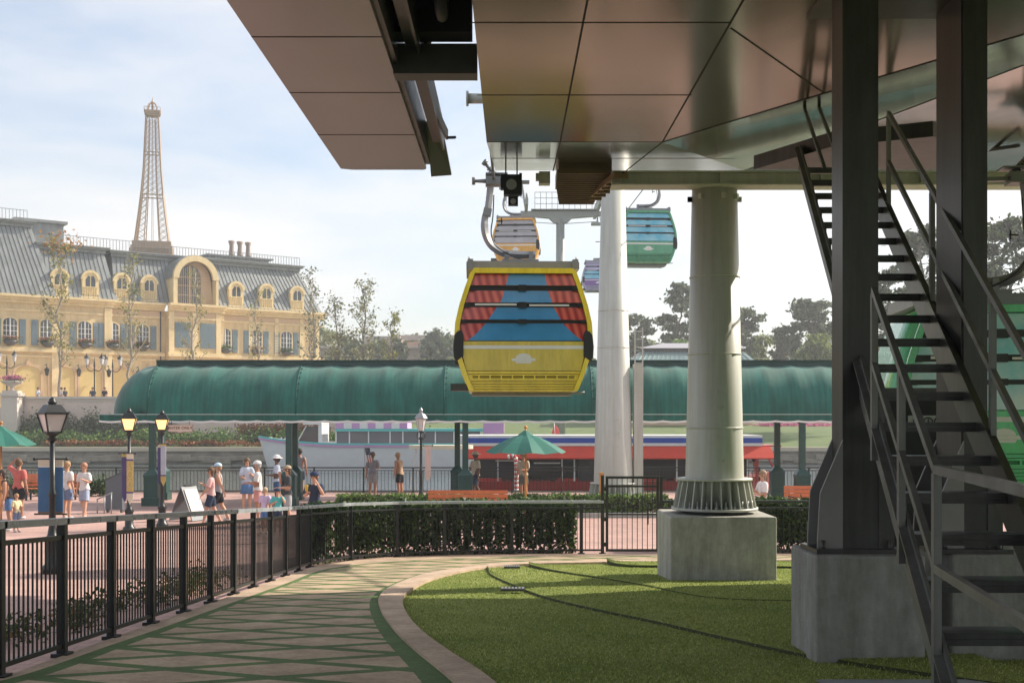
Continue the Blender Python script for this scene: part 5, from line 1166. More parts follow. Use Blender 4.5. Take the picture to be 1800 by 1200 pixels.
tree('young_tree', 'slim bare young tree in front of the yellow building, just left of the canopy end', 228, 100.5, 445, 700, 70, 'bare', 2, M_yl, 800, .12, G1, M_barkp, 4.0)
tree('young_tree', 'slim bare young tree in front of the big arched bay', 341, 101.5, 470, 700, 62, 'bare', 3, M_yl, 550, .11, G1, M_barkp, 4.0)
tree('young_tree', 'slim bare young tree in front of the right part of the yellow building', 452, 102.5, 505, 700, 55, 'bare', 4, M_yl, 350, .11, G1, M_barkp, 4.0)
tree('young_tree', 'bare young tree at the right corner of the yellow building', 548, 103, 475, 700, 75, 'bare', 5, M_sage, 900, .12, G1, M_barkp, 4.0)
rg = np.random.default_rng(8); C = rg.normal(size=(170, 3))*[.9, .6, .55]+[X(110, 99.5), 99.5, Z(430, 99.5)]
tgt = [o for o in COL.objects if o.name == 'young_tree'][0]; link(leaf_mesh('top_leaves', C-np.array(tgt.location), .16, M_au, 3), 'top_leaves', tgt)
G2 = 'sparse tall shrubs left of the yellow gondola'
tree('sparse_tree', 'airy sparse-leaved tree between the yellow building and the yellow gondola', 640, 108, 496, 640, 88, 'bare', 6, M_sage2, 1900, .13, None, M_bark, 2)
tree('sparse_tree', 'smaller airy tree with yellowing leaves beside the taller sparse tree', 690, 109, 548, 640, 60, 'bare', 7, M_yl, 1500, .12, None, M_bark, 2)
tree('sparse_tree', 'low twiggy tree with olive leaves right of the building corner', 595, 107, 520, 640, 75, 'bare', 8, M_sage2, 1500, .12, None, M_bark, 2)
tree('palm_like_tree', 'small dark rounded treetop above the low tan building', 702, 170, 568, 640, 30, 'oak', 9, M_pine, 1800, .3)
tree('pine_tree', 'tall thin-crowned pine left of the big pale mast', 1191, 150, 497, 640, 62, 'pine', 10, M_pine, 5200, .26)
tree('pine_tree', 'pine with layered crown just right of the big pale mast', 1306, 150, 541, 640, 66, 'pine', 11, M_pine, 4600, .26)
tree('pine_tree', 'dark broad pine group left of the dark column', 1432, 152, 529, 640, 80, 'pine', 12, M_pine, 7500, .3)
tree('pine_tree', 'smaller pine left of the broad pine near the dark column', 1378, 155, 572, 640, 56, 'pine', 13, M_pine, 3500, .27)
tree('pine_tree', 'dark pine just right of the slimmer pale mast', 1118, 158, 551, 640, 55, 'pine', 14, M_pine, 4200, .28)
tree('pine_tree', 'pine seen between the staircase and the right dark column', 1618, 105, 395, 700, 100, 'pine', 15, M_pine, 6000, .2)
tree('pine_tree', 'tall pine at the right edge behind the gondola hanger', 1775, 95, 372, 700, 120, 'pine', 16, M_pine, 9000, .2)
tree('pine_tree', 'lower pine seen through the stair treads', 1560, 110, 470, 700, 80, 'pine', 17, M_pine, 4500, .2)
tree('leafy_tree', 'light yellow-green leafy tree in front of the broad pine', 1428, 140, 566, 640, 62, 'oak', 18, leafmat('lime_leaves', (.13, .19, .045), (.30, .34, .10), .45, .4), 6500, .25)
tree('leafy_tree', 'low rounded bright green tree behind the green roofed pavilion', 1182, 140, 581, 640, 60, 'oak', 19, M_grn, 5500, .25)
tree('leafy_tree', 'twiggy thin-leaved tree right of the big pale mast', 1340, 138, 592, 640, 60, 'bare', 20, M_olive, 1800, .2)
rr.seed(77)
bgs = [(730, 572, 46), (765, 562, 60), (795, 570, 40), (560, 560, 60), (610, 575, 60), (655, 578, 50), (1128, 574, 50), (1155, 590, 40), (1395, 598, 60), (1330, 605, 50), (1290, 600, 40), (1460, 590, 60), (1530, 580, 80), (1600, 560, 90), (1680, 540, 100), (1750, 520, 90), (1830, 500, 100)]
dl = ['olive distant tree above the low tan building, nearest the sparse trees', 'dark distant tree above the low tan building, tallest just left of the yellow gondola', 'distant tree directly behind the left edge of the yellow gondola',
 'distant tree showing just right of the yellow building corner', 'distant dark tree behind the twiggy olive tree', 'distant tree behind the foot of the tall sparse tree', 'distant olive tree just right of the slimmer pale mast', 'small distant dark tree left of the low bright green tree',
 'distant tree between the twiggy tree and the lime leafy tree', 'low distant olive tree right of the big pale mast', 'distant dark tree hidden mostly by the big pale mast', 'distant tree beside the left edge of the first dark column',
 'distant tree seen between stair treads beside the first dark column', 'distant dark tree seen through the middle of the staircase', 'distant tree behind the second dark column', 'distant olive tree right of the second dark column above the gondola', 'distant dark tree at the far right edge']
for i, (px_, py, w_) in enumerate(bgs):
    tree('distant_tree', dl[i], px_, 185+rr.uniform(-10, 15), py, 640, w_*1.1, 'oak', 40+i, [M_olive, M_pine, M_bush][i % 3], 2600, .42, 'far tree line left of the gondola' if px_ < 900 else 'far tree line right of the gondola')
scatter_bush('far_hedgerow', 'dense dark undergrowth closing the horizon', 'undergrowth', [(X(px_, 175), 175+rr.uniform(-4, 4), Z(634, 175)-2.8+rr.uniform(-.5, .6), 4, 3, 3.2) for px_ in range(520, 2000, 22)], 16000, .4, M_olive, 61, kind='stuff')
t = Thing('conifer', 'tiny dark pointed conifer on the canopy skyline left of the gondola', 'tree', (X(757, 125), 125, 2.7)); ng = np.random.default_rng(1); h = ng.random(700)**1.3*(Z(612, 125)-2.7)
a = ng.random(700)*2*PI; hh = Z(612, 125)-2.7; rr_ = (1-h/hh)*.85*ng.random(700)**.5; t.part(leaf_mesh('crown', np.stack([rr_*np.cos(a), rr_*np.sin(a), h], 1), .14, M_pine, 2), 'crown', None); m = MB(); m.tube([(0, 0, -.3), (0, 0, hh*.9)], [.12, .02], 6); t.part(m, 'trunk', M_bark)

# ================================================================ FAR BUILDINGS
t = Thing('low_building', 'long low pinkish tan building on the skyline left of the yellow gondola', 'building', (X(720, 190), 190, 3))
m = MB(); m.box(X(560, 190), X(860, 190), 190, 205, 3, Z(612, 190)); m.box(X(700, 190), X(785, 190), 191, 200, Z(612, 190)+.001, Z(600, 190)); t.part(m, 'wall', mat('dusty_pink_wall', (.42, .31, .26), .85, var=.08, vs=.2), world=True)
m = MB(); m.box(X(558, 190), X(862, 190), 189.4, 205, Z(612, 190)+.01, Z(612, 190)+.35); m.box(X(690, 190), X(800, 190), 189.6, 190, Z(600, 190)+.2, Z(600, 190)+1.0); m.box(X(640, 190), X(705, 190), 188, 200, Z(612, 190)+.4, Z(592, 190)); t.part(m, 'parapet', mat('dusty_pink_trim', (.55, .45, .40), .8), world=True)
t = Thing('roofed_pavilion', 'pavilion with pale green ribbed metal hip roof behind the canopy', 'pavilion', (X(1215, 120), 120, 2.5))
m = MB(); zr, ze = Z(603, 124), Z(640, 119); zm_ = Z(618, 121.5)
a0_, a1_, b0_, b1_, c0_, c1_ = X(1108, 119), X(1335, 119), X(1126, 121.5), X(1308, 121.5), X(1165, 124), X(1292, 124)
m.add([(a0_, 119, ze), (a1_, 119, ze), (b1_, 121.5, zm_), (b0_, 121.5, zm_), (a0_, 129, ze), (a1_, 129, ze), (b1_, 126.5, zm_), (b0_, 126.5, zm_)], [(0, 1, 2, 3), (1, 5, 6, 2), (5, 4, 7, 6), (4, 0, 3, 7)])
n = 26
for i in range(1, n): q = i/n; m.bar((a0_+(a1_-a0_)*q, 118.97, ze+.02), (b0_+(b1_-b0_)*q, 121.47, zm_+.02), .06, .08)
lr = t.part(m, 'lower_roof', mat('pale_green_metal_roof', (.22, .31, .30), .45, .3, var=.08), world=True)
m = MB(); z2 = zm_+.35
m.box(b0_+.3, b1_-.3, 121.8, 126.2, zm_-.2, z2, 1); m.add([(b0_-.2, 121.2, z2), (b1_+.2, 121.2, z2), (c1_, 124, zr), (c0_, 124, zr), (b0_-.2, 126.8, z2), (b1_+.2, 126.8, z2)], [(0, 1, 2, 3), (1, 5, 2), (5, 4, 3, 2), (4, 0, 3)])
t.part(m, 'upper_roof', [mat('pale_lilac_metal_roof', (.42, .40, .42), .45, .3), M_dgrey], world=True)
m = MB(); m.box(a0_+.8, a1_-.8, 119.8, 128, 2.5, ze-.01); t.part(m, 'wall', M_tanw, world=True)

# ================================================================ BOATS
def hull(m, x0, x1, y, bw, zw, sheer, mi=0, flip=1, n=24):
    v = []
    for i in range(n+1):
        u = i/n; x = x0+(x1-x0)*u; b = bw*min(1, (1-(1-min(1, u/.28))**2.2))*(1 if u < .9 else 1-.25*((u-.9)/.1)**2); zt_ = sheer(u); rake = .7*(1-min(1, u/.12))
        v += [(x, y-b, zt_), (x+rake*(x1-x0)/abs(x1-x0), y-b*.82, zw), (x+rake*(x1-x0)/abs(x1-x0), y+b*.82, zw), (x, y+b, zt_)]
    m.add(v, [(i*4+k, i*4+k+1, (i+1)*4+k+1, (i+1)*4+k) for i in range(n) for k in range(3)]+[(n*4, n*4+1, n*4+2, n*4+3), (3, 2, 1, 0)]+[(i*4+3, i*4, i*4+4, i*4+7) for i in range(n)], mi, False); return v
zw = -.35
db = 78; x0, x1 = X(455, db), X(886, db); z = lambda py: Z(py, db)
bt = Thing('ferry_boat', 'long white ferry with pink and turquoise trim lying across the lagoon', 'boat', ((x0+x1)/2, db, zw))
zb0, zb1 = Z(800, db), 0
sh = lambda u: z(779)+(.45*(1-min(1, u/.35))**1.6); 
m = MB(); hull(m, x0, x1, db, 2.0, zw-.3, sh); bt.part(m, 'hull', mat('white_boat_paint', (.66, .66, .66), .35, coat=.4, var=.04), world=True)
m = MB()
for i in range(24):
    for oy, mi, dz in ((0, 0, 0), (0, 1, .13)):
        u0, u1 = i/24, (i+1)/24; b0 = 2.0*min(1, 1-(1-min(1, u0/.28))**2.2)+.03; b1 = 2.0*min(1, 1-(1-min(1, u1/.28))**2.2)+.03
        m.bar((x0+(x1-x0)*u0, db-b0, sh(u0)-.14+dz), (x0+(x1-x0)*u1, db-b1, sh(u1)-.14+dz), .05, .12, mi)
bt.part(m, 'rubbing_strake', [mat('pink_trim', (.55, .25, .48), .5), mat('turquoise_trim', (.10, .50, .48), .5)], world=True)
m = MB(); xa, xb = X(597, db), X(850, db); m.box(xa, xb, db-1.7, db+1.7, z(757)-.02, z(753)); bt.part(m, 'cabin_roof', mat('turquoise_trim', (.10, .50, .48), .5), world=True)
m = MB(); xs_ = np.linspace(X(597, db), X(720, db), 10)
for i in range(9): m.box(xs_[i], xs_[i+1], db-1.68, db+1.6, z(752.8), z(743), i % 2)
m.box(X(850, db), X(886, db), db-1.5, db+1.5, z(762), z(743), 0)
bt.part(m, 'striped_canopy', [mat('lilac_canvas', (.55, .30, .55), .7), M_white], world=True)
m = MB(); m.box(X(597, db), X(846, db), db-1.55, db+1.55, z(779)+.0, z(757.3)); bt.part(m, 'cabin_glazing', mat('smoked_glazing', (.12, .125, .14), .2, coat=.5), world=True)
m = MB()
for px_ in (597, 620, 653, 690, 712, 740, 768, 800, 846): m.box(X(px_, db)-.04, X(px_, db)+.04, db-1.6, db-1.56, z(780), z(757)); bt.part(m, 'window_post', M_white, world=True); m = MB()
m.box(X(566, db), X(572, db), db-1.5, db+1.5, z(779), z(745)); m.box(X(540, db), X(572, db), db-1.55, db+1.55, z(747)+.05, z(745)+.1); m.bar((X(528, db), db-1.4, z(778)), (X(545, db), db-1.4, z(748)), .06, .06)
for px_ in (477, 500, 502): m.box(X(px_, db)-.12, X(px_, db)+.12, db-.6, db-.3, z(779)+.3, z(768))
m.box(X(572, db), X(597, db), db-1.3, db+1.3, z(779), z(776)); bt.part(m, 'wheelhouse_frame', M_white, world=True)
m = MB(); m.add([(X(530, db), db-1.38, z(777)), (X(565, db), db-1.38, z(777)), (X(565, db), db-1.38, z(749)), (X(546, db), db-1.38, z(749))], [(0, 1, 2, 3)]); bt.part(m, 'windscreen', M_glass, world=True)

db = 56; x1, x0 = X(820, db), X(1370, db)
bt = Thing('ferry_boat', 'red awninged ferry with white and blue striped roof moored behind the green umbrella', 'boat', ((x0+x1)/2, db, zw))
z = lambda py: Z(py, db)
m = MB(); hull(m, x0, x1, db, 1.9, zw-.3, lambda u: z(842)+.5*(1-min(1, u/.2))**1.5); bt.part(m, 'hull', mat('red_boat_paint', (.42, .03, .02), .35, coat=.4), world=True)
xa, xb = X(822, db), X(1325, db)
m = MB(); m.box(xa, xb, db-1.9, db+1.9, z(766)-.06, z(764), 0); m.box(xa, xb, db-1.93, db+1.9, z(777), z(766)-.061, 1); m.box(xa, xb, db-1.92, db+1.9, z(782), z(777)-.001, 0)
m.box(xa-.5, xa, db-1.7, db+1.7, z(782), z(764), 0); bt.part(m, 'striped_roof', [M_white, mat('blue_stripe', (.02, .07, .38), .45)], world=True)
m = MB(); m.add([(xa+.1, db-1.94, z(783)), (xb+.35, db-1.94, z(783)), (xb+.5, db-2.5, z(802)), (xa+.1, db-2.5, z(802)), (xa+.1, db-2.45, z(804)), (xb+.5, db-2.45, z(804))], [(0, 3, 2, 1), (3, 4, 5, 2), (0, 1, 5, 4)]); m.box(xa+.1, xb+.3, db-1.9, db+1.9, z(783)-.04, z(782)-.01)
bt.part(m, 'awning', mat('red_canvas', (.55, .045, .02), .7, var=.12, vs=1.5), world=True)
m = MB(); m.box(xa+.3, xb-.2, db+.2, db+1.7, z(842), z(783)-.05); m.box(X(1013, db), X(1040, db), db-1.6, db+.2, z(842), z(790)); bt.part(m, 'dark_interior', mat('dark_cabin', (.018, .02, .024), .5), world=True)
m = MB()
for px_ in (876, 985, 1006, 1180, 1240, 1300): m.box(X(px_, db)-.03, X(px_, db)+.03, db-1.9, db-1.84, z(842), z(783)-.05)
m.box(X(872, db), X(908, db), db-1.9, db-1.86, z(808), z(806)); m.box(X(937, db), X(982, db), db-1.9, db-1.86, z(812), z(810)); bt.part(m, 'roof_post', M_white, world=True)
for px_ in (860, 1000, 1130, 1200):
    m = MB(); x = X(px_, db); m.box(x-.6, x+.6, db-1.5, db-.9, z(845), z(838), 0)
    for k in range(5): m.box(x-.55+k*.26, x-.47+k*.26, db-1.52, db-1.48, z(858), z(845)-.001, 1)
    bt.part(m, 'seat', [mat('red_vinyl', (.5, .03, .02), .4), M_white], world=True)
m = MB(); m.bar((X(1325, db), db-1.7, z(783)), (X(1362, db), db-1.2, z(840)), .07, .07); m.bar((X(1325, db), db-1.7, z(783)), (X(1340, db), db-1.6, z(782)), .3, .07); m.bar((X(1318, db), db-1.7, z(783)), (X(1318, db), db-1.7, z(842)), .12, .12)
m.box(X(1318, db), X(1360, db), db-1.6, db+1.6, z(784), z(781)); bt.part(m, 'wheelhouse_frame', mat('red_boat_paint', (.42, .03, .02), .35), world=True)
# striped pole
m = MB(); x = X(907, 50); seg_ = [(x-.35, 50, Z(803, 50)), (x-.1, 50, Z(800, 50)), (x, 50, Z(806, 50)), (x+.02, 50, Z(830, 50)), (x+.02, 50, -.2)]
L_ = resample(seg_, 22)
for i, (a, b) in enumerate(zip(L_, L_[1:])): m.tube([a, b], .09, 8, i % 2)
t = Thing('striped_mooring_pole', 'hooked red and white striped mooring pole beside the red ferry', 'pole', (x, 50, -.3)); t.part(m, 'pole', [M_white, mat('red_vinyl', (.5, .03, .02), .4)], world=True)
# cream-topped dock shelter
d = 50; x = X(775, d); t = Thing('dock_shelter', 'small oval cream topped dock shelter on slanted white legs by the railing', 'shelter', (x, d, -.4))
m = MB(); v = []; n = 28; z1 = Z(786, d)
m.add([(x+1.35*math.cos(2*PI*k/n), d+.8*math.sin(2*PI*k/n), z1+dz) for dz in (-.06, .1) for k in range(n)], [tuple(range(n))[::-1], tuple(range(n, 2*n))]+[(k, (k+1) % n, (k+1) % n+n, k+n) for k in range(n)]); t.part(m, 'oval_top', mat('cream_paint', (.66, .62, .48), .5), world=True)
for dx, dx2 in ((-1.0, -1.4), (-.8, -1.15), (.9, 1.0), (.75, .8)):
    m = MB(); m.bar((x+dx, d-.2, z1-.05), (x+dx2, d-.2, -.5), .05, .05); t.part(m, 'leg', M_white, world=True)
m = MB(); m.box(x-1.6, x+1.6, 49.1, 50.8, -.5, -.15); t.part(m, 'deck', M_dgrey, world=True)

# ================================================================ LAMPS
M_lit = mat('lit_lamp_glass', (.9, .75, .5), .4, emis=(1.0, .55, .16), es=.75); M_frost = mat('frosted_lamp_glass', (.62, .58, .56), .35, coat=.3, var=.06)
M_brass = mat('ivory_paint', (.5, .42, .3), .5)
def lamp(name, label, px_, d, pytop, w, lit, rz=0, zb=None, grp=None):
    zg = ter(d) if zb is None else zb; H = Z(pytop, d)-zg; t = Thing(name, label, 'street lamp', (X(px_, d), d, zg), rz, grp)
    hl = w*1.65; zl = H-hl*1.0
    m = MB(); m.lathe((0, 0, 0), [(.16, 0), (.16, .12), (.11, .16), (.10, .5), (.13, .55), (.075, .62), (.055, .75), (.05, zl*.55), (.062, zl*.56), (.062, zl*.58), (.045, zl*.6), (.04, zl-.1)], 16); t.part(m, 'pole', M_black)
    m = MB(); m.lathe((0, 0, 0), [(.045, zl-.12), (.09, zl-.08), (.05, zl-.04), (.16*w/.45, zl+.01), (.16*w/.45, zl+.03)], 12); t.part(m, 'neck', M_black)
    r0, r1 = w*.30*1.414, w*.5*1.414; zg0, zg1 = zl+.03, zl+.03+hl*.5
    lt = MB(); lt.lathe((0, 0, 0), [(r0-.012, zg0), (r1-.012, zg1)], 4, sm=False, rot=PI/4); lo = t.part(lt, 'lantern_glass', M_lit if lit else M_frost)
    m = MB()
    for k in range(4):
        a = PI/4+k*PI/2; a2 = a+PI/2
        p0, p1 = Vector((r0*math.cos(a), r0*math.sin(a), zg0)), Vector((r1*math.cos(a), r1*math.sin(a), zg1)); m.bar(p0, p1, .022, .022)
        q0, q1 = Vector((r0*math.cos(a2), r0*math.sin(a2), zg0)), Vector((r1*math.cos(a2), r1*math.sin(a2), zg1)); m.bar(p0, q0, .025, .025)
    t.part(m, 'lantern_frame', M_black, parent=lo)
    m = MB(); m.lathe((0, 0, 0), [(r1*1.12, zg1), (r1*1.12, zg1+.03), (r1*.98, zg1+.035), (r1*.62, zg1+hl*.26), (r1*.5, zg1+hl*.28)], 4, sm=False, rot=PI/4); m.lathe((0, 0, 0), [(.06, zg1+hl*.28), (.075, zg1+hl*.36), (.05, zg1+hl*.38), (.055, zg1+hl*.42), (.01, zg1+hl*.49)], 10); t.part(m, 'lantern_cap', M_black)
    return t, H
GL = 'square lanterns on black posts'
la, H = lamp('street_lamp', 'nearest black street lamp with large unlit square lantern and a wide blue banner', 92, 19, 700, .345, False, R(42), grp=GL)
lb, Hb = lamp('street_lamp', 'black street lamp with glowing lantern and a gold pointed pennant', 227, 31, 718, .36, True, R(12), grp=GL)
lc, Hc = lamp('street_lamp', 'black street lamp with glowing lantern and blue pointed pennants, beside the canopy post', 285, 32.5, 722, .33, True, R(10), grp=GL)
def flatbanner(name, label, x, y, z0, z1, w, mats, bands, point=0, bar=True, rz=0):
    t = Thing(name, label, 'banner', (x, y, z0), rz); m = MB(); h = z1-z0
    for (a, b, mi) in bands: m.box(-w/2, w/2, -.008, .008, a*h, b*h-.001, mi)
    if point: m.prism([(-w/2, 0), (w/2, 0), (0, -point)], lambda u, v, d: (u, d, v), -.008, .008, bands[0][2])
    t.part(m, 'cloth', mats)
    if bar:
        m = MB(); m.tube([(-w/2-.06, 0, h+.01), (w/2+.06, 0, h+.01)], .014, 8)
        for s_ in (-1, 1): m.ball((s_*(w/2+.06), 0, h+.01), .028, 8, 5)
        if not point: m.tube([(-w/2-.06, 0, -.01), (w/2+.06, 0, -.01)], .014, 8)
        t.part(m, 'banner_rod', M_black)
    return t
M_bb = mat('blue_banner_cloth', (.035, .11, .24), .7, col2=(.07, .17, .30), vs=2.2); M_go = mat('gold_cloth', (.50, .36, .10), .6, var=.2, vs=5); M_cr = mat('cream_cloth', (.62, .55, .42), .7); M_pur = mat('purple_cloth', (.09, .07, .20), .7, var=.2); M_lav = mat('pale_blue_cloth', (.42, .44, .52), .7, var=.1)
bn = flatbanner('lamp_banner', 'wide blue banner with cream top band hanging from the nearest street lamp', X(89, 19.13), 19.13, Z(903, 19), Z(808, 19), .40, [M_bb, M_cr, M_white, mat('brown_cloth', (.2, .13, .08), .7)], [(0, .03, 3), (.03, .86, 0), (.86, .88, 2), (.88, 1, 1)])
t = flatbanner('lamp_pennant', 'narrow gold pointed pennant with scroll pattern on the right of the left glowing lamp', X(228.5, 31)+.03, 30.9, Z(874, 31), Z(797, 31), .17, [M_go, M_cr, M_pur], [(0, .1, 1), (.1, .14, 2), (.14, .84, 0), (.84, .88, 2), (.88, 1, 1)], .18)
m = MB()
for z_, r_ in ((.32, .05), (.55, .06), (.78, .05)): n = 14; m.tube([(r_*math.cos(2*PI*k/n), -.011, z_*1.1+r_*1.9*math.sin(2*PI*k/n)) for k in range(n+1)], .006, 4)
t.part(m, 'scroll_pattern', M_cr)
flatbanner('lamp_pennant', 'narrow dark purple pennant on the left of the left glowing lamp', X(217, 31), 31.1, Z(872, 31), Z(797, 31), .15, [M_pur, M_go], [(0, .92, 0), (.92, 1, 1)], .16, rz=R(25))
flatbanner('lamp_pennant', 'narrow pale blue pennant with gold point right of the right glowing lamp', X(289, 32.4), 32.3, Z(844, 32.4), Z(780, 32.4), .14, [M_lav, M_go, M_pur], [(0, .12, 1), (.12, .16, 2), (.16, .95, 0), (.95, 1, 1)], .15)
flatbanner('lamp_pennant', 'narrow white edged dark pennant left of the right glowing lamp', X(277.5, 32.4), 32.6, Z(846, 32.4), Z(780, 32.4), .12, [M_pur, M_cr], [(0, .9, 0), (.9, 1, 1)], .13, rz=R(25))
# ornate post lamp in the middle
d = 37; zg = ter(d); t = Thing('street_lamp', 'slender black street lamp with ornate unlit lantern behind the orange bench', 'street lamp', (X(740, d), d, zg)); H = Z(716, d)-zg
m = MB(); m.lathe((0, 0, 0), [(.17, 0), (.17, .1), (.12, .15), (.1, .6), (.06, .7), (.05, 1.3), (.07, 1.35), (.045, 1.4), (.035, H-1.0), (.07, H-.95), (.03, H-.9), (.05, H-.72)], 14)
for s_ in (-1, 1): m.tube(smooth_line([(0, 0, H-1.0), (s_*.12, 0, H-.92), (s_*.1, 0, H-.78), (s_*.02, 0, H-.74)], 4), .014, 5)
t.part(m, 'pole', M_black)
m = MB(); m.lathe((0, 0, 0), [(.09, H-.72), (.16, H-.35)], 6, sm=False); t.part(m, 'lantern_glass', M_frost)
m = MB(); m.lathe((0, 0, 0), [(.20, H-.35), (.2, H-.32), (.11, H-.2), (.05, H-.16), (.06, H-.08), (.01, H)], 6, sm=False)
for k in range(6): a = k*PI/3; m.bar((.092*math.cos(a), .092*math.sin(a), H-.72), (.163*math.cos(a), .163*math.sin(a), H-.35), .014, .014)
t.part(m, 'lantern_cap', M_grey)
flatbanner('lamp_pennant', 'cream pennant with red marks and notched end hanging beside the slender lamp', X(752.5, 37), 36.9, Z(838, 37), Z(783, 37), .17, [mat('pale_pink_cloth', (.62, .45, .40), .7, var=.12, vs=9), M_cr], [(0, 1, 0)], .14)
# promenade double lamps
def prom_lamp(px_, d, pyt, label):
    t = Thing('promenade_lamp', label, 'street lamp', (X(px_, d), d, 4.0), 0, 'twin lantern lamps on the promenade'); H = Z(pyt, d)-4
    m = MB(); m.lathe((0, 0, 0), [(.2, 0), (.12, .4), (.06, .8), (.05, H-1.2), (.08, H-1.1), (.02, H-.4)], 10)
    for s_ in (-1, 1): m.tube(smooth_line([(0, 0, H-1.4), (s_*.35, 0, H-1.5), (s_*.62, 0, H-1.25), (s_*.62, 0, H-.95)], 4), .03, 6)
    t.part(m, 'pole', M_black)
    for s_ in (-1, 1):
        m = MB(); m.lathe((s_*.62, 0, 0), [(.12, H-.95), (.2, H-.45)], 6, 0, False); g_ = t.part(m, 'lantern_glass', M_frost)
        m = MB(); m.lathe((s_*.62, 0, 0), [(.25, H-.45), (.2, H-.3), (.08, H-.2), (.02, H)], 6, 0, False); t.part(m, 'lantern_cap', M_black)
prom_lamp(12, 98.5, 615, 'twin lantern lamp at the far left behind the flower urn'); prom_lamp(166, 98.6, 620, 'twin lantern lamp on the promenade, left one of the pair near the canopy end'); prom_lamp(198, 99.6, 622, 'twin lantern lamp on the promenade, right one of the pair near the canopy end')

# ================================================================ BENCHES, UMBRELLAS, SIGNS
M_ow = mat('orange_slats', (.60, .17, .055), .5, var=.15, vs=7)
def bench(label, px_, d, w, rz=0):
    t = Thing('park_bench', label, 'bench', (X(px_, d), d, ter(d)), rz, 'orange slatted benches')
    for z0, z1, y0, y1, nm in ((.42, .45, -.28, .18, 'seat'),):
        m = MB()
        for k in range(4): m.box(-w/2, w/2, y0+k*.115, y0+k*.115+.1, z0, z1)
        t.part(m, nm, M_ow)
    m = MB()
    for k in range(4): m.box(-w/2, w/2, .20+k*.012, .225+k*.012, .50+k*.115, .50+k*.115+.1)
    t.part(m, 'backrest', M_ow)
    for x in (-w/2+.15, w/2-.15):
        m = MB(); m.box(x-.03, x+.03, -.26, -.2, 0, .42); m.box(x-.03, x+.03, .15, .2, 0, .42); m.box(x-.03, x+.03, -.26, .2, .39, .418); m.bar((x, .24, .40), (x, .285, .95), .05, .03); m.box(x-.03, x+.03, -.26, .2, .62, .65); t.part(m, 'leg', M_black)
    return t
bench('long orange slatted bench seen from behind above the hedge', 822, 33.6, 2.26, R(0)); bench('orange slatted bench at the right, beside the dark column', 1428, 35.9, 1.6); bench('orange slatted bench behind the blue banner at the left', 90, 44, 1.95, 0)
M_umb = mat('green_umbrella_cloth', (.012, .13, .095), .65, var=.1)
def umbrella(label, px_, d, pyrim, pytop, w):
    zg = ter(d); t = Thing('umbrella', label, 'umbrella', (X(px_, d), d, zg), R(8), 'green market umbrellas'); zr, zt = Z(pyrim, d)-zg, Z(pytop, d)-zg; n = 8; m = MB()
    rim = [(w/2*math.cos(2*PI*k/n), w/2*math.sin(2*PI*k/n), zr) for k in range(n)]; v = []; M_ = 5
    for k in range(n):
        a = Vector(rim[k]); b = Vector(rim[(k+1) % n]); c = Vector((0, 0, zt)); rows_ = []
        for i in range(M_+1):
            u = i/M_; p = c.lerp(a, u); q = c.lerp(b, u); p.z += .06*math.sin(PI*u); q.z += .06*math.sin(PI*u); mid = p.lerp(q, .5); mid.z -= .045*u; mid.x *= 1-.03*u; mid.y *= 1-.03*u; rows_.append([p, mid, q])
        m.add([x for r in rows_ for x in r], [(i*3+j, (i+1)*3+j, (i+1)*3+j+1, i*3+j+1) for i in range(M_) for j in range(2)])
    t.part(m, 'cloth', M_umb)
    m = MB(); m.lathe((0, 0, 0), [(.26, zt-.1), (.05, zt+.06)], 8, sm=False); t.part(m, 'vent_cap', M_umb)
    m = MB(); m.tube([(0, 0, .05), (0, 0, zt+.1)], .028, 10); m.ball((0, 0, zt+.15), .05, 8, 6); t.part(m, 'pole', MC['orange_varnished_wood'])
    for k in range(n): m = MB(); m.bar((0, 0, zt-.02), (rim[k][0]*.97, rim[k][1]*.97, zr+.0), .02, .03); t.part(m, 'rib', MC['orange_varnished_wood'])
    m = MB(); m.lathe((0, 0, 0), [(.28, 0), (.28, .07), (.05, .1)], 16); t.part(m, 'base', M_dgrey); return t
umbrella('open green umbrella on an orange pole in front of the red ferry', 924, 34, 794, 760, 2.34); umbrella('green umbrella cut off by the left edge of the picture', 2, 34, 781, 752, 1.95)
t = Thing('queue_board', 'dark grey slope-topped board beside the left glowing lamp', 'board', (X(202, 38), 38, 0), R(-15))
m = MB(); m.prism([(-.3, .1), (.3, .1), (.3, 1.28), (-.3, 1.02)], lambda u, v, d: (u, d, v), -.06, .06); t.part(m, 'panel', mat('slate_grey_paint', (.10, .12, .14), .5)); m = MB(); m.bar((-.32, 0, 1.03), (.32, 0, 1.3), .15, .03); m.box(-.28, -.22, -.05, .05, 0, .1); m.box(.22, .28, -.05, .05, 0, .1); t.part(m, 'frame', M_dgrey)
m = MB()
for k in range(3): m.tube([(-.3+.25*k, -.5, 0), (-.3+.25*k, -.5, .45+.1*k)], .02, 6)
m.tube([(-.32, -.5, .44), (.22, -.5, .66)], .02, 6); t.part(m, 'side_rail', M_grey)
t = Thing('folding_sign', 'grey folding sandwich-board sign with white poster on the pink paving', 'sign', (X(331, 35), 35, 0), R(62))
for s_ in (-1, 1):
    m = MB(); m.cbox((0, s_*.22, .5), (.62, .03, 1.06), rx=s_*.42); q = t.part(m, 'board', mat('slate_grey_paint', (.10, .12, .14), .5))
    m = MB(); m.cbox((0, s_*.242, .54), (.5, .012, .82), rx=s_*.42); t.part(m, 'poster', mat('poster_white', (.66, .60, .56), .6, var=.08, vs=6), parent=q)
m = MB(); m.cbox((0, 0, 1.02), (.3, .06, .06)); t.part(m, 'handle', M_dgrey)
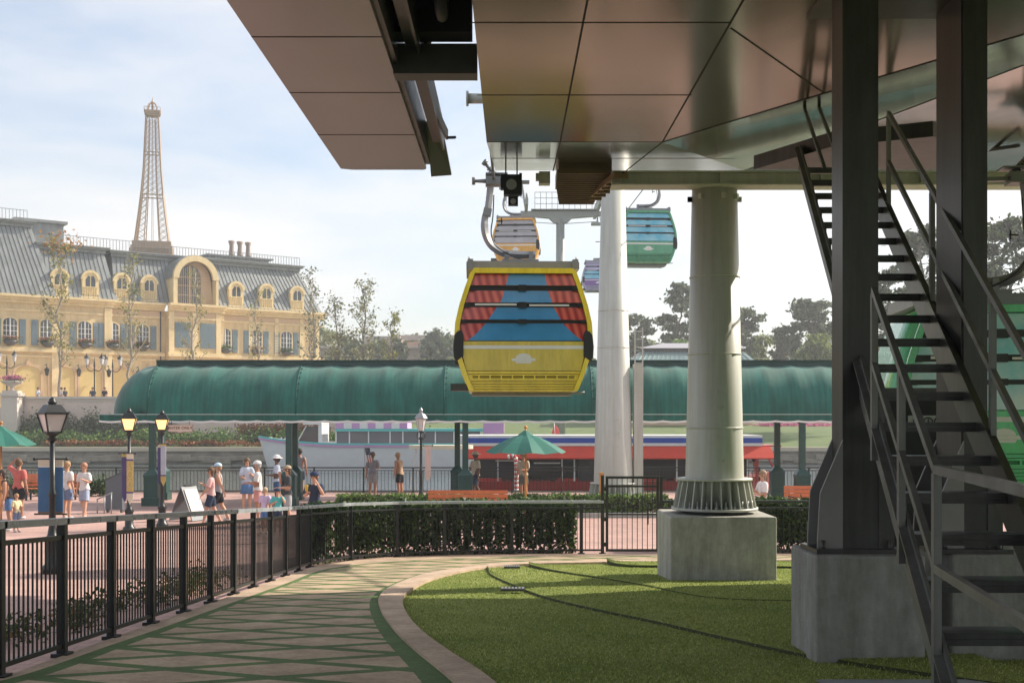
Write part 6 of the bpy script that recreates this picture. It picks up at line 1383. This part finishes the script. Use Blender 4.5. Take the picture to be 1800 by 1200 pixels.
for px_, h, lab in ((8, .55, 'leftmost'), (62, .5, 'second'), (148, .55, 'third'), (172, .5, 'rightmost')):
    x = X(px_, 46); scatter_bush('low_shrub', 'low green shrub in front of the waterfront railing, %s of four' % lab, 'shrub', [(x, 46.4, .35, .5, .4, .38)], 500, .07, M_hedge, px_+3, 'shrubs by the waterfront railing')
# ================================================================ PEOPLE
def skin_mesh(name, pts, edges, rad, m, sub=1):
    me = bpy.data.meshes.new(name); me.from_pydata([tuple(p) for p in pts], edges, []); o = bpy.data.objects.new('tmp', me); COL.objects.link(o)
    md = o.modifiers.new('skin', 'SKIN'); md.use_smooth_shade = True; md.branch_smoothing = .5
    for i, r in enumerate(rad): me.skin_vertices[0].data[i].radius = (r, r) if not isinstance(r, tuple) else r
    for i in range(len(pts)): me.skin_vertices[0].data[i].use_root = (i == 0)
    sb = o.modifiers.new('sub', 'SUBSURF'); sb.levels = sub; sb.render_levels = sub
    out = bpy.data.meshes.new_from_object(o.evaluated_get(bpy.context.evaluated_depsgraph_get())); bpy.data.objects.remove(o); bpy.data.meshes.remove(me)
    out.name = name; out.materials.clear(); out.materials.append(m)
    out.polygons.foreach_set('use_smooth', [True]*len(out.polygons)); return out
def skin_of(c): return mat('skin_%d' % int(c[0]*100), c, .55, spec=.35, sub=False)
SK1 = (.55, .31, .21); SK2 = (.42, .22, .14); SK3 = (.14, .075, .05)
def cloth(n, c): return mat('cloth_'+n, c, .8, var=.16, vs=9, spec=.2, bump=.9, bs=11)
ARM = {  # elbow offset, wrist offset (from shoulder / elbow), units of height; +x outward, -y forward
 'down': ((.03, .01, -.165), (.015, -.03, -.145)), 'swing': ((.03, -.05, -.155), (.0, -.09, -.11)), 'back': ((.03, .06, -.15), (.01, .05, -.13)),
 'fwd': ((.02, -.02, -.16), (-.02, -.14, .0)), 'fwdup': ((.03, -.05, -.15), (-.03, -.10, .06)), 'head': ((.12, -.03, .07), (-.10, -.02, .10)),
 'face': ((.06, -.09, -.12), (-.07, -.03, .15)), 'hip': ((.12, .03, -.12), (-.08, -.03, -.10)), 'chest': ((.04, -.04, -.15), (-.07, -.09, .05)), 'rail': ((.07, -.08, -.12), (-.02, -.11, -.06))}
def person(label, px, pyhead, d, h, heading, shirt, bottom, arms=('down', 'down'), legs='stand', skin=SK1, hair=(.05, .03, .02), hat=None, hatkind='cap', lean=0, skirt=False, longhair=False, sleeves=True, shoes=(.5, .5, .5), zbase=None, short=True, group=None, stoop=0, female=False, long_trousers=False):
    """heading: direction faced, degrees; 0 = towards the camera, 90 = to the right of the picture"""
    zb = zbase if zbase is not None else ter(d)
    t = Thing('person', label, 'person', (X(px, d), d, zb), R(heading), group)
    Ms = skin_of(skin); V = Vector; ls = math.sin(R(lean)); lc_ = math.cos(R(lean))
    def T(x, y, z):            # torso frame leaning about the pelvis
        zz = z-.53; return V((x, y-zz*ls, .53+zz*lc_))*h
    sw = .098 if not female else .085; hp = .05
    legp = {'stand': [(.055, 0, .28, .0), (.055, .01, .045, .0)], 'walk': None, 'sit': None}[legs]
    def leg(s):
        if legs == 'stand': k, a = V((s*.056, -.004, .285)), V((s*.062, .012, .045))
        elif legs == 'walk': f = -1 if s > 0 else 1; k, a = V((s*.05, f*.06-.015, .285)), V((s*.048, f*.13+(.03 if f > 0 else -.0), .045 if f < 0 else .07))
        else: k, a = V((s*.06, -.235, .50)), V((s*.06, -.24, .26))
        return k*h, a*h
    pts = [T(0, 0, .53)]; rad = [.075*h]; ed = []
    def add(p, r, par): pts.append(p); rad.append(r*h); ed.append((par, len(pts)-1)); return len(pts)-1
    sp = add(T(0, .0, .62), .066 if not female else .058, 0); chn = add(T(0, -.005, .73), .074, sp); nb = add(T(0, 0, .815), .045, chn); nk = add(T(0, -.004, .85), .030, nb)
    hs = stoop
    hd = add(T(0, -.012-hs*.03, .892), .043, nk); h2 = add(T(0, -.012-hs*.05, .93), .056, hd); h3 = add(T(0, -.006-hs*.055, .968), .042, h2)
    nose = add(T(0, -.075-hs*.04, .918), .008, h2)
    ends = {}
    for s, ar in ((-1, arms[0]), (1, arms[1])):
        sh_ = add(T(s*sw, 0, .80), .040, chn); eo, wo = ARM[ar]; S = pts[sh_]; E = S+V((s*eo[0], eo[1], eo[2]))*h; W = E+V((s*wo[0], wo[1], wo[2]))*h
        up_ = add(S.lerp(E, .5), .031, sh_); el = add(E, .025, up_); fo = add(E.lerp(W, .4), .025, el); wr = add(W, .016, fo)
        dr = (W-E).normalized(); sd_ = dr.cross(V((0, 0, 1))); sd_ = sd_.normalized() if sd_.length > .1 else V((0, 1, 0)); nrm = dr.cross(sd_)
        pm_ = add(W+dr*.028*h, .018, wr)
        for i, (o_, l_) in enumerate(((-.017, .038), (-.006, .045), (.006, .042), (.016, .033))):
            a = add(W+dr*.05*h+sd_*o_*h, .0065, pm_); add(W+dr*(.05+l_*.55)*h+sd_*o_*1.15*h+nrm*.006*h, .0055, a); add(W+dr*(.05+l_*.85)*h+sd_*o_*1.1*h+nrm*.02*h, .0048, len(pts)-1)
        a = add(W+dr*.03*h-sd_*.028*h, .007, pm_); add(W+dr*.052*h-sd_*.034*h+nrm*.012*h, .0055, a)
        ends[s] = (S, E, W, dr)
    kn = {}
    for s in (-1, 1):
        hj = add(V((s*hp, 0, .50))*h, .062, 0); k, a = leg(s); th = add(pts[hj].lerp(k, .5), .052, hj); kk = add(k, .037, th); cf = add(k.lerp(a, .35)+V((0, .008, 0))*h, .037, kk); an = add(a, .021, cf)
        fy = V((s*.012, -.075, -.028))*h; add(a+V((0, .02, -.02))*h, .022, an); add(a+fy*.6+V((0, 0, -.003)), .023, an); add(a+fy, .017, len(pts)-1); kn[s] = (pts[hj], k, a)
    bm_ = skin_mesh('body', pts, ed, rad, Ms, 2); t.part(bm_, 'body', None)
    nv = len(bm_.vertices); co = np.empty(nv*3); bm_.vertices.foreach_get('co', co); co = co.reshape(-1, 3); no = np.empty(nv*3); bm_.vertex_normals.foreach_get('vector', no); no = no.reshape(-1, 3)
    segs = [('torso', pts[0], pts[sp]), ('torso', pts[sp], pts[chn]), ('torso', pts[chn], pts[nb]), ('neck', pts[nb]+Vector((0, 0, .012*h)), pts[h2])]
    for s in (-1, 1):
        S, E, W, dr = ends[s]; segs += [('torso', pts[chn], S), ('uarm', S, E), ('farm', E, W+dr*.06*h)]; hj, k, a = kn[s]; segs += [('pelvis', pts[0], hj), ('thigh', hj, k), ('shin', k, a)]
    best = np.full(nv, 1e9); lab = np.zeros(nv, int); tt_ = np.zeros(nv)
    for i, (_, A, B) in enumerate(segs):
        A = np.array(A); B = np.array(B); ab = B-A; u = np.clip(((co-A)@ab)/(ab@ab), 0, 1); dd = np.linalg.norm(co-(A+u[:, None]*ab), axis=1)
        k_ = dd < best; best[k_] = dd[k_]; lab[k_] = i; tt_[k_] = u[k_]
    names = np.array([q[0] for q in segs])[lab]
    polys = [tuple(p.vertices) for p in bm_.polygons]
    def garment(name, mask, off, m):
        keep = [p for p in polys if all(mask[i] for i in p)]; used = sorted({i for p in keep for i in p}); mp_ = {i: j for j, i in enumerate(used)}
        g_ = MB(); vv = co+no*(off*h)[:, None]; g_.add([tuple(vv[i]) for i in used], [tuple(mp_[i] for i in p) for p in keep], 0, True); t.part(g_, name, m)
    z_ = co[:, 2]
    sm_ = ((names == 'torso') & (z_ > .50*h)) | ((names == 'uarm') & (tt_ < (.86 if sleeves else .02))) | ((names == 'pelvis') & (z_ > .50*h))
    o1 = np.full(nv, .010); o1[names == 'uarm'] = .009+.008*tt_[names == 'uarm']; lo_ = z_ < .62*h; o1[lo_] += .010*(.62-z_[lo_]/h)/.1
    garment('shirt' if sleeves else 'vest', sm_, o1, shirt)
    lm = ((names == 'pelvis') & (z_ < .56*h)) | ((names == 'torso') & (z_ < .56*h)) | ((names == 'thigh') & (tt_ < .80))
    o2 = np.full(nv, .007); o2[names == 'thigh'] = .007+.012*tt_[names == 'thigh']
    garment('shorts', lm, o2, bottom)
    if skirt:
        m = MB(); m.lathe((0, 0, 0), [(.085*h, .55*h), (.105*h, .48*h), (.125*h, .33*h), (.118*h, .33*h)], 14); t.part(m, 'skirt', bottom)
    # shoes
    for s in (-1, 1):
        a = kn[s][2]; m = MB(); m.ball((a.x+s*.006*h, a.y-.035*h, a.z-.022*h), .058*h, 10, 6, sc=(.5, 1.12, .42)); t.part(m, 'shoe', mat('shoe_%d' % int(shoes[0]*100), shoes, .6))
    # head details
    H2 = pts[h2]; m = MB(); hr = mat('hair_%d_%d' % (int(hair[0]*100), int(hair[2]*100)), hair, .7, var=.3, vs=30)
    c = H2+V((0, .012, .016))*h; m.ball(c, .062*h, 14, 9, sc=(.92, 1.02, .98))
    if longhair: m.ball(H2+V((0, .035, -.03))*h, .05*h, 10, 8, sc=(.85, .6, 1.6))
    else: m.ball(H2+V((0, .025, -.012))*h, .052*h, 10, 8, sc=(.95, .9, 1.0))
    if not (hat and hatkind == 'full'): t.part(m, 'hair', hr)
    for s in (-1, 1):
        m = MB(); m.ball(H2+V((s*.020, -.0545, .004))*h, .0065*h, 8, 5); t.part(m, 'eye', mat('eye_dark', (.03, .02, .02), .2))
        m = MB(); m.ball(H2+V((s*.056, -.004, -.006))*h, .015*h, 8, 6, sc=(.4, .7, 1.1)); t.part(m, 'ear', Ms)
    m = MB(); m.ball(H2+V((0, -.052, -.027))*h, .012*h, 8, 5, sc=(1.5, .35, .35)); t.part(m, 'mouth', mat('lips', (.35, .12, .10), .5))
    if hat:
        m = MB(); c = H2+V((0, .006, .022))*h; n = 16
        m.lathe(c, [(.0665*h, -.004*h), (.0665*h, .012*h), (.058*h, .036*h), (.034*h, .052*h), (.004*h, .057*h)], n)
        if hatkind == 'cap':
            pr = [(.045*math.cos(PI+PI*k/10)*h*1.15, (-.045+.062*math.sin(PI+PI*k/10))*h) for k in range(11)]
            m.prism(pr, lambda u, v, dd: (c.x+u, c.y+v, c.z+dd), -.004*h, .004*h)
        else: m.lathe(c, [(.062*h, .0), (.115*h, -.012*h), (.115*h, -.006*h), (.062*h, .008*h)], 18)
        t.part(m, 'hat' if hatkind != 'cap' else 'cap', hat)
    t.ends = ends; t.h = h; return t
W_ = cloth('white', (.68, .66, .64)); WB = cloth('pale_blue', (.50, .56, .66)); RD = cloth('coral_red', (.60, .16, .14)); BK = cloth('black', (.022, .022, .026)); NV = cloth('navy', (.03, .045, .08)); PK = cloth('pink', (.68, .42, .40)); GY = cloth('grey', (.34, .34, .35))
BL = cloth('blue', (.09, .19, .38)); DN = cloth('denim', (.16, .21, .33)); SP = cloth('salmon', (.62, .30, .26)); LV = cloth('lavender', (.56, .44, .62)); TL = cloth('teal', (.10, .45, .45)); CH_ = cloth('charcoal', (.05, .055, .06)); BG = cloth('beige', (.48, .42, .32)); DB = cloth('dark_blue', (.05, .10, .20)); GRN = cloth('green_grey', (.13, .15, .13))
hw_ = cloth('hat_white', (.72, .70, .68)); hk = cloth('hat_khaki', (.42, .34, .24)); hn = cloth('hat_navy', (.035, .05, .10)); ht_ = cloth('hat_straw', (.62, .55, .42))
BR = (.12, .065, .03); BD = (.35, .22, .11); GR_ = (.35, .33, .31)
person('man in coral red shirt and black shorts raising a hand to his head', 33, 803, 35.5, 1.78, 165, RD, BK, ('down', 'head'), skin=SK2, hair=BR)
person('woman in black vest and blue shorts bending forward at the far left', 16, 824, 31.5, 1.64, -70, BK, BL, ('fwd', 'down'), skin=SK2, lean=14, longhair=True, sleeves=False, female=True)
person('small child in pale yellow top beside the woman in the black vest', 29, 868, 31, 1.0, 60, cloth('pale_yellow', (.68, .60, .36)), DN, ('down', 'fwd'), hair=BD)
person('adult in white shirt and blue shorts half hidden by the wide blue banner', 118, 818, 35.5, 1.72, 150, W_, DN, ('down', 'down'), hair=BD)
person('woman in white shirt and light blue shorts walking towards the camera', 148, 814, 35.3, 1.68, -6, W_, cloth('light_blue', (.33, .38, .50)), ('down', 'chest'), 'walk', skin=SK1, hair=(.4, .2, .12), female=True, longhair=True)
person('woman in pink shirt and dark shorts walking left beside the sandwich board', 371, 818, 33.2, 1.62, -80, PK, NV, ('fwdup', 'swing'), 'walk', hair=BR, longhair=True, female=True)
person('man in grey vest, dark shorts and pale blue cap walking behind the woman in pink', 384, 817, 34.2, 1.70, -85, GY, BK, ('swing', 'back'), 'walk', hat=cloth('hat_pale_blue', (.45, .60, .72)), sleeves=False, hair=BD)
person('woman in white top and blue skirt standing left of the man in the white cap', 434, 805, 38.5, 1.72, 20, WB, BL, ('fwd', 'chest'), skirt=True, hair=BR, female=True, longhair=True)
person('man in white polo shirt, salmon shorts and white cap facing left', 453, 808, 34.4, 1.76, -80, W_, SP, ('fwd', 'fwd'), skin=SK2, hat=hw_, hair=GR_)
person('man in light shirt and pale brimmed hat facing left by the canopy post', 487, 797, 39, 1.80, -75, WB, DB, ('down', 'fwd'), skin=SK3, hat=hw_, hatkind='brim', hair=(.03, .02, .02))
person('person in dark grey shirt and khaki cap holding a white cup', 506, 816, 33, 1.68, -70, CH_, GY, ('face', 'fwd'), hat=hk, hair=BR, longhair=True, female=True)
person('man in sleeveless grey top leaning on the waterfront railing, seen from behind', 527, 788, 46.8, 1.84, 178, cloth('grey_lilac', (.30, .28, .32)), NV, ('down', 'hip'), skin=SK2, sleeves=False, hair=(.02, .02, .02))
person('child in lavender shirt with light hair just behind the handrail', 466, 861, 30.5, 1.18, -20, LV, BL, ('down', 'down'), hair=(.42, .32, .2), longhair=True)
person('child in teal shirt and dark cap next to the child in lavender', 488, 862, 30.2, 1.16, 10, TL, NV, ('chest', 'face'), hat=hn, hair=BR)
pn = person('man in navy shirt and cap holding a yellow cup, hand at his face', 553, 833, 27.6, 1.62, -10, NV, CH_, ('chest', 'face'), skin=SK1, hat=hn, hair=BR)
person('person in grey shirt standing at the railing below the white ferry', 655, 795, 45.5, 1.74, 170, cloth('dull_grey', (.24, .24, .27)), GY, ('fwd', 'down'), skin=SK2, hair=BR)
person('person in tan sleeveless top leaning at the railing left of the slender lamp', 703, 799, 45.5, 1.72, -120, cloth('tan_top', (.42, .28, .18)), BK, ('rail', 'down'), skin=SK2, sleeves=False, lean=8, hair=BD)
person('man in brimmed pale hat and light shirt standing by the canopy posts', 836, 803, 43.5, 1.80, -60, BG, NV, ('swing', 'down'), 'walk', skin=SK3, hat=ht_, hatkind='brim', hair=(.03, .02, .02))
person('person in beige patterned shirt and cap standing behind the umbrella pole', 920, 802, 44, 1.76, -30, BG, GRN, ('down', 'fwd'), skin=SK2, hat=hk, hair=BR)
person('woman in loose white shirt sitting beside the big mast, facing left', 1341, 826, 29.5, 1.62, -75, cloth('bright_white', (.75, .74, .73)), BK, ('chest', 'fwd'), hair=(.30, .20, .12), longhair=True, female=True, skin=SK1, zbase=Z(826, 29.5)-1.62)
person('crew member in white cap standing in the red ferry wheelhouse', 1327, 767, 56, 1.75, -80, W_, NV, ('fwd', 'fwd'), hat=hw_, zbase=Z(767, 56)-1.75, hair=BR)
for px_, d, sh_, lab, hd in ((67, 98, WB, 'person in pale blue top on the promenade, leftmost of the people behind the parapet', 80), (108, 98.3, W_, 'person in white top bending on the promenade beside the young tree trunk', -60), (114, 98.9, CH_, 'person in dark top just behind the person in white on the promenade', 60), (163, 98.2, NV, 'person in navy top on the promenade below the twin lamp', 10), (184, 98.1, BK, 'person in black top on the promenade, nearest the canopy end', -15)):
    person(lab, px_, 0, d, 1.68, hd, sh_, NV, ('down', 'down'), hair=BR, zbase=4.02)
# things held
def held(name, label, cat, p, mb, m): 
    t = MB(); o = single(mb, name, m, label, cat); return o
e = pn; S, E, W, dr = e.ends[-1]; wp = e.M @ (W+Vector((0, -.03, .04)))
m = MB(); m.lathe(wp, [(.033, 0), (.042, .15), (.044, .155)], 14); held('drink_cup', 'yellow patterned drink cup held by the man in the navy shirt', 'cup', None, m, mat('yellow_cup', (.6, .45, .06), .4, var=.3, vs=40))
fx, fd = X(642, 45), 45.0
m = MB(); m.tube([(fx, fd, Z(850, fd)), (fx-.03, fd, Z(778, fd))], .012, 6)
t = Thing('small_flag', 'small dark and red striped flag on a thin pole by the railing', 'flag', (fx, fd, ter(fd))); t.part(m, 'pole', M_grey, world=True)
m = MB(); 
for i in range(6):
    for k in range(5):
        z0 = Z(786, fd)-.09*i; x0 = fx+.04*k+.015*i-.02; yy = fd+.03*math.sin(i+k)
        m.add([(x0, yy, z0), (x0+.04, yy+.01, z0-.04), (x0+.045, yy+.01, z0-.13), (x0+.005, yy, z0-.09)], [(0, 1, 2, 3)], 0 if i < 3 else (1 if k % 2 else 2))
t.part(m, 'cloth', [mat('flag_blue', (.04, .05, .12), .7), mat('flag_red', (.5, .08, .07), .7), M_white], world=True)
fx, fd = X(974, 57), 57.0; t = Thing('small_flag', 'small pink and red flag above the red ferry roof', 'flag', (fx, fd, Z(765, fd)))
m = MB(); m.tube([(fx+.05, fd, Z(766, fd)), (fx, fd, Z(742, fd))], .015, 6); t.part(m, 'pole', M_white, world=True)
m = MB(); m.add([(fx, fd, Z(745, fd)), (fx+.22, fd+.05, Z(752, fd)), (fx+.26, fd, Z(763, fd)), (fx-.12, fd, Z(762, fd))], [(0, 1, 2, 3)]); t.part(m, 'cloth', mat('flag_red', (.5, .08, .07), .7), world=True)

# ================================================================ AIR
hb = MB(); hb.box(-260, 260, -20, 260, -2.6, 45)
hm = bpy.data.materials.new('haze'); hm.use_nodes = True; hn_ = hm.node_tree; hn_.nodes.remove(hn_.nodes['Principled BSDF'])
pv_ = hn_.nodes.new('ShaderNodeVolumePrincipled'); pv_.inputs['Density'].default_value = .0011; pv_.inputs['Color'].default_value = (.92, .94, .97, 1); pv_.inputs['Anisotropy'].default_value = .2
hn_.links.new(pv_.outputs[0], hn_.nodes['Material Output'].inputs['Volume'])
single(hb, 'haze', hm, kind='stuff')
